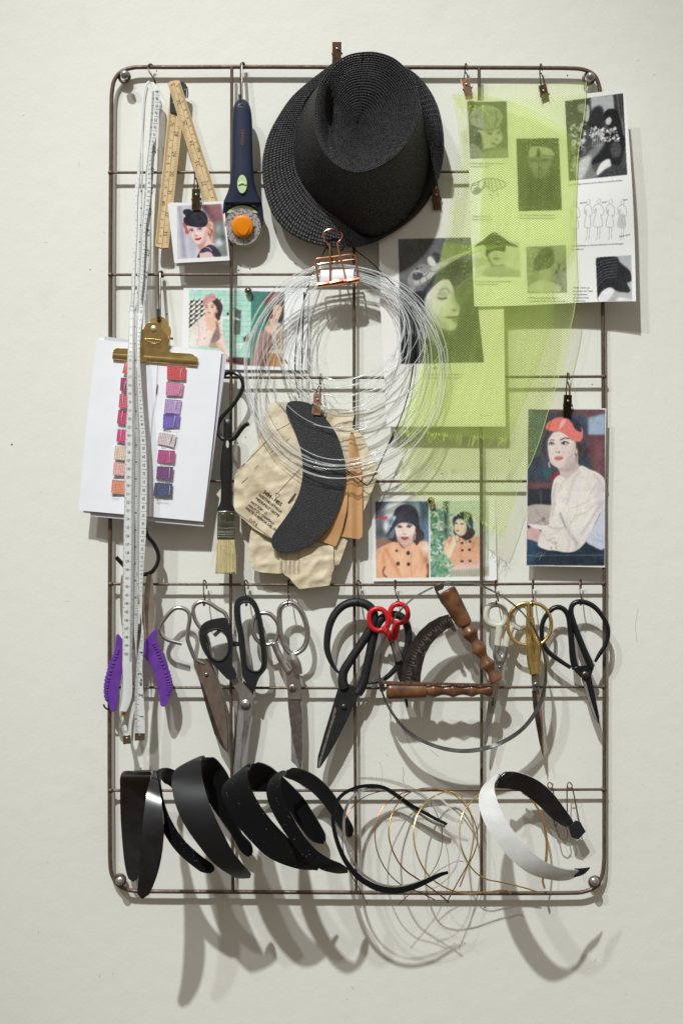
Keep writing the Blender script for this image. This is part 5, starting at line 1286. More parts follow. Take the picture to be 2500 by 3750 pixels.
# ---------------------------------------------------------------- straw hat
def straw_mat():
    m = bpy.data.materials.new('black_woven_straw'); m.use_nodes = True
    nt = m.node_tree; N = nt.nodes; L = nt.links; b = N['Principled BSDF']
    uv = N.new('ShaderNodeUVMap'); uv.uv_map = 'weave'
    sp = N.new('ShaderNodeSeparateXYZ'); L.new(uv.outputs[0], sp.inputs[0])
    def mth(op, a, bb=None, c=None):
        n = N.new('ShaderNodeMath'); n.operation = op
        for i, q in enumerate((a, bb, c)):
            if q is None: continue
            if isinstance(q, (int, float)): n.inputs[i].default_value = q
            else: L.new(q, n.inputs[i])
        return n.outputs[0]
    u, v = sp.outputs[0], sp.outputs[1]
    fu, fv = mth('FRACT', u), mth('FRACT', v)
    su = mth('SINE', mth('MULTIPLY', fu, math.pi)); sv = mth('SINE', mth('MULTIPLY', fv, math.pi))
    par = mth('MODULO', mth('ADD', mth('FLOOR', u), mth('FLOOR', v)), 2.0)
    par = mth('ABSOLUTE', par)
    # over strand: long hump one way, short hump the other
    ha = mth('MULTIPLY', mth('POWER', su, .35), sv); hb = mth('MULTIPLY', mth('POWER', sv, .35), su)
    mx = N.new('ShaderNodeMix'); L.new(par, mx.inputs[0]); L.new(ha, mx.inputs[2]); L.new(hb, mx.inputs[3])
    wn = N.new('ShaderNodeTexWhiteNoise'); wn.noise_dimensions = '2D'
    cb = N.new('ShaderNodeCombineXYZ'); L.new(mth('FLOOR', u), cb.inputs[0]); L.new(mth('FLOOR', v), cb.inputs[1]); L.new(cb.outputs[0], wn.inputs['Vector'])
    bp = N.new('ShaderNodeBump'); bp.inputs['Strength'].default_value = 1; bp.inputs['Distance'].default_value = .0013
    L.new(mth('ADD', mx.outputs[0], mth('MULTIPLY', wn.outputs[0], .35)), bp.inputs['Height']); L.new(bp.outputs[0], b.inputs['Normal'])
    cx = N.new('ShaderNodeMix'); cx.data_type = 'RGBA'; cx.inputs[6].default_value = (*lin((12, 12, 13)), 1); cx.inputs[7].default_value = (*lin((68, 66, 71)), 1)  # strand humps lightened in the colour to stand in for straw highlights
    L.new(mth('MULTIPLY', mx.outputs[0], mth('MULTIPLY_ADD', wn.outputs[0], .7, .3)), cx.inputs[0]); L.new(cx.outputs[2], b.inputs['Base Color'])
    mr = N.new('ShaderNodeMapRange'); mr.inputs[3].default_value = .38; mr.inputs[4].default_value = .7; L.new(wn.outputs[0], mr.inputs[0]); L.new(mr.outputs[0], b.inputs['Roughness'])
    b.inputs['Specular IOR Level'].default_value = .55
    return m
def hat():
    brim = R2("770,120 900,118 1020,140 1110,180 1180,215 1260,285 1325,375 1375,485 1405,620 1415,760 1400,900 1362,1030 1290,1160 1200,1262 1080,1352 960,1420 830,1468 680,1476 520,1460 400,1420 300,1362 210,1262 155,1132 128,1000 126,850 168,680 240,540 330,410 450,300 560,215 650,150")
    base = R2("800,260 930,240 1060,260 1160,330 1215,430 1255,560 1290,700 1310,830 1300,960 1265,1080 1210,1190 1130,1290 1030,1370 930,1410 850,1395 760,1340 660,1260 560,1190 470,1100 400,1000 362,900 352,780 362,660 395,540 440,440 500,360 580,300 690,270")
    mid = R2("830,150 950,145 1060,180 1150,260 1215,370 1250,480 1265,620 1255,760 1215,880 1150,1000 1070,1090 980,1150 880,1180 780,1150 690,1090 600,1010 520,930 460,840 430,740 425,640 440,530 480,420 540,310 610,230 710,170")
    rim = R2("850,85 950,90 1060,130 1150,210 1215,320 1238,440 1225,560 1180,680 1100,790 1000,870 900,920 800,940 700,915 620,860 560,780 520,680 500,560 505,430 530,330 580,240 650,160 740,105")
    N_ = 160
    def rs(pts):
        a = cr(np.array([p[:2] for p in pts], float), 8, True)
        cx, cy = a.mean(0)
        # resample by angle about the centroid so that the rings line up
        th = np.unwrap(np.arctan2(a[:, 0] - cx, -(a[:, 1] - cy)))
        s = np.linspace(0, 2 * math.pi, N_ + 1)
        o = np.argsort(th % (2 * math.pi)); t2 = (th % (2 * math.pi))[o]
        X = np.interp(s, t2, a[o, 0], period=2 * math.pi); Y = np.interp(s, t2, a[o, 1], period=2 * math.pi)
        return np.column_stack([X, Y])
    B, Bs, Mi, Ri = rs(brim), rs(base), rs(mid), rs(rim)
    th = np.linspace(0, 2 * math.pi, N_ + 1)
    # height off the wall round the hat: the right side of the brim turns up
    hb = .024 + .030 * np.exp(-((th - 1.35) / .55) ** 2) + .010 * np.exp(-((th - 4.7) / .9) ** 2) + .006 * np.sin(th * 2 + 1)
    rings = []
    def add(xy, h): rings.append(np.column_stack([xy, np.broadcast_to(h, len(xy))]))
    add(B, hb - .0005); add(B * .985 + Bs * .015, hb + .0012)
    for t in (.1, .25, .42, .6, .78, .92): add(B * (1 - t) + Bs * t, hb * (1 - t) + .022 * t + .004 * math.sin(math.pi * t) * (1 if t else 0))
    add(Bs, .0235)
    for t in (.06, .2, .4, .6, .8): add(Bs * (1 - t) + Mi * t, .0245 + .045 * t ** .9)
    for t in (0, .25, .5, .75, .92): add(Mi * (1 - t) + Ri * t, .070 + .046 * t)
    ctr = R2("800,600")[0]
    def top(t):
        xy = Ri * (1 - t) + np.array(ctr) * t
        X, Y = (xy[:, 0] - 900) / .5102, (xy[:, 1] - 150) / .5102
        h = .117 - .030 * (t * (2 - t)) ** 1.1
        h = h - .020 * np.exp(-((X - 608) / 42) ** 2 - ((Y - 590) / 165) ** 2) * min(1, t * 9) + .010 * np.exp(-((X - 900) / 90) ** 2 - ((Y - 330) / 150) ** 2) * min(1, t * 4)
        return xy, h
    add(Ri, .1185)
    for t in (.025, .06, .1, .16, .24, .34, .46, .6, .75, .88, .97): add(*top(t))
    G = np.array(rings)[::-1]           # centre first
    G = PN(G)
    n, m = G.shape[:2]
    o_t = thing('straw_hat', 'black woven straw hat with a dented crown in the middle of the top bar', 'hat', (1330, 880, .025))
    q = MB(); grid_solid(q, G, -.0012)
    me_o = ob('woven_body', q, straw_mat(), o_t, smooth='all')
    me = me_o.data
    # weave coordinates: round the hat, and outward from the crown's centre
    rad = np.zeros(n); 
    for i in range(1, n): rad[i] = rad[i - 1] + np.linalg.norm(G[i] - G[i - 1], axis=1).mean()
    cell = .0028
    circ = 205
    uvv = np.zeros((n, m, 2)); uvv[..., 0] = np.linspace(0, circ, m)[None, :]; uvv[..., 1] = (rad / cell)[:, None]
    # slant the strands so that they cross diagonally
    U = uvv[..., 0] + uvv[..., 1] * .5; V = uvv[..., 1]; fl = np.stack([U, V], -1).reshape(-1, 2); fl = np.concatenate([fl, fl])
    uvl = me.uv_layers.new(name='weave')
    li = np.zeros(len(me.loops), int); me.loops.foreach_get('vertex_index', li)
    uvl.data.foreach_set('uv', fl[li].astype(np.float32).ravel())
    # thick woven edge of the brim
    q = MB(); e = np.column_stack([B[:-1], hb[:-1]])
    for k in (0, 1):
        w = np.array([.0009 * math.sin(i * .95 * 2 * math.pi / 4 + k * math.pi) for i in range(len(e))])
        e2 = e.copy(); e2[:, 2] += w
        tube(q, e2, .0010, 6, closed=True, sub=2)
    ob('brim_edge', q, M['black_matt'], o_t)
hat()
def clip_simple(): pass
clip(*R2("655,178")[0], 0, .020, 'brown clip pointing up behind the top of the straw hat', 'bronze', None, size=1.12)
clip(*R2("1378,1212")[0], -6, .0215, 'small brown clip hanging below the right edge of the straw hat', 'bronze', hookto=(1590, 631), hl=50)

# ---------------------------------------------------------------- swatch sheets and their brass clip
def swatches():
    t = thing('swatch_booklet', 'white paper sheets with stapled coloured fabric swatches held by a brass clip', 'papers', R4("640,760,.033")[0])
    TL, TR, BR, BL = R4("175,688")[0], R4("1245,785")[0], R4("1085,2247")[0], R4("20,2150")[0]
    def hf(u, v): return .0350 - .004 * v + .0035 * np.sin(u * 3.14) * v + .0012 * np.exp(-((u - .43) / .02) ** 2) * v
    def f(x, y):
        v = min(max((y - 1260) / 640, 0), 1); u = min(max((x - (355 - 67 * v)) / 456, 0), 1); return float(hf(np.float64(u), np.float64(v)))
    rear_shade = mat('lavender_white_paper', (206, 204, 214), .7, 0, bump=.05, bscale=300)  # purple-grey shading of the rear sheets put into the paper colour
    for k, (q4, m) in enumerate(((R4("242,660 1290,815 1092,2290 120,2200"), rear_shade), (R4("200,672 1262,795 1098,2268 60,2170"), M['paper']), (R4("260,662 1278,806 1140,1900 150,2100"), rear_shade))):
        G = quad(*q4, 12, 14, lambda u, v, k=k: .0325 - .0007 * k - .005 * v + .003 * np.sin(u * 3.14) * v)
        sheet('rear_sheet', G, m, None, .0003, t)
    G = quad(TL, TR, BR, BL, 40, 50, hf, bowx=lambda u, v: -4 * np.sin(v * 3.14) * (1 - u) + 3 * np.sin(v * 3.14) * u)
    # left leaf and right leaf of the booklet, split down the fold
    k = 17
    sheet('left_leaf', G[:, :k + 1], M['paper'], None, .0003, t)
    Gr = G[:, k:].copy(); Gr[..., 2] += .0006 + .0016 * np.exp(-((np.arange(40 - k) - 1) / 2.0) ** 2)[None, :] * np.linspace(0, 1, 50)[:, None]
    sheet('right_leaf', Gr, M['paper'], None, .0003, t)
    q = MB(); tube(q, [(x, y, f(x, y) + .0025) for x, y in R4("696,1068 690,1110 686,1156")], .0005, 6); ob('staple', q, M['steel_dark'], t)
    q = MB(); line(q, R4("700,885 690,1010 680,1190 650,1350 625,1700 617,2200"), 1, f, .0028); ob('fold_line', q, M['ink_grey'], t, smooth='flat', recalc=False)
    SW = [("778,908 940,922 935,1035 776,1028", (196, 48, 52), "902,935 890,1012"), ("770,1047 922,1065 905,1172 764,1160", (204, 104, 146), "892,1085 878,1160"), ("762,1195 904,1205 885,1325 750,1315", (172, 136, 196), "852,1215 850,1280"),
          ("745,1325 892,1332 880,1440 740,1448", (96, 74, 176), "846,1342 838,1426"), ("710,1480 855,1505 835,1612 692,1580", (206, 186, 188), "824,1494 800,1575"), ("703,1630 848,1640 838,1748 692,1738", (164, 46, 108), "800,1648 798,1735"),
          ("692,1772 833,1778 822,1892 684,1882", (88, 38, 90), "800,1785 796,1870"), ("672,1912 826,1922 818,2040 660,2028", (46, 50, 92), "802,1942 797,2020"),
          ("415,880 500,887 490,988 393,975", (222, 56, 38), "430,888 420,950"), ("382,1012 500,1020 495,1142 374,1125", (146, 32, 78), "424,1040 413,1110"), ("372,1152 500,1160 495,1284 362,1268", (208, 64, 88), "402,1160 398,1240"),
          ("362,1288 490,1297 482,1424 347,1405", (186, 30, 82), "398,1300 388,1390"), ("357,1455 490,1464 485,1580 343,1560", (202, 28, 98), "388,1462 376,1550"), ("333,1595 470,1603 460,1728 320,1712", (214, 182, 158), "352,1600 350,1690"),
          ("320,1738 460,1747 452,1858 311,1845", (226, 156, 144), "362,1755 350,1838"), ("305,1890 450,1902 442,2018 297,2000", (220, 118, 80), "336,1900 328,1990")]
    for i, (qd, colr, st) in enumerate(SW):
        P4 = R4(qd); xs = [p[0] for p in P4]; ys = [p[1] for p in P4]
        c = CV(min(xs) - 4, min(ys) - 4, max(xs) + 4, max(ys) + 4, 1.0, colr, R4, i)
        # open weave: warp and weft lines with dark gaps
        jj, ii = np.mgrid[0:c.h, 0:c.w]
        sl = (P4[1][1] - P4[0][1]) / (P4[1][0] - P4[0][0] + 1e-6)
        a = (ii + .12 * jj + 1.2 * vnoise(ii, jj, 9)) / 6.2; b = (jj - sl * ii + 1.2 * vnoise(ii + 50, jj, 8)) / 5.8
        gap = (np.sin(a * 2 * math.pi) > .15) & (np.sin(b * 2 * math.pi) > .15)
        lite = ((np.sin(a * 2 * math.pi) < -.5) ^ (np.sin(b * 2 * math.pi) < -.5))
        c.a = c.a * .78 + 38; c.a = c.a * (1 - .5 * gap[..., None]) + lite[..., None] * 34
        c.noise(9, .7)
        th_ = [f(p[0], p[1]) for p in P4]
        G = quad(*P4, 56, 44, lambda u, v: (th_[0] * (1 - v) + th_[2] * v) + .0031 + .0006 * np.sin(u * 2.4 + i) + .0003 * v, bowx=lambda u, v: 1.0 * (vnoise(v * 44 + 0 * u, i * 7 + 0 * u, 1.5) - .5), bowy=lambda u, v: 1.2 * (vnoise(u * 56 + 0 * v, i * 5 + 0 * v, 1.5) - .5))
        s_ = sheet('fabric_swatch', G, M['print_matt'], c, .0004, t)
        q = MB(); p = R4(st); tube(q, [(p[0][0], p[0][1], th_[0] + .0036), ((p[0][0] + p[1][0]) / 2, (p[0][1] + p[1][1]) / 2, th_[0] + .0042), (p[1][0], p[1][1], th_[0] + .0033)], .00045, 6, sub=4); ob('staple', q, M['staple'], s_)
    q = MB()
    for s, x, y in (("crimson", 835, 1040), ("heather", 818, 1183), ("lavender", 800, 1322), ("purple", 780, 1470), ("lilac", 750, 1615), ("damson", 757, 1762), ("aubergine", 752, 1908), ("light navy", 735, 2055),
                    ("red", 428, 1003), ("claret", 430, 1145), ("raspberry", 430, 1287), ("magenta", 412, 1436), ("fushia", 378, 1580), ("nude pink", 392, 1726), ("pink", 339, 1870), ("rose", 323, 2017)):
        px, py = R4("%d,%d" % (x, y))[0]; text(q, s, px, py, 8.4, 3, f, eps=.0044)
    ob('printed_text', q, M['ink'], t, smooth='flat', recalc=False, kind='stuff')
    q = MB()
    for qd in ("745,1452 868,1456 868,1440", "855,1490 862,1492 852,1602 835,1600", "352,1450 348,1560", "352,1450 420,1455", "305,1888 415,1896", "315,1850 412,1856"):
        line(q, R4(qd), 1, f, .0037)
    ob('printed_frames', q, M['ink_grey'], t, smooth='flat', recalc=False, kind='stuff')
    # brass clip
    t = thing('bulldog_clip', 'wide polished brass clip gripping the top of the swatch sheets', 'clip', R21("640,700,.04")[0])
    back = R21("700,232 760,236 800,262 838,310 850,350 880,390 892,440 885,500 862,560 850,640 855,720 1160,745 1160,790 600,740 560,560 590,330 600,270 640,240")
    q = MB(); plate(q, back, .0335, .0012, 2); ob('back_plate', q, M['brass'], t, bevel=.0004)
    out = R21("600,316 640,312 690,320 738,350 765,410 815,470 840,510 850,560 843,640 848,700 872,735 920,748 1050,755 1150,762 1205,778 1238,810 1255,850 900,822 560,792 200,762 60,752 58,735 85,695 140,682 270,688 400,700 432,690 444,640 440,560 445,480 462,436 500,405 520,352 555,325")
    lx = lambda x, y: .0395 + .0035 * min(max((R21("0,800")[0][1] - y) / 125, 0), 1)
    q = MB(); plate(q, out, 0, .0014, 2, hf=lx); fp = ob('front_plate', q, M['brass'], t, bevel=.0005)
    q = MB(); tube(q, [(x, y, .0375) for x, y in R21("56,778 400,808 800,838 1258,872")], .0058, 14, sub=5, flat=.55); ob('jaw_roll', q, M['brass'], t)
    q = MB(); c = R21("637,405")[0]; button(q, *c, .0445, 10.5, .0006, 24, dome=0); ob('eyelet', q, mat('pale_brass', (222, 206, 160), .35, .8), fp)  # added disc colours the hole like the lit back plate behind it
    q = MB()
    tr = R21("510,552 750,572 640,622"); tube(q, [(x, y, .0438) for x, y in tr], .0005, 6, closed=True, sub=2)
    for i in range(5): a, b = R21("%d,%d %d,%d" % (555 + i * 36, 575, 590 + i * 22, 600)); line(q, [a, b], 1.6, .0436, .0005)
    ob('embossed_emblem', q, mat('embossed_brass', (226, 206, 164), .3, .9), fp, kind='stuff')
    q = MB(); text(q, 'PONGO', *R21("635,646")[0], 9.5, 4, lx, spacing=1.05, bold=.8, eps=.0021); ob('embossed_lettering', q, mat('embossed_letters', (226, 206, 164), .3, .9), fp, smooth='flat', recalc=False, kind='stuff')
    q = MB(); tube(q, R21("850,548,.041 880,545,.038 912,552,.035"), .0016, 8, sub=3); ob('hinge_pin', q, M['steel'], t)
    q = MB(); tube(q, R21("846,520,.0415 856,560,.0425 850,600,.0415"), .0012, 8, sub=3); ob('hinge_lug', q, M['brass'], t)
swatches()

# ---------------------------------------------------------------- black S hooks, brush
hook(R4("1240,1060,.010 1252,1005,.012 1290,975,.0165 1350,970,.0215 1400,1000,.024 1428,1070,.025 1405,1150,.025 1340,1250,.025 1250,1350,.025 1214,1415,.026 1212,1480,.028 1250,1535,.030 1305,1548,.033 1360,1528,.036 1405,1468,.039 1442,1425,.041 1476,1408,.043"),
     'black coated S hook holding the paint brush handle', .0026, 's_hook', group='black coated S hooks', m='black_hook')
hook(R9("310,-150,.010 318,-210,.012 360,-240,.0165 405,-190,.021 425,-60,.023 435,100,.024 450,250,.025 520,350,.026 556,440,.026 545,520,.027 490,595,.028 400,612,.030 310,590,.033 240,520,.036 182,460,.038"),
     'black coated S hook behind the tape measure holding the purple handled pliers', .0026, 's_hook', group='black coated S hooks', m='black_hook')
def brush():
    t = thing('paint_brush', 'flat paint brush with black handle, steel ferrule and pale bristles, hanging upright', 'brush', R6("127,500,.03")[0])
    q = MB(); seg = 20; V = []; fs = []
    A = cr(np.array([(318, 34, 129), (330, 37, 128.5), (480, 38, 128), (600, 46, 121), (700, 53, 118), (780, 52, 116), (880, 46, 115), (980, 46, 113), (1030, 50, 112), (1075, 70, 112), (1100, 78, 112), (1106, 76, 112)], float), 4)
    for yy, w, cx in A:
        px, py = R6("%f,%f" % (cx, yy))[0]; w *= .4273
        th = .0048 if yy > 325 else .003
        for k in range(seg):
            a = 2 * math.pi * k / seg; ca, sa = math.cos(a), math.sin(a)
            V.append((px + w * math.copysign(abs(ca) ** .7, ca), py, .030 + th * math.copysign(abs(sa) ** .7, sa)))
    for i in range(len(A) - 1):
        for k in range(seg): l = (k + 1) % seg; fs.append((i * seg + k, i * seg + l, (i + 1) * seg + l, (i + 1) * seg + k))
    fs.append(tuple(range(seg))); fs.append(tuple((len(A) - 1) * seg + k for k in range(seg)))
    q.add(PN(np.array(V)), fs); h_ = ob('handle', q, M['black_plastic'], t, ang=60)
    q = MB(); c = R6("124,530")[0]; plate(q, [(c[0] + 5.5 * math.cos(a), c[1] + 14 * math.sin(a)) for a in np.linspace(0, 2 * math.pi, 20, endpoint=False)], .0343, .0008); ob('hang_slot', q, mat('wall_seen_through', (196, 192, 180), .7), h_)
    f = lambda x, y: .0352
    q = MB(); plate(q, R9("1077,52 1156,50 1236,54 1229,295 1150,297 1074,294"), .0262, .009); fe = ob('ferrule', q, mat('bright_ferrule', (196, 200, 190), .16, 1, col2=(120, 130, 116), vscale=90, stretch=(1, 1, .3)), t, bevel=.0012)
    for y in (205, 232, 246, 262, 282):
        q = MB(); tube(q, [(x, yy, .0352) for x, yy in R9("1080,%d 1155,%d 1226,%d" % (y - 1, y, y + 1))], .0006, 6, sub=2); ob('ferrule_ridge', q, M['steel'], fe)
    q = MB(); text(q, '25mm', *R9("1170,150")[0], 14, 0, .0353, bold=.5); ob('size_lettering', q, mat('stamped_steel', (160, 164, 150), .4, .6), fe, smooth='flat', recalc=False, kind='stuff')
    for x in (1125, 1203):
        q = MB(); button(q, *R9("%d,80" % x)[0], .0350, 4, .001, 12); ob('ferrule_dimple', q, M['steel'], fe)
    br = mat('pale_bristle', (214, 202, 156), .5, 0, col2=(176, 160, 112), vscale=900, stretch=(1, 1, .04))
    q = MB(); plate(q, R9("1077,290 1227,290 1240,450 1243,590 1180,598 1120,600 1064,596 1066,450"), .0275, .0062); ob('bristle_core', q, br, t, bevel=.001)
    q = MB(); r = random.Random(5)
    for i in range(150):
        u = r.random(); z = r.random()
        x0, x1 = 1077 + 150 * u, 1060 + 184 * u + r.uniform(-3, 3); y1 = 590 + r.uniform(0, 18)
        h0 = .0275 + .0065 * z; p0, p1 = R9("%f,288" % x0)[0], R9("%f,%f" % (x1, y1))[0]
        tube(q, [(*p0, h0), ((p0[0] + p1[0]) / 2 + r.uniform(-.6, .6), (p0[1] + p1[1]) / 2, h0 + .0006), (*p1, h0 + r.uniform(-.0006, .0008))], .00028, 4, sub=2)
    ob('bristles', q, mat('pale_bristle_hair', (226, 216, 176), .4, 0, col2=(190, 174, 124), vscale=300), t, kind='stuff')
    q = MB(); tube(q, [(*p, .034) for p in R9("1085,330 1050,430 1030,500 1018,555")], .00015, 4); tube(q, [(*p, .036) for p in R9("1130,400 1180,430 1240,440 1270,460")], .00015, 4); ob('stray_bristle', q, br, t)
brush()

# ---------------------------------------------------------------- paper patterns and the black felt crescent
def patterns():
    tis = mat('crumpled_pattern_tissue', (222, 210, 184), .7, 0, col2=(204, 189, 158), vscale=26, bump=.8, bscale=170, bdist=.0009, det=6)
    kraft = mat('brown_kraft_paper', (206, 160, 112), .65, 0, col2=(192, 146, 98), vscale=30, bump=.12, bscale=400)
    felt = mat('black_foam_sheet', (32, 32, 35), .42, 0, col2=(84, 84, 90), vscale=900, vpos=(.5, .74), bump=1, bscale=1000, bdist=.0010)  # pale flecks in the colour stand in for the sheet's sparkle
    rg_ = lambda x, y, k: 1 - 2 * np.abs(vnoise(x, y, k) - .5)
    cx = lambda x, y, s=1.0, a=.006: a * .55 * (rg_(x + y * .3, y, 58) - .5) + a * .3 * (rg_(x + 900 * s, y + 300 + x * .2, 26) - .5)
    t = thing('tissue_pattern', 'crumpled beige tissue sewing pattern sheets with printed sizes, hanging under the clear tubing', 'paper pattern', R6("880,250,.022")[0])
    q = MB(); cloth(q, R6("330,1250 420,1290 520,1340 700,1380 900,1360 1160,1330 1130,1420 1080,1560 1000,1590 900,1600 560,1640 420,1630 335,1605 298,1520 305,1400 318,1300"), lambda x, y: .0215 + cx(x, y, 3, .005), 8, smooth=1)
    ob('rear_sheet', q, tis, t, ang=70)
    q = MB(); cloth(q, R6("560,1440 700,1420 860,1420 1030,1390 1032,1480 1036,1590 1018,1660 1000,1740 880,1755 740,1772 690,1725 660,1680 610,1650 575,1560"), lambda x, y: .0245 + cx(x, y, 5, .006), 8, smooth=1); lower = ob('lower_sheet', q, tis, t, ang=70)
    q = MB(); cloth(q, R6("900,240 1000,228 1100,222 1180,240 1215,265 1200,330 1188,390 1240,420 1290,470 1320,540 1340,620 1380,690 1415,790 1380,880 1330,1010 1280,1120 1230,1230 1160,1330 1000,1300 950,1000 900,600"), lambda x, y: .0205 + cx(x, y, 2, .0045), 8, smooth=1); ob('right_sheet', q, tis, t, ang=70)
    hl = lambda x, y: .0275 + .0034 * (rg_(x - y * .4, y, 70) - .5) + .0016 * (rg_(x + 70, y + x * .3, 30) - .5)
    q = MB(); cloth(q, R6("520,170 580,170 640,168 700,300 760,500 800,700 800,900 740,1100 640,1280 560,1340 520,1352 350,1255 190,1110 178,1060 180,900 184,784 290,660 400,530 396,470 404,420 418,340 445,255 480,200"), hl, 8, smooth=1); left = ob('front_sheet', q, tis, t, ang=70)
    q = MB(); cloth(q, R6("30,960 62,915 90,940 160,990 150,1010 100,1035 62,1000"), lambda x, y: .024 + 0 * x, 8, smooth=1); ob('loose_corner', q, tis, t, ang=70)
    ink = mat('faded_pattern_ink', (84, 72, 60), .7)
    q = MB(); hl1 = lambda x, y: float(hl(x, y))
    def tl(s, x, y, sz, bold=0, a=37.0):
        px, py = R6("%d,%d" % (x, y))[0]; text(q, s, px, py, sz, a, hl1, 'l', bold=bold, eps=.0006, wx=.92)
    tl("2494 - MISS", 425, 945, 13, 1.1); tl("SIZE/TAILLE/TALLA", 388, 968, 9.6, .5, 38); tl("MEDIUM(22\"-56CM)", 362, 1000, 9.6, .5, 38); tl("HAT TOP - D", 320, 1030, 9.6, .5, 38); tl("HAUT DU CHAPEAU", 298, 1058, 9.6, .5, 37); tl("PARTE SUPERIOR DEL GORRO", 276, 1082, 9.6, .5, 37); tl("CUT 6", 304, 1180, 10, .5, 37)
    px, py = R6("700,1010")[0]; text(q, "1.", px, py, 46, 37, hl1, eps=.0006)
    ob('printed_text', q, ink, left, smooth='flat', recalc=False, kind='stuff')
    q = MB()
    for pts in ("762,722 545,958", "535,945 575,965 540,992 535,945", "660,350 545,412", "500,462 180,792", "388,710 356,742", "518,585 488,608", "300,812 245,866 270,840", "660,475 628,500", "542,442 542,466", "700,1005 720,1030", "190,1105 520,1350", "70,915 165,985"):
        P6 = R6(pts)
        a = []
        for p0, p1 in zip(P6[:-1], P6[1:]):
            for k in range(8): a.append((p0[0] + (p1[0] - p0[0]) * k / 8, p0[1] + (p1[1] - p0[1]) * k / 8))
        a.append(P6[-1]); line(q, a, 1.5, hl1, .0006)
    ob('printed_lines', q, ink, left, smooth='flat', recalc=False, kind='stuff')
    q = MB(); f2 = lambda x, y: .0245 + float(cx(x, y, 5, .006))
    for i, s in enumerate(("VORDERE MITTE", "MIDDENVOOR", "COSTURA", "COUTURE", "CENTRAL PETER")):
        px, py = R6("%d,%d" % (592 + i * 37, 1640))[0]; text(q, s, px, py, 8.6, -88, f2, 'l', mirror=False, eps=.0009, wx=.9)
    ob('printed_text', q, mat('pale_pattern_ink', (164, 148, 122), .7), lower, smooth='flat', recalc=False, kind='stuff')
    t2 = thing('kraft_pattern', 'brown kraft paper pattern pieces showing to the right of the black crescent', 'paper pattern', R6("1180,500,.026")[0])
    q = MB(); cloth(q, R6("1165,480 1180,420 1195,405 1225,520 1255,640 1272,760 1278,900 1280,1100 1280,1290 1275,1325 1250,1345 1180,1335 1080,1318 1100,1200 1150,1000 1165,700"), lambda x, y: .0260 + .0025 * np.sin((x - 1270) / 9.) + 0 * y, 12, smooth=1); ob('right_piece', q, kraft, t2, ang=70)
    q = MB(); cloth(q, R6("1130,700 1165,690 1160,850 1145,1100 1110,1250 1080,1340 1050,1408 960,1375 890,1348 950,1200 1050,1000"), lambda x, y: .0285 + .002 * np.sin((y - 1800) / 40.) + 0 * x, 12, smooth=1); ob('left_piece', q, kraft, t2, ang=70)
    q = MB(); out = R6("625,215 640,175 680,160 740,160 810,175 880,212 950,290 1010,370 1060,450 1095,540 1118,630 1130,740 1130,860 1110,980 1080,1080 1030,1180 970,1270 890,1350 800,1410 720,1445 640,1462 560,1450 512,1415 500,1370 508,1320 545,1260 590,1200 640,1130 695,1040 735,950 760,850 768,760 762,650 745,555 720,480 690,400 655,320 628,260")
    plate(q, out, .0315, .0022, 2); ob('crescent_template', q, felt, None, 'black grainy crescent shaped template hanging in front of the tissue pattern', 'template', bevel=.0006)
patterns()
clip(*R6("888,280")[0], 3, .0345, 'brown clip holding the black crescent template and tissue patterns', 'bronze_light', hookto=(1174, 1383), hl=60)

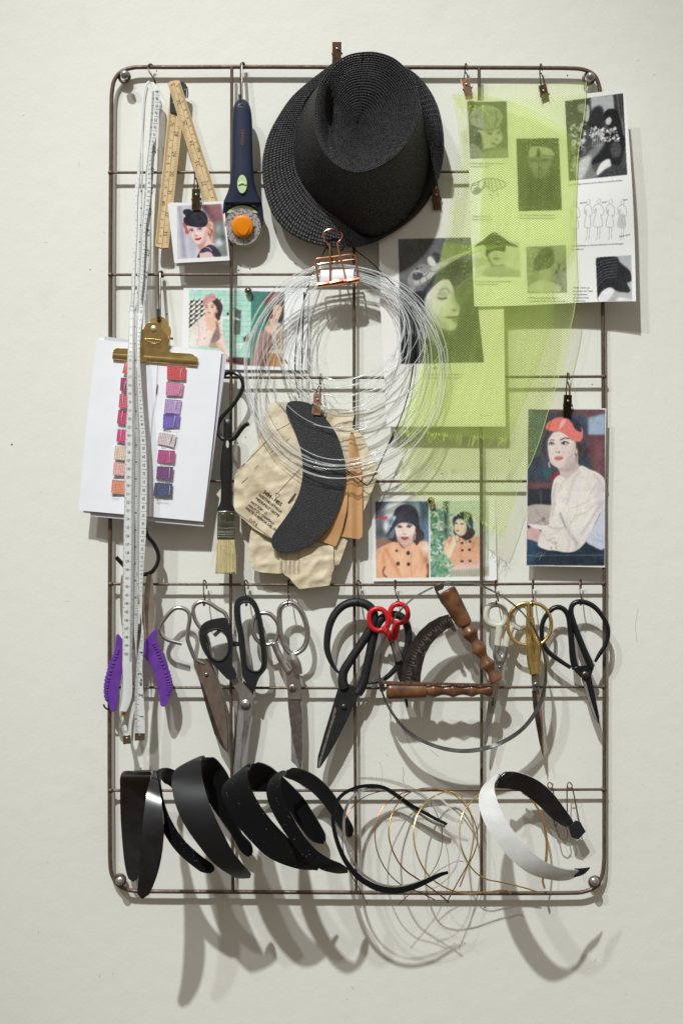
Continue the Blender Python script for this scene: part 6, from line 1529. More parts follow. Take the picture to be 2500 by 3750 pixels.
# ---------------------------------------------------------------- coil of clear tubing with copper clip
def coil():
    m = bpy.data.materials.new('clear_plastic_tubing'); m.use_nodes = True
    nt = m.node_tree; N = nt.nodes; L = nt.links; b = N['Principled BSDF']
    b.inputs['Base Color'].default_value = (.92, .95, .95, 1); b.inputs['Roughness'].default_value = .12; b.inputs['Specular IOR Level'].default_value = .9
    b.inputs['Transmission Weight'].default_value = .35; b.inputs['Alpha'].default_value = .5; b.inputs['Coat Weight'].default_value = .6
    t = thing('tubing_coil', 'loose coil of thin clear plastic tubing hanging from a copper wire clip', 'tubing', R5("760,290,.035")[0])
    r = random.Random(11)
    loops = []
    for i in range(9): loops.append((r.uniform(85, 200), r.uniform(1625, 1720), r.uniform(1375, 1560)))
    for i in range(3): loops.append((r.uniform(60, 120), r.uniform(1760, 1775), r.uniform(1480, 1545)))
    for i in range(3): loops.append((r.uniform(150, 250), r.uniform(1400, 1450), r.uniform(1330, 1400)))
    for i in range(11): loops.append((r.uniform(270, 470), r.uniform(1090, 1335), r.uniform(1180, 1400)))
    for i in range(3): loops.append((r.uniform(470, 570), r.uniform(1040, 1110), r.uniform(1190, 1240)))
    for i, (l, bt, rt) in enumerate(loops):
        tx, ty = 760 + r.uniform(-25, 25), r.uniform(225, 345)
        cy = (ty + bt) / 2 + r.uniform(-30, 10) - 20
        h0 = r.uniform(.033, .0385); h1 = h0 + r.uniform(-.004, .010); h2 = h0 + r.uniform(-.006, .012)
        w1 = r.uniform(-.03, .03)
        pts = []
        for k in range(16):
            a = 2 * math.pi * k / 16 - math.pi / 2
            ca, sa = math.cos(a), math.sin(a)
            x = tx + (rt - tx) * ca if ca > 0 else tx + (tx - l) * ca
            cyy = cy
            y = cyy + ((bt - cyy) * sa if sa > 0 else (cyy - ty) * sa)
            x += (70 * w1 * 10) * max(0, sa) * 1.2
            f_ = max(0, -sa)
            pts.append((*R5("%f,%f" % (x, y))[0], h0 * f_ + (1 - f_) * (h1 if ca < 0 else h2) + .0006 * math.sin(2 * a + i)))
        q = MB(); tube(q, pts, r.choice((.00046, .00052, .00058)), 6, closed=True, sub=6)
        ob('tube_loop', q, m, t, smooth='all')
    # loose strand ends
    for pts in ("1160,880,.036 1060,1060,.037 960,1210,.038", "1540,800,.036 1440,950,.037 1300,1180,.038", "560,430,.035 550,620,.034 580,820,.036 700,980,.036"):
        q = MB(); tube(q, R5(pts), .0004, 6, sub=8); ob('tube_end', q, m, t, smooth='all')
    q = MB(); tube(q, R5("380,915,.038 397,945,.038"), .0011, 8, sub=1); ob('ferrule', q, M['brass'], t)
    q = MB(); band(q, R18("385,990,.0370 388,1080,.0405 392,1200,.0400 400,1330,.0370"), R18("1030,965,.0370 1010,1060,.0405 1035,1180,.0400 1042,1262,.0370"), .0003, 5, 6); ob('paper_label', q, M['paper'], t)
    c = mat('polished_copper', (214, 148, 118), .16, 1)
    t = thing('copper_clip', 'rose copper wire clip with round loop handle over the tubing coil', 'clip', R18("700,1200,.040")[0])
    def w(name, pts, rr=.0011, closed=False, sub=7):
        q = MB(); tube(q, R18(pts), rr, 8, sub=sub, closed=closed); ob(name, q, c, t)
    w('handle', "568,1240,.0420 566,1000,.0430 563,760,.0435 560,600,.0435 550,500,.043 520,460,.043 460,410,.043 436,345,.043 445,280,.043 500,225,.043 600,204,.043 700,220,.043 770,270,.043 795,340,.043 775,400,.043 725,450,.043 706,490,.043 715,560,.0435 770,760,.0435 820,960,.043 872,1185,.042")
    w('front_frame', "345,1225,.0415 320,1060,.0420 285,850,.0425 300,790,.0425 350,765,.0425 600,738,.0425 980,688,.0425 1035,720,.0425 1052,780,.0425 1075,950,.042 1097,1160,.0415")
    w('back_frame', "345,1225,.0385 330,1010,.034 320,920,.0335 360,875,.0335 600,840,.0335 1000,788,.0335 1055,800,.0335 1075,870,.034 1105,1165,.0385")
    w('jaw_bar', "325,1278,.0405 720,1225,.0412 1122,1165,.0405", .0032, sub=3); 
    w('roll_collar', "605,1235,.0425 720,1218,.0428 820,1200,.0425", .0042, sub=3); w('roll_collar', "360,1272,.0423 470,1258,.0425 560,1245,.0423", .0034, sub=3); w('roll_collar', "890,1205,.0423 990,1190,.0425 1090,1172,.0423", .0034, sub=3)
    w('wire_knot', "640,730,.0430 660,800,.0432 690,830,.0425 720,800,.0432 690,740,.0430 665,790,.0425 700,820,.043", .0007)
    bk = M['black_hook']
    q = MB(); tube(q, R18("500,530,.020 545,600,.024 590,640,.028 605,700,.031 600,900,.0335"), .0010, 8); tube(q, R18("830,550,.020 790,600,.024 762,640,.028 765,720,.031"), .0010, 8); ob('hanging_wire', q, bk, t)
    hook(R5("850,104,.020 780,96,.0190 690,100,.020 640,180,.021 582,290,.022 520,480,.024 470,720,.026 452,900,.028 455,1050,.029 482,1190,.030"), 'thin black bent wire running down the left inside of the tubing coil', .0007, 'bent_wire', 'wire', m='black_hook')
    hook(R5("845,100,.020 1000,220,.022 1080,300,.026 1200,420,.030 1270,520,.031 1300,640,.031 1303,800,.031 1298,950,.031 1265,1150,.031 1210,1330,.031 1160,1440,.031 1120,1530,.031 1050,1680,.031 1000,1780,.031 975,1812,.031 960,1815,.031 900,1770,.031 820,1708,.031"), 'thin black bent wire running down the right side of the tubing coil', .0007, 'bent_wire', 'wire', m='black_hook')
    q = MB(); tube(q, R5("1165,1435,.031 1145,1480,.031 1122,1530,.031"), .0016, 8); ob('wire_sleeve', q, bk, None, 'small black sleeve joining the thin black wire near the net', 'sleeve')
    q = MB(); band(q, R5("512,430,.028 506,600,.028 500,780,.028 495,968,.028"), R5("524,432,.028 515,600,.028 509,780,.028 502,968,.028"), .0006, 4, 2); ob('black_strip', q, bk, None, 'narrow flat black strip hanging inside the left of the tubing coil', 'strip')
coil()

# ---------------------------------------------------------------- lime green net
def resamp(a, n):
    d = np.concatenate([[0], np.cumsum(np.linalg.norm(np.diff(a, axis=0), axis=1))]); t = np.linspace(0, d[-1], n)
    return np.column_stack([np.interp(t, d, a[:, k]) for k in range(a.shape[1])])
def net():
    m = bpy.data.materials.new('lime_crinoline_net'); m.use_nodes = True
    nt = m.node_tree; N = nt.nodes; L = nt.links
    N.remove(N['Principled BSDF']); out = N['Material Output']
    tc = N.new('ShaderNodeTexCoord')
    sp = N.new('ShaderNodeSeparateXYZ')
    geo = N.new('ShaderNodeUVMap'); geo.uv_map = 'cloth'; L.new(geo.outputs[0], sp.inputs[0])
    def mth(op, a, bb=None, c=None):
        n = N.new('ShaderNodeMath'); n.operation = op
        for i, q in enumerate((a, bb, c)):
            if q is None: continue
            if isinstance(q, (int, float)): n.inputs[i].default_value = q
            else: L.new(q, n.inputs[i])
        return n.outputs[0]
    u, v = sp.outputs[0], sp.outputs[1]
    per = 8.5
    a = mth('ABSOLUTE', mth('SINE', mth('MULTIPLY', mth('MULTIPLY_ADD', v, 1.35, u), math.pi / per / 1.4)))
    b = mth('ABSOLUTE', mth('SINE', mth('MULTIPLY', mth('MULTIPLY_ADD', v, -1.35, u), math.pi / per / 1.4)))
    mn = mth('MINIMUM', a, b)                     # small near a thread
    th = N.new('ShaderNodeMapRange'); th.inputs[1].default_value = .18; th.inputs[2].default_value = .5; th.inputs[3].default_value = .34; th.inputs[4].default_value = .06
    L.new(mn, th.inputs[0])
    # sparkle: thread glints put into the colour as bright dashes down the cloth
    nz = N.new('ShaderNodeTexNoise'); nz.inputs['Scale'].default_value = 1; nz.inputs['Detail'].default_value = 2
    cb = N.new('ShaderNodeCombineXYZ'); L.new(mth('MULTIPLY', u, .30), cb.inputs[0]); L.new(mth('MULTIPLY', v, .11), cb.inputs[1]); L.new(cb.outputs[0], nz.inputs['Vector'])
    n4 = N.new('ShaderNodeTexNoise'); n4.inputs['Scale'].default_value = 1
    cb2 = N.new('ShaderNodeCombineXYZ'); L.new(mth('MULTIPLY', u, .02), cb2.inputs[0]); L.new(mth('MULTIPLY', v, .006), cb2.inputs[1]); L.new(cb2.outputs[0], n4.inputs['Vector'])
    sk = N.new('ShaderNodeMapRange'); sk.inputs[1].default_value = .60; sk.inputs[2].default_value = .68
    L.new(mth('ADD', nz.outputs['Fac'], mth('MULTIPLY_ADD', n4.outputs['Fac'], .3, -.15)), sk.inputs[0])
    colr = N.new('ShaderNodeMix'); colr.data_type = 'RGBA'; colr.inputs[6].default_value = (*lin((216, 242, 144)), 1); colr.inputs[7].default_value = (*lin((232, 248, 160)), 1)
    L.new(sk.outputs[0], colr.inputs[0])
    df = N.new('ShaderNodeBsdfDiffuse'); tl = N.new('ShaderNodeBsdfTranslucent'); gl = N.new('ShaderNodeBsdfGlossy'); tr = N.new('ShaderNodeBsdfTransparent')
    L.new(colr.outputs[2], df.inputs[0]); L.new(colr.outputs[2], tl.inputs[0]); gl.inputs['Roughness'].default_value = .35; gl.inputs[0].default_value = (.8, .95, .5, 1)
    tr.inputs[0].default_value = (.985, .997, .87, 1)
    m1 = N.new('ShaderNodeMixShader'); m1.inputs[0].default_value = .5; L.new(df.outputs[0], m1.inputs[1]); L.new(tl.outputs[0], m1.inputs[2])
    m2 = N.new('ShaderNodeMixShader'); m2.inputs[0].default_value = .04; L.new(m1.outputs[0], m2.inputs[1]); L.new(gl.outputs[0], m2.inputs[2])
    m3 = N.new('ShaderNodeMixShader'); L.new(mth('MINIMUM', mth('MULTIPLY_ADD', sk.outputs[0], .30, th.outputs[0]), 1.0), m3.inputs[0]); L.new(tr.outputs[0], m3.inputs[1]); L.new(m2.outputs[0], m3.inputs[2])
    L.new(m3.outputs[0], out.inputs['Surface'])
    th_m = mat('lime_thread', (212, 234, 130), .4)
    t = thing('green_net', 'translucent lime green net draped over the printed pages at the right', 'net', R3("560,330,.035")[0])
    def layer(L_, R_, h, folds, amp, seed, sub=10, m_=40, hb=None):
        l = resamp(cr(np.array(L_, float)[:, :2], sub), 91); r = resamp(cr(np.array(R_, float)[:, :2], sub), 91)
        n = len(l); s = np.linspace(0, 1, m_)[None]; v = np.linspace(0, 1, n)[:, None]
        X = l[:, 0:1] * (1 - s) + r[:, 0:1] * s; Y = l[:, 1:2] * (1 - s) + r[:, 1:2] * s
        X = X + 3.0 * np.sin(s * folds * 6.28 + v * 3 + seed) * v
        Hh = h + .55 * amp * (.4 + .6 * v) * np.sin(s * folds * 6.28 + seed + v * 2.2 * math.sin(seed)) + amp * .6 * np.sin(s * folds * 2.3 * 6.28 + seed * 2 + v * 4) + 0 * v
        # stay in front of the curling printed page
        pg = .0255 + .022 * np.clip((X - 1705) / 580 - .25, 0, 1) ** 1.5 + .0035
        Hh = np.maximum(Hh, np.where((Y < 1125) & (X > 1700), pg, 0))
        G = np.stack([X, Y, Hh], -1)
        W = PN(G)
        me_n = MB(); fs = []
        for i in range(n - 1):
            for j in range(m_ - 1):
                a = i * m_ + j; fs.append((a, a + 1, a + m_ + 1, a + m_))
        me_n.add(W, fs)
        o = ob('net_layer', me_n, m, t, smooth='all', recalc=False)
        wu = r[:, 0:1] - l[:, 0:1]
        UV = np.stack([X + 0 * Y, Y + 0 * X], -1).reshape(-1, 2) + seed * 13
        uvl = o.data.uv_layers.new(name='cloth')
        li = np.zeros(len(o.data.loops), int); o.data.loops.foreach_get('vertex_index', li)
        uvl.data.foreach_set('uv', UV[li].astype(np.float32).ravel())
        # selvedge thread down the outer edge
        for e, off in ((r, m_ - 1),) if seed == 2 else ():
            q = MB(); tube(q, [(x, y, Hh[k * 5 if k * 5 < n else n - 1, off] + .0003) for k, (x, y) in enumerate(e[::5])], .00035, 5, sub=2); ob('selvedge', q, th_m, t)
        # frayed lower edge
        rr = random.Random(seed * 7 + 1); q = MB()
        for k in range(int(abs(r[-1, 0] - l[-1, 0]) / 6.5)):
            s_ = rr.random(); x = l[-1, 0] * (1 - s_) + r[-1, 0] * s_; y = l[-1, 1] * (1 - s_) + r[-1, 1] * s_; h_ = h + amp * math.sin(s_ * folds * 6.28 + seed) * .8
            dx = rr.uniform(-26, 26) ; dy = rr.uniform(2, 40)
            tube(q, [(x, y - 6, h_), (x + dx * .4, y + dy * .5, h_ + rr.uniform(-.002, .003)), (x + dx, y + dy, h_ + rr.uniform(-.003, .004))], .00022, 4, sub=3)
        ob('frayed_threads', q, th_m, t, kind='stuff')
    # rear layer, long
    layer(R3("325,322 320,700 310,1100 280,1600") + R7("560,480 420,900 330,1150 270,1450 235,1640 225,1800"), R3("1067,293 1060,480 1010,800 995,1100 990,1400 1000,1700") + R7("1478,530 1440,700 1385,950 1290,1270 1190,1590 1085,1800") + R8("905,240 880,320 850,395"), .0335, 4, .0016, 2)
    # front layer with a slanting top edge
    layer(R3("105,385 150,640 140,860 98,1100 60,1400 20,1600") + R7("540,60 470,330 390,700 330,1050 250,1280 180,1430"), R3("430,405 620,470 800,560 960,680 1000,860 990,1200 975,1500") + R7("1330,300 1330,560 1270,800 1180,1050 1080,1300 1000,1490"), .0375, 6, .0018, 5)
    # top left hem strip folded over
    layer(R3("108,385 128,430 150,480"), R3("320,330 330,400 335,470"), .0345, 1, .0004, 7, sub=4, m_=16)
net()

# ---------------------------------------------------------------- small S hooks along the fifth bar
HOOKS = [(R10("103,125")[0], R10("100,268")[0], 'small S hook holding the wire handled bulb shears'), (R10("418,125")[0], R10("424,270")[0], 'small S hook holding the black handled scissors'),
         (R10("748,125")[0], R10("745,270")[0], 'small S hook holding the silver tailor scissors'), (R10("1277,125")[0], R10("1285,275")[0], 'small S hook holding the black iron shears'),
         (R11("243,100")[0], R11("258,218")[0], 'small S hook holding the red ringed scissors'), (R11("850,100")[0], R11("857,215")[0], 'small S hook holding the white handled scissors'),
         (R11("1075,98")[0], R11("1072,214")[0], 'small S hook holding the gold handled scissors'), (R11("1362,96")[0], R11("1362,208")[0], 'small S hook holding the black wire handled shears')]
for i, (a, b, l) in enumerate(HOOKS):
    bar_hook(a[0], a[1], b[0], b[1], .0265, (0, 2, -10, 3, -6, -8, -7, -6)[i] * 1.0, l)

# ---------------------------------------------------------------- shears and scissors
M['blade_steel'] = mat('scratched_steel', (182, 179, 174), .3, .75, col2=(128, 122, 116), vscale=120, stretch=(1, 1, .35), bump=.1, rough2=.5)
M['blade_bright'] = mat('ground_steel_edge', (214, 214, 216), .22, .7, col2=(184, 184, 186), vscale=200)
M['blade_brown'] = mat('tarnished_brown_steel', (150, 134, 122), .34, .6, col2=(108, 94, 84), vscale=70, stretch=(1, 1, .4), rough2=.5)
M['blade_dark'] = mat('dark_stained_steel', (110, 104, 100), .36, .6, col2=(134, 120, 112), vscale=110, det=6, vpos=(.5, .6))
M['iron'] = mat('black_forged_iron', (44, 45, 46), .5, .3, col2=(34, 34, 35), vscale=150, bump=.5, bscale=420, bdist=.0006)
M['chrome'] = mat('worn_chrome', (214, 213, 210), .2, .9, col2=(164, 161, 156), vscale=60, rough2=.32)
M['rust'] = mat('rust_spots', (120, 84, 64), .7, .3, col2=(160, 140, 124), vscale=300)
def pl(name, pts, h, th, m, t, smooth=0, bevel=.0003, holes=(), hf=None):
    q = MB(); plate(q, pts, h, th, smooth, holes, hf); return ob(name, q, m, t, bevel=bevel)
def tb(name, pts, r, m, t, **kw):
    q = MB(); tube(q, pts, r, kw.pop('seg', 10), **kw); return ob(name, q, m, t)
def rivet(name, x, y, h, r, m, t, th=.0016, **kw):
    q = MB(); button(q, x, y, h, r, th, 20, **kw); return ob(name, q, m, t)
def bulb_shears():
    t = thing('bulb_shears', 'large shears with bent steel wire handles and a brown tarnished blade', 'shears', R9("960,870,.027")[0])
    tb('wire_handle', R9("960,1400,.0255 885,1362,.026 850,1290,.027 815,1190,.028 818,1100,.028 832,1010,.028 822,948,.028 780,915,.028 720,908,.028 665,940,.028 600,1020,.028 574,1075,.028 582,1135,.028 625,1182,.028 700,1208,.028 764,1222,.028"), .0026, M['chrome'], t)
    tb('wire_handle', R9("1000,1400,.0225 1012,1330,.0225 1003,1240,.0235 980,1160,.0245 930,1090,.0255 882,1015,.026 862,930,.026 880,880,.026 935,852,.026 1000,864,.026 1080,915,.026 1138,950,.026 1160,1000,.026 1140,1065,.026 1048,1152,.026"), .0026, M['chrome'], t)
    pl('rear_blade', R9("905,1350 1010,1356 1045,1440 1090,1540 1140,1700 1168,1880 1184,1985 1172,2170 1160,2190 1100,2060"), .0215, .002, M['blade_steel'], t)
    b = pl('front_blade', R9("860,1357 1010,1358 1026,1400 1060,1500 1110,1640 1145,1790 1165,1960 1167,2178 1140,2140 1065,2010 985,1760 915,1545 905,1500 880,1420"), .0245, .0024, M['blade_brown'], t)
    pl('ground_edge', R9("918,1552 945,1580 1020,1800 1100,2040 1160,2180 1120,2140 1050,2020 980,1790"), .0269, .0003, M['steel_dark'], b, bevel=0)
    rivet('rivet', *R9("980,1497")[0], .0268, 7.5, M['steel'], t)
bulb_shears()
def black_scissors():
    t = thing('dressmaking_scissors', 'big black handled scissors with stainless blades pointing down', 'scissors', R10("425,240,.028")[0])
    bl = M['black_matt']
    pl('rear_blade', R10("400,860 480,935 475,1000 440,1200 390,1400 330,1590 318,1560 312,1480 335,1250 355,1080 370,1000"), .0250, .0018, M['steel_dark'], t)
    oh = [R10("367,320 372,282 402,260 448,262 482,300 502,360 520,450 535,560 548,680 543,758 512,793 462,788 426,760 412,700 405,600 393,500 374,400")]
    lh = pl('long_handle', R10("328,310 345,245 385,218 440,216 488,250 520,310 545,400 560,500 575,620 583,720 570,780 528,832 505,880 492,930 478,940 430,890 395,835 385,760 375,680 365,600 355,500 335,400"), .0250, .0085, bl, t, 3, .0018, oh)
    tb('inner_lip', [tuple(p) + (.0335,) for p in oh[0]], .0016, bl, lh, closed=True)
    rh = [R10("106,530 122,495 160,474 205,468 250,488 280,535 292,600 280,660 242,702 195,710 150,682 120,625")]
    sh = pl('round_handle', R10("70,465 100,420 150,396 200,386 245,380 272,388 292,430 310,500 322,560 318,640 312,720 335,780 350,825 325,848 296,858 270,845 210,782 150,720 95,640 66,560"), .0275, .0085, bl, t, 3, .0018, rh)
    tb('inner_lip', [tuple(p) + (.0360,) for p in rh[0]], .0016, bl, sh, closed=True)
    pl('handle_bridge', R10("312,560 372,566 372,598 312,602"), .0270, .005, bl, t, bevel=.001)
    b = pl('front_blade', R10("298,858 352,832 405,890 455,945 478,978 470,1060 455,1150 430,1290 395,1440 368,1560 345,1608 328,1600 322,1560 338,1400 350,1200 358,1090 372,1030 360,960"), .0270, .0022, M['blade_steel'], t)
    pl('ground_edge', R10("362,1090 385,1090 402,1105 400,1200 388,1350 372,1540 346,1606 330,1598 332,1560 348,1300"), .0292, .0003, M['blade_bright'], b, bevel=0)
    rivet('knurled_nut', *R10("418,1048")[0], .0292, 19, M['steel'], t, .0014, dome=.2); rivet('pivot_screw', *R10("418,1046")[0], .0304, 13, M['chrome'], t, .0016)
    q = MB(); text(q, 'STAINLESS STEEL', *R10("402,1250")[0], 6.5, -79, .0293, spacing=1.1, wx=1.1); text(q, 'TAIWAN', *R10("424,1250")[0], 6.5, -79, .0293, spacing=1.1, wx=1.1); ob('etched_lettering', q, mat('etched_steel', (92, 88, 84), .5, .5), b, smooth='flat', recalc=False, kind='stuff')
black_scissors()
def tailor_scissors():
    t = thing('tailor_scissors', 'silver metal tailor scissors with one large oval ring, rusty blade tip', 'scissors', R10("745,270,.027")[0])
    c = M['chrome']
    tb('small_ring', R10("470,445,.026 492,372,.026 540,346,.026 600,352,.026 648,398,.026 670,452,.026 664,515,.026 640,560,.026 596,586,.026 538,578,.026 490,530,.026"), .0027, c, t, closed=True)
    tb('small_ring_arm', R10("636,575,.026 660,640,.026 700,716,.026 745,790,.026"), [.0045, .0042, .005, .0058], c, t)
    tb('large_ring', R10("672,335,.0285 698,285,.0285 748,266,.0285 802,282,.0285 850,340,.0285 884,430,.0285 893,520,.0285 872,600,.0285 832,642,.0285 782,660,.0285 738,640,.0285 704,575,.0285 680,470,.0285"), .0028, c, t, closed=True)
    tb('inner_ridge', R10("690,340,.0295 712,300,.0295 750,284,.0295 795,300,.0295 836,352,.0295 868,436,.0295 877,520,.0295 856,590,.0295 820,626,.0295 780,642,.0295 748,622,.0295 716,565,.0295 694,470,.0295"), .0011, c, t, closed=True)
    tb('large_ring_arm', R10("772,655,.0285 785,700,.0285 805,745,.0285 818,810,.0275"), [.0042, .0062, .0062, .0058], c, t)
    pl('rear_blade', R10("750,1000 765,1160 764,1300 765,1478 800,1512 838,1540 852,1440 856,1200 848,980 830,815"), .0225, .0018, M['blade_bright'], t)
    b = pl('front_blade', R10("722,790 750,768 800,782 830,815 838,900 842,1000 832,1006 742,1008 734,900 728,830"), .0245, .0030, c, t)
    d = pl('blade_face', R10("738,1008 832,1008 844,1100 846,1300 846,1480 840,1540 832,1535 805,1440 775,1320 756,1180 745,1090"), .0243, .0020, M['blade_dark'], t)
    rivet('pivot_screw', *R10("776,922")[0], .0275, 14.5, M['steel'], t, .0018, dome=.6)
    q = MB(); line(q, R10("768,897 772,948"), 2.6, .0293, .0002); ob('screw_slot', q, M['ink'], t, smooth='flat', recalc=False)
    q = MB(); text(q, 'SINGER', *R10("804,1162")[0], 6.5, 90, .0264, spacing=1.15); ob('worn_lettering', q, mat('worn_print', (150, 104, 96), .6), d, smooth='flat', recalc=False, kind='stuff')
    r = random.Random(4)
    for k in range(9):
        q = MB(); button(q, *R10("%f,%f" % (r.uniform(795, 838), r.uniform(1330, 1520)))[0], .0263, r.uniform(1.2, 3.2), .0002, 8, dome=0); ob('rust_spot', q, M['rust'], d)
tailor_scissors()
def iron_shears():
    t = thing('iron_shears', 'black forged iron shears with very large loop handles, tips pointing lower left', 'shears', R10("1285,270,.027")[0])
    i = M['iron']
    z = .0265
    tb('left_loop', [p + (z,) for p in R10("1140,812 1100,770 1062,700 1040,620 1042,530 1062,430 1105,345 1170,285 1250,262 1330,275 1380,315 1398,370 1385,440 1340,520 1280,612 1215,710 1168,790 1158,860 1170,920")], [.0012, .0022, .0032, .0040, .0043, .0046, .0048, .0050, .0054, .0054, .0056, .0056, .0056, .0054, .0054, .0054, .0056, .006, .0065], i, t, seg=12)
    tb('right_loop', [p + (z - .003,) for p in R10("1270,960 1300,915 1325,850 1345,760 1368,650 1390,540 1425,430 1480,372")] + [p + (z - .003,) for p in R11("235,282 288,302 318,365 322,440 300,520 250,600 180,668 110,692 68,698")], [.0065, .0062, .0058, .0055, .0055, .0055, .0055, .0052, .0050, .0048, .0046, .0044, .0042, .0036, .003, .002, .001], i, t, seg=12)
    pl('rear_blade', R10("1120,930 1200,900 1200,1000 1100,1260 1000,1500 968,1534 962,1525 970,1440 1020,1260 1075,1080"), z - .006, .003, i, t, bevel=.0006)
    b = pl('front_blade', R10("1138,872 1180,880 1250,905 1286,928 1276,985 1240,1060 1180,1190 1110,1330 1040,1450 990,1525 972,1536 968,1512 1010,1390 1060,1240 1110,1080 1118,980"), z - .003, .0045, i, t, bevel=.0010)
    pl('ground_edge', R10("1098,1062 1112,1075 1100,1140 1060,1265 1015,1410 985,1520 970,1530 972,1500 1010,1370 1060,1210"), z + .0015, .0004, mat('pitted_ground_edge', (150, 146, 140), .4, .6, col2=(120, 96, 84), vscale=240, vpos=(.5, .62)), b, bevel=0)
    rivet('rivet', *R10("1168,1060")[0], z + .0014, 10.5, M['steel_dark'], t, .0032)
iron_shears()
def red_scissors():
    t = thing('thread_scissors', 'small dark bladed scissors with two bright red finger rings', 'scissors', R11("262,215,.028")[0])
    z = .0335; rd = M['red']
    tb('finger_ring', [p + (z,) for p in R11("84,310 92,268 128,246 170,256 196,298 192,346 160,374 120,374 92,348")], .0031, rd, t, closed=True, flat=.9)
    tb('finger_ring', [p + (z - .002,) for p in R11("208,272 226,232 264,217 304,234 319,276 308,316 272,331 234,328 212,302")], .0031, rd, t, closed=True, flat=.9)
    tb('ring_sleeve', [p + (z,) for p in R11("160,368 188,384 206,410 216,440")], [.0045, .0046, .0034, .003], rd, t); tb('ring_sleeve', [p + (z - .002,) for p in R11("250,330 244,372 240,405 242,436")], [.0046, .0052, .0036, .003], rd, t)
    tb('shank', [p + (z,) for p in R11("214,436 228,476 246,515 264,560")], [.0026, .0026, .004, .005], M['blade_dark'], t); tb('shank', [p + (z - .002,) for p in R11("242,430 247,470 256,510 264,560")], [.0026, .0026, .004, .005], M['blade_steel'], t)
    pl('rear_blade', R11("262,520 292,560 298,640 302,740 306,800 300,790 270,690 245,600"), z - .005, .002, M['blade_steel'], t)
    pl('front_blade', R11("228,500 275,498 290,560 296,650 306,740 320,830 318,846 310,842 290,760 262,670 242,590"), z - .002, .0022, mat('dark_blued_steel', (60, 56, 56), .3, .7), t)
    rivet('pivot_screw', *R11("265,568")[0], z, 6.5, M['steel_dark'], t)
red_scissors()
def white_scissors():
    t = thing('paper_scissors', 'slim scissors with a cream coated finger ring and long polished blades', 'scissors', R11("857,215,.028")[0])
    z = .0285; w = mat('cream_vinyl_grip', (206, 202, 186), .45, 0)
    tb('finger_ring', [p + (z,) for p in R11("790,292 802,240 845,220 888,232 906,272 902,318 880,346 840,346 804,328")], .0036, w, t, closed=True)
    tb('finger_ring', [p + (z - .003,) for p in R11("950,290 975,245 1010,225 1040,240 1050,290 1040,340 1000,365 960,345")], .0034, w, t, closed=True)
    tb('grip_arm', [p + (z,) for p in R11("868,342 868,390 862,430 858,468")], [.0048, .0048, .0042, .0042], w, t); tb('grip_arm', [p + (z - .003,) for p in R11("948,350 925,400 915,440 908,475")], [.0040, .0044, .0044, .0042], w, t)
    tb('shank', [p + (z,) for p in R11("858,466 852,520 868,560")], [.0042, .0046, .006], M['chrome'], t); tb('shank', [p + (z - .002,) for p in R11("910,472 900,520 880,560")], [.0042, .0046, .006], M['chrome'], t)
    pl('rear_blade', R11("850,560 905,545 880,650 862,760 830,900 795,1060 782,1070 800,860 830,690"), z - .005, .002, M['blade_steel'], t)
    b = pl('front_blade', R11("838,545 880,530 898,560 884,640 870,710 850,820 822,940 792,1060 778,1076 776,1050 792,880 812,740 826,640"), z - .001, .0022, M['chrome'], t)
    q = MB(); text(q, 'penco', *R11("829,806")[0], 8.5, -84, z + .0013, bold=.8, wx=1.0); text(q, 'o', *R11("838,762")[0], 4, -84, z + .0013); ob('brand_lettering', q, M['ink'], b, smooth='flat', recalc=False, kind='stuff')
    rivet('pivot_screw', *R11("872,600")[0], z + .001, 6, M['steel'], t)
white_scissors()
def gold_scissors():
    t = thing('gold_scissors', 'long slim scissors with two polished gold rings and shanks', 'scissors', R11("1072,212,.029")[0])
    z = .0290; g = M['brass']
    tb('left_ring', [p + (z,) for p in R11("1040,214 985,224 940,268 921,335 932,402 972,450 1030,466 1046,440 1044,340 1046,240")], .0024, g, t, closed=True, seg=12)
    tb('right_ring', [p + (z - .002,) for p in R11("1062,214 1120,224 1165,268 1183,332 1172,400 1132,450 1085,464 1070,440 1066,340 1062,240")], .0024, g, t, closed=True, seg=12)
    tb('left_shank', [p + (z,) for p in R11("1044,300 1046,400 1050,470 1058,560 1072,640")], [.003, .0036, .0046, .0044, .0046], g, t); tb('right_shank', [p + (z - .002,) for p in R11("1066,300 1074,400 1098,470 1100,560 1098,640")], [.003, .0036, .0050, .0046, .0046], g, t)
    pl('pivot_box', R11("1062,636 1084,615 1110,636 1112,745 1070,745"), z - .002, .004, M['blade_dark'], t, bevel=.0006)
    pl('rear_blade', R11("1085,740 1113,745 1126,850 1134,980 1139,1120 1136,1148 1120,1060 1100,900"), z - .0045, .002, mat('rosy_polished_steel', (206, 172, 152), .25, .8), t)
    pl('front_blade', R11("1066,742 1090,742 1108,850 1122,960 1130,1080 1134,1146 1112,1060 1090,940 1074,840"), z - .002, .002, M['steel_dark'], t)
    rivet('pivot_screw', *R11("1090,705")[0], z + .002, 9, M['steel'], t)
gold_scissors()
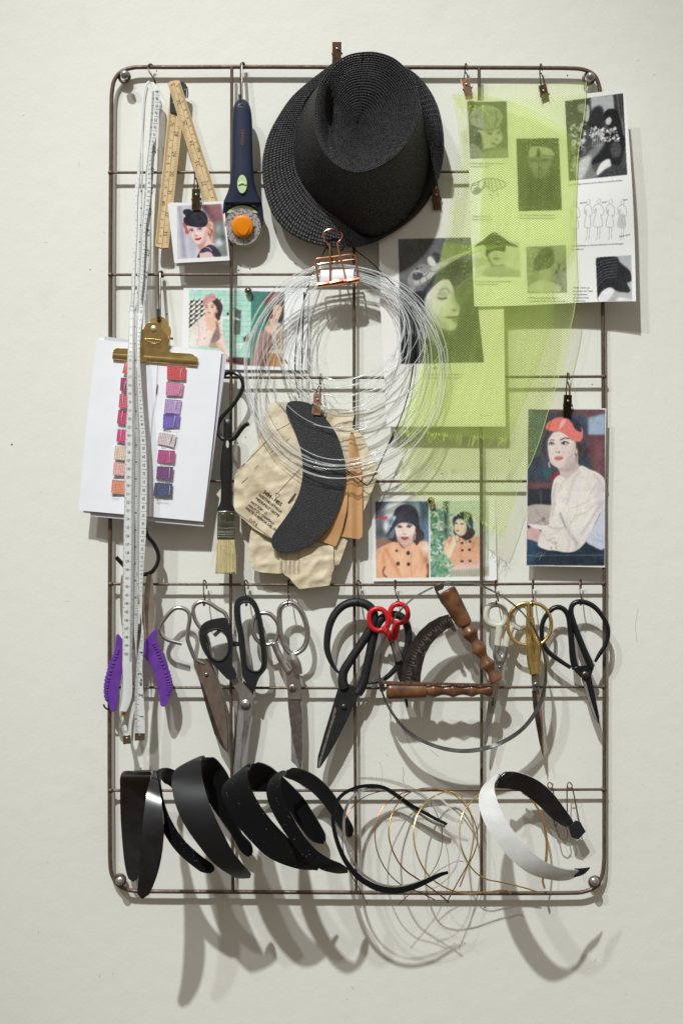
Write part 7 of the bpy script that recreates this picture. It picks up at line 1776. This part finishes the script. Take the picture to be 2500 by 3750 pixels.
def bonsai_shears():
    t = thing('wire_shears', 'black shears with thin open loop handles and narrow blades, rightmost on the bar', 'shears', R11("1362,205,.027")[0])
    z = .0280; k = mat('black_enamel', (26, 28, 32), .3, .1)
    tb('left_loop', [p + (z - .002,) for p in R11("1330,610 1314,540 1306,450 1298,360 1284,285 1250,244 1205,240 1165,272 1132,330 1126,400 1138,465 1175,515 1235,560 1300,602")], [.0046, .0042, .0038, .0036, .0034, .0032, .0032, .0032, .003, .003, .003, .003, .0028, .0024], k, t)
    tb('right_loop', [p + (z,) for p in R11("1425,600 1390,520 1350,420 1318,330 1302,262 1318,216 1366,204 1430,226 1485,280 1520,345 1525,410 1508,470 1475,520 1447,568")], [.0048, .0044, .0040, .0036, .0034, .0032, .0032, .0032, .003, .003, .003, .003, .0026, .0018], k, t)
    pl('rear_blade', R11("1330,590 1345,625 1365,665 1400,790 1440,900 1468,944 1472,920 1440,780 1410,680 1385,610"), z - .005, .002, M['blade_steel'], t)
    pl('front_blade', R11("1312,605 1345,592 1400,588 1442,596 1438,612 1424,650 1440,730 1458,820 1474,900 1470,942 1452,890 1420,790 1395,690 1360,660 1328,628"), z - .001, .0035, k, t, bevel=.0007)
    pl('ground_edge', R11("1376,682 1390,680 1410,760 1440,850 1470,940 1440,890 1400,780"), z - .0016, .002, M['blade_bright'], t, bevel=0)
    rivet('rivet', *R11("1387,645")[0], z + .0023, 14, M['steel_dark'], t, .0035)
bonsai_shears()

# ---------------------------------------------------------------- purple handled pliers
def pliers():
    t = thing('pliers', 'curved metal pliers with ribbed purple handles hanging behind the tape measure', 'pliers', R20("660,200,.029")[0])
    z = .0275; s = mat('old_plated_steel', (186, 174, 158), .3, .6, col2=(146, 132, 118), vscale=90, rough2=.5)
    pl('left_jaw', R20("345,190 318,195 308,300 302,450 303,600 315,740 335,860 370,960 440,1040 470,980 455,860 420,700 390,500 372,300"), z - .002, .006, s, t, 2, .0012)
    pl('right_jaw', R20("640,185 668,178 692,192 708,260 722,400 730,520 726,640 712,760 690,850 655,930 605,985 575,960 556,860 548,740 560,600 590,470 612,330 625,230"), z, .007, s, t, 2, .0016)
    pl('pivot_plate', R20("452,760 520,780 575,800 590,900 575,1000 540,1080 490,1110 450,1090 430,1000 430,860"), z + .001, .004, s, t, 1, .0008)
    rivet('pivot_rivet', *R20("515,885")[0], z + .005, 7, M['steel_dark'], t)
    p = M['purple']
    rh = pl('right_handle', R20("738,852 756,866 760,920 752,985 790,1070 840,1190 890,1310 930,1440 942,1560 930,1660 895,1740 862,1800 838,1808 800,1792 786,1690 752,1500 705,1350 655,1262 606,1205 585,1130 605,1010 645,950 690,895"), z - .001, .0105, p, t, 2, .0035)
    lh = pl('left_handle', R20("262,920 290,918 332,975 400,1010 450,1080 460,1140 420,1210 350,1340 305,1500 282,1640 270,1780 248,1850 205,1874 176,1840 168,1780 128,1730 110,1640 112,1520 140,1390 190,1240 240,1130 250,1030 252,960"), z - .003, .0105, p, t, 2, .0035)
    def inter(a, b, n): return [(a[0] + (b[0] - a[0]) * i / (n - 1), a[1] + (b[1] - a[1]) * i / (n - 1)) for i in range(n)]
    for par, zz, outer, inner, n in ((rh, z + .0075, cr(np.array([(752, 1020), (800, 1110), (850, 1230), (900, 1360), (934, 1480), (938, 1580), (918, 1650)], float), 6), cr(np.array([(695, 1050), (738, 1140), (785, 1255), (835, 1380), (862, 1490), (880, 1580), (880, 1650)], float), 6), 18),
                              (lh, z + .0055, cr(np.array([(250, 1085), (225, 1160), (185, 1260), (150, 1370), (122, 1480), (113, 1580), (116, 1660), (130, 1720)], float), 6), cr(np.array([(305, 1120), (285, 1190), (248, 1290), (215, 1400), (188, 1500), (168, 1590), (164, 1660), (165, 1715)], float), 6), 18)):
        for i in range(n):
            f = i / (n - 1) * (len(outer) - 1); a = outer[int(f)]; b = inner[min(int(f), len(inner) - 1)]
            pa, pb = R20("%f,%f" % tuple(a))[0], R20("%f,%f" % tuple(b))[0]
            q = MB(); tube(q, [(*pa, zz - .0045), ((pa[0] + pb[0]) / 2, (pa[1] + pb[1]) / 2, zz + .0018), (*pb, zz + .0008)], [.0016, .0017, .0008], 8, sub=3); ob('grip_rib', q, p, par)
    tb('spring_wire', R20("100,1778,.030 115,1812,.030 145,1836,.030 195,1846,.029"), .0011, M['black_hook'], t)
    tb('catch', R20("455,1430,.030 475,1440,.031 470,1480,.031 455,1530,.030"), .0016, M['steel_dark'], t)
pliers()

# ---------------------------------------------------------------- wooden handled hat measuring gauge
def gauge():
    t = thing('hat_gauge', 'old gauge of a metal hoop with two turned wooden handles and a dark curved scale', 'measuring tool', R11("510,110,.045")[0])
    wd = mat('dark_turned_wood', (128, 88, 60), .32, 0, col2=(84, 52, 34), vscale=50, stretch=(1, 1, 1), coat=.25, bump=.25, bscale=260, det=6)
    z = .046
    def turned(p0, p1, prof, name):
        q = MB(); a = cr(np.array(prof, float), 4)
        lathe(q, (*R11("%f,%f" % p0)[0], z), (*R11("%f,%f" % p1)[0], z), [(u, max(r, .5) * 1.14 * R11.k * S) for u, r in a], 22, .85); return ob(name, q, wd, t)
    turned((188, 742), (836, 738), [(0, 30), (.02, 42), (.06, 45), (.2, 42), (.36, 38), (.375, 25), (.40, 29), (.44, 37), (.48, 31), (.53, 24), (.58, 29), (.62, 37), (.67, 28), (.71, 24), (.76, 29), (.80, 35), (.85, 24), (.88, 23), (.93, 31), (.97, 35), (.99, 26), (1, 10)], 'lower_handle')
    turned((548, 136), (858, 690), [(0, 44), (.01, 50), (.06, 51), (.2, 47), (.36, 40), (.385, 26), (.42, 33), (.46, 43), (.51, 33), (.55, 25), (.59, 31), (.64, 40), (.69, 30), (.73, 24), (.77, 30), (.81, 38), (.86, 27), (.89, 24), (.94, 33), (.98, 37), (.99, 28), (1, 12)], 'upper_handle')
    mt = mat('dark_gauge_metal', (86, 80, 76), .38, .8, col2=(60, 54, 50), vscale=90)
    sc = pl('scale_arc', R11("272,698 282,620 300,540 335,455 385,385 445,330 505,296 562,280 578,300 600,350 550,372 500,412 455,465 425,520 405,590 396,650 394,698"), z - .001, .0016, mt, t, 1, .0003)
    q = MB(); ctr = np.array((800., 700.))
    for i in range(26):
        a = math.radians(182 + i * 2.35); ro = 500 - i * 1.2
        d = np.array((math.cos(a), math.sin(a))); p0 = ctr + d * (ro - 8 - 0); p1 = ctr + d * (ro - (26 if i % 5 else 52))
        line(q, R11("%f,%f %f,%f" % (*p0, *p1)), 1.3, z + .0006, .0002)
    for s, x, y, a in (("0", 330, 670, -90), ("10", 338, 640, -85), ("20", 350, 575, -78), ("25", 362, 535, -72), ("30", 384, 498, -65), ("35", 410, 462, -58), ("40", 432, 430, -52), ("45", 452, 405, -46), ("50", 490, 378, -36)):
        px, py = R11("%d,%d" % (x, y))[0]; text(q, s, px, py, 7, a, z + .0006)
    text(q, 'metres', *R11("418,515")[0], 6, -62, z + .0006, shear=.2)
    ob('scale_marks', q, mat('scratched_marks', (140, 134, 126), .5, .3), sc, smooth='flat', recalc=False, kind='stuff')
    pl('upper_bracket', R11("472,112 524,88 538,104 530,128 500,140 520,180 555,232 545,240 520,215 488,152"), z + .004, .0016, M['steel_dark'], t, bevel=.0003)
    pl('lower_bracket', R11("158,680 220,684 400,690 800,698 830,708 830,716 500,708 300,706 200,704 165,700"), z + .006, .0012, M['bronze'], t, bevel=.0002)
    pl('scale_clamp', R11("560,294 578,290 590,340 612,372 608,386 590,384 574,350"), z + .002, .003, M['steel_dark'], t, bevel=.0005)
    q = MB()
    pts = R11("528,104 620,94 720,96 820,136 920,196 1010,274 1080,370 1126,480 1148,600 1142,720 1100,850 1010,970 890,1050 760,1094 640,1104 520,1086 400,1040 300,970 215,860 168,760 150,660 152,560 172,450 215,340 285,245 370,172 470,118")
    a = np.array(pts); c = np.array(R11("650,600")[0])
    d = a - c; L_ = np.linalg.norm(d, axis=1, keepdims=True); un = d / L_
    n = len(a); w = np.interp(np.arange(n), [0, 3, 7, 10, 13, 15, 17, 19, 22, n - 1], [11, 8, 9, 22, 24, 21, 16, 9, 6, 9]) * R11.k
    A = [(x, y, z + .007) for x, y in a + un * (w / 2)[:, None]]; B = [(x, y, z - .004) for x, y in a - un * (w / 2)[:, None]]
    band(q, A, B, .0006, 6, 3); ob('hoop', q, mat('spring_steel_band', (120, 118, 116), .32, .85, col2=(90, 86, 84), vscale=70, rough2=.45), t)
    tb('hoop_clamp', [p + (z + .003,) for p in R11("158,684 160,715 168,745")], .0034, M['steel_dark'], t, sub=3)
    lathe_q = MB(); lathe(lathe_q, (*R11("560,92")[0], .022), (*R11("560,92")[0], z + .006), [(0, .0025), (.9, .0025), (1, .0035)], 12); ob('hanging_stud', lathe_q, M['zinc'], t)
gauge()

# ---------------------------------------------------------------- headbands hooked over the lowest bar
M['satin'] = mat('black_satin', (17, 17, 19), .5, 0, spec=.35, sheen=.1, bump=.15, bscale=2400, bdist=.0002)
M['velvet'] = mat('black_velvet', (9, 9, 10), .9, 0, sheen=.14, bump=.4, bscale=1500, bdist=.0003, spec=.1)
M['gloss_black'] = mat('glossy_black_plastic', (22, 22, 25), .2, 0, coat=.8, col2=(34, 34, 38), vscale=60, bump=.1, bscale=30, bdist=.001)
def headband(name, label, A, B, m, lining=None, th=.0016, bow=.004, rg=R12, X=None):
    """band from edge curves given as x,y,h triples; the skin is doubled by a lining on the inside"""
    t = thing(name, label, 'headband', (rg(A)[0][0], rg(A)[0][1], rg(A)[0][2]), 'headbands along the lowest bar')
    a, b = np.array(rg(A)), np.array(rg(B))
    for e in (a, b):                           # the loose end curls back towards the wall
        if X is None: continue
        e[:, 2] = np.where(e[:, 2] > .06, .06 + (e[:, 2] - .06) * 1.5, e[:, 2]); e[0, 2] -= .040; e[1, 2] -= .018; e[2, 2] -= .004
    if X is not None:                          # the band turns over: seen edge-on at X, its inside after it
        k, pt, dh = X; p = np.array(rg(pt)[0])
        pa, pb = p.copy(), p.copy(); pa[2] += dh; pb[2] -= dh
        a, b = np.vstack([a[:k], pa, b[k:]]), np.vstack([b[:k], pb, a[k:]])
    G = np.array(strip(a.tolist(), b.tolist(), 6, 9, 0))
    n = len(G); c = G.mean(1, keepdims=True)
    L_ = np.concatenate([[0], np.cumsum(np.linalg.norm(np.diff(c[:, 0, :2], axis=0), axis=1))])
    for i in range(n):                         # rounded ends
        wd = np.linalg.norm(G[i, 0, :2] - G[i, -1, :2]) * .55 + 1
        e = min(L_[i], L_[-1] - L_[i]) / wd
        if e < 1: G[i] = c[i] + (G[i] - c[i]) * max(.12, math.sqrt(1 - (1 - e) ** 2))
    W = PN(G)
    N = norm(np.cross(np.gradient(W, axis=0), np.gradient(W, axis=1)))
    k = len(W) // 5
    s = -1 if N[k, 4, 1] > 0 else 1          # towards the viewer on the first leg = outer side
    t_ = np.linspace(-1, 1, 9)
    W = W + s * N * (bow * .3 * (1 - t_ ** 2))[None, :, None]
    q = MB(); grid_solid(q, W, s * th); ob('band', q, m, t, ang=60)
    if lining is not None:
        q = MB(); grid_solid(q, W - s * N * .0001, -s * .0008); ob('lining', q, lining, t, ang=60)
    return t
headband('headband', 'glossy black plastic headband, leftmost on the lowest bar',
    "150,852,.020 128,760,.019 115,650,.018 103,480,.020 99,320,.028 106,214,.045 180,203,.062 255,198,.080 292,205,.095 262,300,.118 236,480,.134 222,650,.138 210,800,.136 196,952,.130",
    "202,856,.022 218,760,.022 230,650,.022 248,480,.026 272,320,.034 282,216,.050 300,203,.065 306,198,.080 312,210,.095 332,320,.120 354,480,.136 352,640,.138 322,800,.136 262,956,.130", M['gloss_black'], M['gloss_black'], .0012, .0)
headband('headband', 'narrow black velvet headband, second from the left on the lowest bar',
    "612,808,.100 560,782,.102 450,690,.106 380,600,.108 322,480,.108 292,360,.105 286,262,.095 312,202,.080 348,183,.065 392,184,.050 428,204,.035 470,260,.026 520,340,.022",
    "668,778,.100 640,748,.102 560,688,.106 470,600,.108 404,500,.108 360,400,.105 337,300,.095 332,255,.080 338,232,.065 350,262,.050 390,286,.035 440,340,.026 490,420,.022", M['velvet'], M['velvet'])
headband('headband', 'wide black satin headband, third from the left on the lowest bar',
    "830,838,.100 760,815,.103 650,740,.108 550,620,.110 470,500,.110 420,380,.107 402,262,.100 425,200,.088 500,152,.075 590,112,.060 650,122,.045 702,172,.032 745,245,.024 766,330,.021 780,450,.020 810,560,.020 870,630,.020 884,690,.020",
    "884,806,.100 848,778,.103 762,672,.108 684,522,.110 622,380,.107 592,280,.100 578,210,.090 576,170,.082 580,140,.074 592,136,.060 572,185,.048 576,245,.034 592,325,.025 645,420,.021 710,510,.020 765,590,.020 800,660,.020 846,712,.020", M['satin'], M['velvet'], X=(10, "586,128,.062", .012))
headband('headband', 'wide lint covered black velvet headband in the middle of the black headbands',
    "1245,780,.100 1130,770,.104 980,710,.108 860,600,.110 765,480,.109 712,385,.105 700,320,.098 730,268,.088 800,208,.075 860,158,.062 912,152,.050 980,173,.038 1035,215,.028 1095,270,.023 1180,360,.020 1258,480,.020 1308,570,.020 1314,605,.020",
    "1275,772,.100 1180,690,.104 1095,600,.108 1000,500,.110 930,410,.109 885,330,.105 860,270,.098 850,225,.088 850,200,.078 858,192,.062 842,232,.050 848,285,.038 880,312,.028 980,330,.023 1080,410,.020 1160,530,.020 1230,612,.020 1292,636,.020", M['velvet'], M['velvet'], X=(10, "856,174,.060", .011))
headband('headband', 'black velvet headband with a matt lining, rightmost of the five black headbands',
    "1420,802,.100 1350,795,.102 1270,770,.105 1180,700,.108 1085,580,.110 1005,450,.109 968,350,.104 976,282,.096 1012,230,.085 1060,201,.073 1112,187,.060 1180,195,.047 1260,235,.034 1340,310,.026 1400,400,.022 1452,490,.020 1478,550,.020 1466,582,.020",
    "1450,782,.100 1405,748,.102 1335,718,.105 1245,655,.108 1155,540,.110 1085,410,.109 1050,310,.104 1046,260,.096 1054,236,.085 1070,228,.073 1072,236,.060 1135,262,.047 1212,308,.034 1285,378,.026 1345,458,.022 1400,540,.020 1428,582,.020 1448,590,.020", M['velvet'], M['satin'], X=(10, "1070,210,.066", .009))
wt = mat('white_grosgrain', (214, 214, 212), .6, 0, col2=(202, 202, 200), vscale=40, sheen=.2, bump=.5, bscale=900, bdist=.0004, stretch=(1, 1, 2.4))
w = headband('headband', 'wide white ribbed ribbon headband with a black lining, at the right end',
    "1340,655,.100 1240,660,.104 1100,622,.108 985,530,.110 885,400,.108 838,300,.102 826,215,.094 850,150,.082 915,92,.070 980,68,.058 1050,75,.047 1150,118,.036 1232,190,.028 1300,280,.024 1352,352,.022",
    "1396,604,.100 1290,600,.104 1185,560,.108 1085,480,.110 985,352,.108 935,255,.102 912,180,.094 911,140,.084 922,108,.074 908,150,.062 990,162,.048 1062,182,.036 1160,262,.028 1230,330,.024 1310,384,.022", wt, M['gloss_black'], .0012, .003, R13, X=(9, "940,92,.062", .009))
q = MB(); plate(q, R13("1314,372 1352,334 1380,344 1392,368 1409,396 1368,440 1330,426"), .022, .004); kn = ob('ribbon_knot', q, mat('black_ribbed_ribbon', (24, 24, 26), .6, 0, bump=.6, bscale=700), w, bevel=.0008)
q = MB(); band(q, R13("1352,598,.0905 1372,598,.087 1400,596,.083 1432,592,.078"), R13("1348,646,.0905 1374,640,.087 1404,626,.083 1430,600,.078"), .0012, 4, 3); ob('black_tip', q, M['satin'], w)
q = MB()
for pts in ("1395,612,.078 1392,640,.078 1400,665,.077 1410,690,.076", "1398,612,.078 1412,640,.078 1404,660,.077"): tube(q, R13(pts), .00018, 4)
ob('loose_threads', q, M['paper'], w, kind='stuff')

lint = mat('pale_lint', (150, 150, 150), .9)
def lint_on(band_obj, n, seed):
    me = band_obj.data; r = random.Random(seed); q = MB()
    fr = [p for p in me.polygons if p.normal.y < -.25]
    off = band_obj.matrix_world.translation + (band_obj.parent.location if band_obj.parent else Vector())
    for k in range(n):
        p = r.choice(fr); c = p.center + p.normal * .0002 + band_obj.location + band_obj.parent.location
        d = Vector((r.uniform(-1, 1), 0, r.uniform(-1, 1))) * r.uniform(.0003, .0012)
        tube(q, [tuple(c - d), tuple(c + p.normal * .0002), tuple(c + d)], .00010, 4, sub=2, raw=True)
    return ob('lint', q, lint, band_obj, kind='stuff')
for o_ in list(COL.objects):
    if o_.name.startswith('band') and o_.parent and o_.parent.name.startswith('headband') and o_.data.materials[0].name == 'black_velvet':
        lint_on(o_, 70, len(o_.name) + 3)
def ribbon(t, name, pts, w, m, th=.0008, dh=.003, rg=R13, sub=6):
    a = np.array(rg(pts)); c = cr(a, sub)
    T = norm(np.gradient(c[:, :2], axis=0)); Nn = np.column_stack([-T[:, 1], T[:, 0]])
    ww = (np.interp(np.linspace(0, 1, len(c)), np.linspace(0, 1, len(w)), w) if not np.isscalar(w) else np.full(len(c), w)) * rg.k / 2
    A = np.column_stack([c[:, :2] + Nn * ww[:, None], c[:, 2] + dh / 2]); B = np.column_stack([c[:, :2] - Nn * ww[:, None], c[:, 2] - dh / 2])
    G = PN(np.stack([A, (A + B) / 2, B], 1)); q = MB(); grid_solid(q, G, th); return ob(name, q, m, t, ang=60)
t = thing('headband', 'thin black velvet covered headband with both ends pointing right', 'headband', R13("655,620,.08")[0], 'headbands along the lowest bar')
ribbon(t, 'velvet_cover', "656,618,.085 610,632,.086 540,666,.088 460,700,.090 360,718,.091 262,700,.092 170,645,.092 100,560,.090 52,450,.086 30,340,.078 42,250,.068 85,192,.056 160,156,.045 240,146,.038 310,158,.030 380,200,.024 450,250,.021 520,290,.020 590,328,.020 650,358,.020", [14, 24, 30, 34, 30, 24, 20, 18, 18, 18, 18, 18, 16, 14], M['velvet'])
clear = bpy.data.materials.new('clear_plastic'); clear.use_nodes = True
b_ = clear.node_tree.nodes['Principled BSDF']; b_.inputs['Base Color'].default_value = (.8, .8, .78, 1); b_.inputs['Roughness'].default_value = .08; b_.inputs['Alpha'].default_value = .32; b_.inputs['Coat Weight'].default_value = 1; b_.inputs['Specular IOR Level'].default_value = 1
ribbon(t, 'plastic_core', "600,628,.084 540,655,.085 455,684,.086 365,696,.087 280,680,.087 195,630,.086 135,555,.084 100,460,.080 88,360,.074 100,270,.066 140,205,.055 200,168,.044 290,160,.032 360,196,.023 430,250,.020 500,300,.019 570,345,.019 640,370,.019", 12, M['chrome'])
t = thing('headband', 'clear plastic headband, almost invisible, ends beside the thin velvet one', 'headband', R13("735,335,.03")[0], 'headbands along the lowest bar')
ribbon(t, 'clear_band', "740,344,.022 690,330,.022 620,290,.023 560,235,.025 500,188,.030 430,150,.038 330,118,.046 230,104,.050 170,104,.052", [20, 26, 26, 20, 14], clear)
ribbon(t, 'clear_band', "560,180,.040 640,240,.045 700,330,.050 720,450,.055 700,580,.060 620,680,.062 520,720,.062", [8, 12, 12, 8], clear)

# ---------------------------------------------------------------- loose millinery wires
brassw = mat('brass_wire', (186, 146, 84), .25, 1, col2=(140, 100, 58), vscale=90); copw = mat('copper_wire', (150, 100, 72), .3, 1, col2=(110, 70, 50), vscale=90)
for lb, pts, r, m, fl in (
    ('copper wire hoop around the thin velvet headband, ends crossing below the bottom rail', "216,790,.060 170,705,.062 120,620,.064 86,510,.064 80,410,.060 98,320,.054 150,245,.046 225,195,.038 320,172,.026 420,168,.020 510,196,.018 575,265,.020 615,350,.026 626,440,.032 608,540,.038 560,630,.044 480,705,.050 385,795,.054", .00055, copw, .6),
    ('thin dark brass wire hoop between the velvet headband and the wide brass one', "585,770,.060 500,728,.062 405,690,.064 325,615,.064 272,510,.062 258,400,.056 282,300,.048 335,230,.040 410,186,.028 500,172,.020 600,168,.018", .00065, copw, .6),
    ('flat brass wire hoop second from the right of the loose hoops', "660,784,.066 600,732,.068 500,662,.070 415,600,.070 358,510,.066 333,410,.058 346,310,.048 396,225,.036 470,172,.022 560,158,.018 655,176,.020 735,236,.026 795,330,.034 818,430,.040 796,520,.046 745,610,.050 700,690,.054 650,782,.058", .0009, brassw, .5),
    ('bright gold wire hoop with a twisted end lying along the bottom rail', "1000,735,.030 965,716,.032 860,728,.036 750,736,.042 640,702,.052 552,638,.060 495,540,.062 468,420,.056 486,315,.046 540,232,.034 620,186,.022 690,182,.020 750,235,.024 788,330,.030 794,440,.036 770,560,.042 720,700,.048", .0010, M['brass'], .5),
    ('long gold wire loop passing behind the white headband with a tail to the right', "1145,725,.020 1060,700,.024 960,676,.030 855,652,.040 785,595,.048 735,500,.052 720,400,.050 738,300,.042 795,220,.030 860,170,.020", .0009, M['brass'], .5),
    ('thin steel wire lying across the gap under the hoops', "741,560,.050 705,558,.050 660,578,.050 600,612,.050 545,660,.050", .0005, M['steel'], 1)):
    q = MB(); tube(q, R13(pts), r, 8, sub=8, flat=fl); ob('millinery_wire', q, m, None, lb, 'wire', 'loose millinery wires along the lowest bar')
t = thing('millinery_wire', 'flat gold band hanging down inside the white headband', 'wire', R13("1183,708,.02")[0], 'loose millinery wires along the lowest bar')
ribbon(t, 'band', "1060,185,.020 1110,220,.021 1160,300,.024 1188,400,.027 1194,500,.029 1184,600,.030 1172,660,.030 1183,708,.030", [5, 8, 10, 11, 12, 10, 8], mat('matt_gold_band', (196, 150, 92), .35, .7))

# ---------------------------------------------------------------- safety pins
for lb, P_, Q_ in (('dark safety pin hanging open on the lowest bar beside the white headband', "1225,140,.022 1212,126,.022 1200,138,.022 1206,156,.022 1222,156,.022 1228,142,.022 1226,132,.021", ("1204,150,.022 1202,185,.021 1212,260,.020 1232,330,.020 1243,372,.020", "1225,150,.021 1238,210,.0215 1262,290,.022 1292,352,.022 1306,392,.022 1308,420,.022 1292,440,.022 1270,434,.022 1255,405,.0215 1246,360,.020")),
                   ('dark safety pin half hidden behind the black ribbon knot at the right', "1332,140,.024 1320,126,.024 1308,136,.024 1310,154,.024 1326,158,.024 1334,146,.024 1330,134,.023", ("1308,148,.024 1306,200,.023 1308,290,.022 1316,340,.021", "1332,150,.023 1345,200,.023 1358,270,.022 1368,330,.021 1374,362,.020"))):
    t = thing('safety_pin', lb, 'safety pin', R13(P_)[0], 'safety pins on the lowest bar')
    q = MB(); tube(q, R13(P_), .0007, 8, sub=4); ob('coil', q, M['bronze'], t)
    for k, pts in enumerate(Q_): q = MB(); tube(q, R13(pts), .0008, 8, sub=5); ob('leg', q, M['bronze'], t)
    if 'open' in lb: q = MB(); tube(q, R13("1234,352,.020 1252,360,.0205"), .0016, 8, sub=2); ob('cap', q, M['bronze'], t)
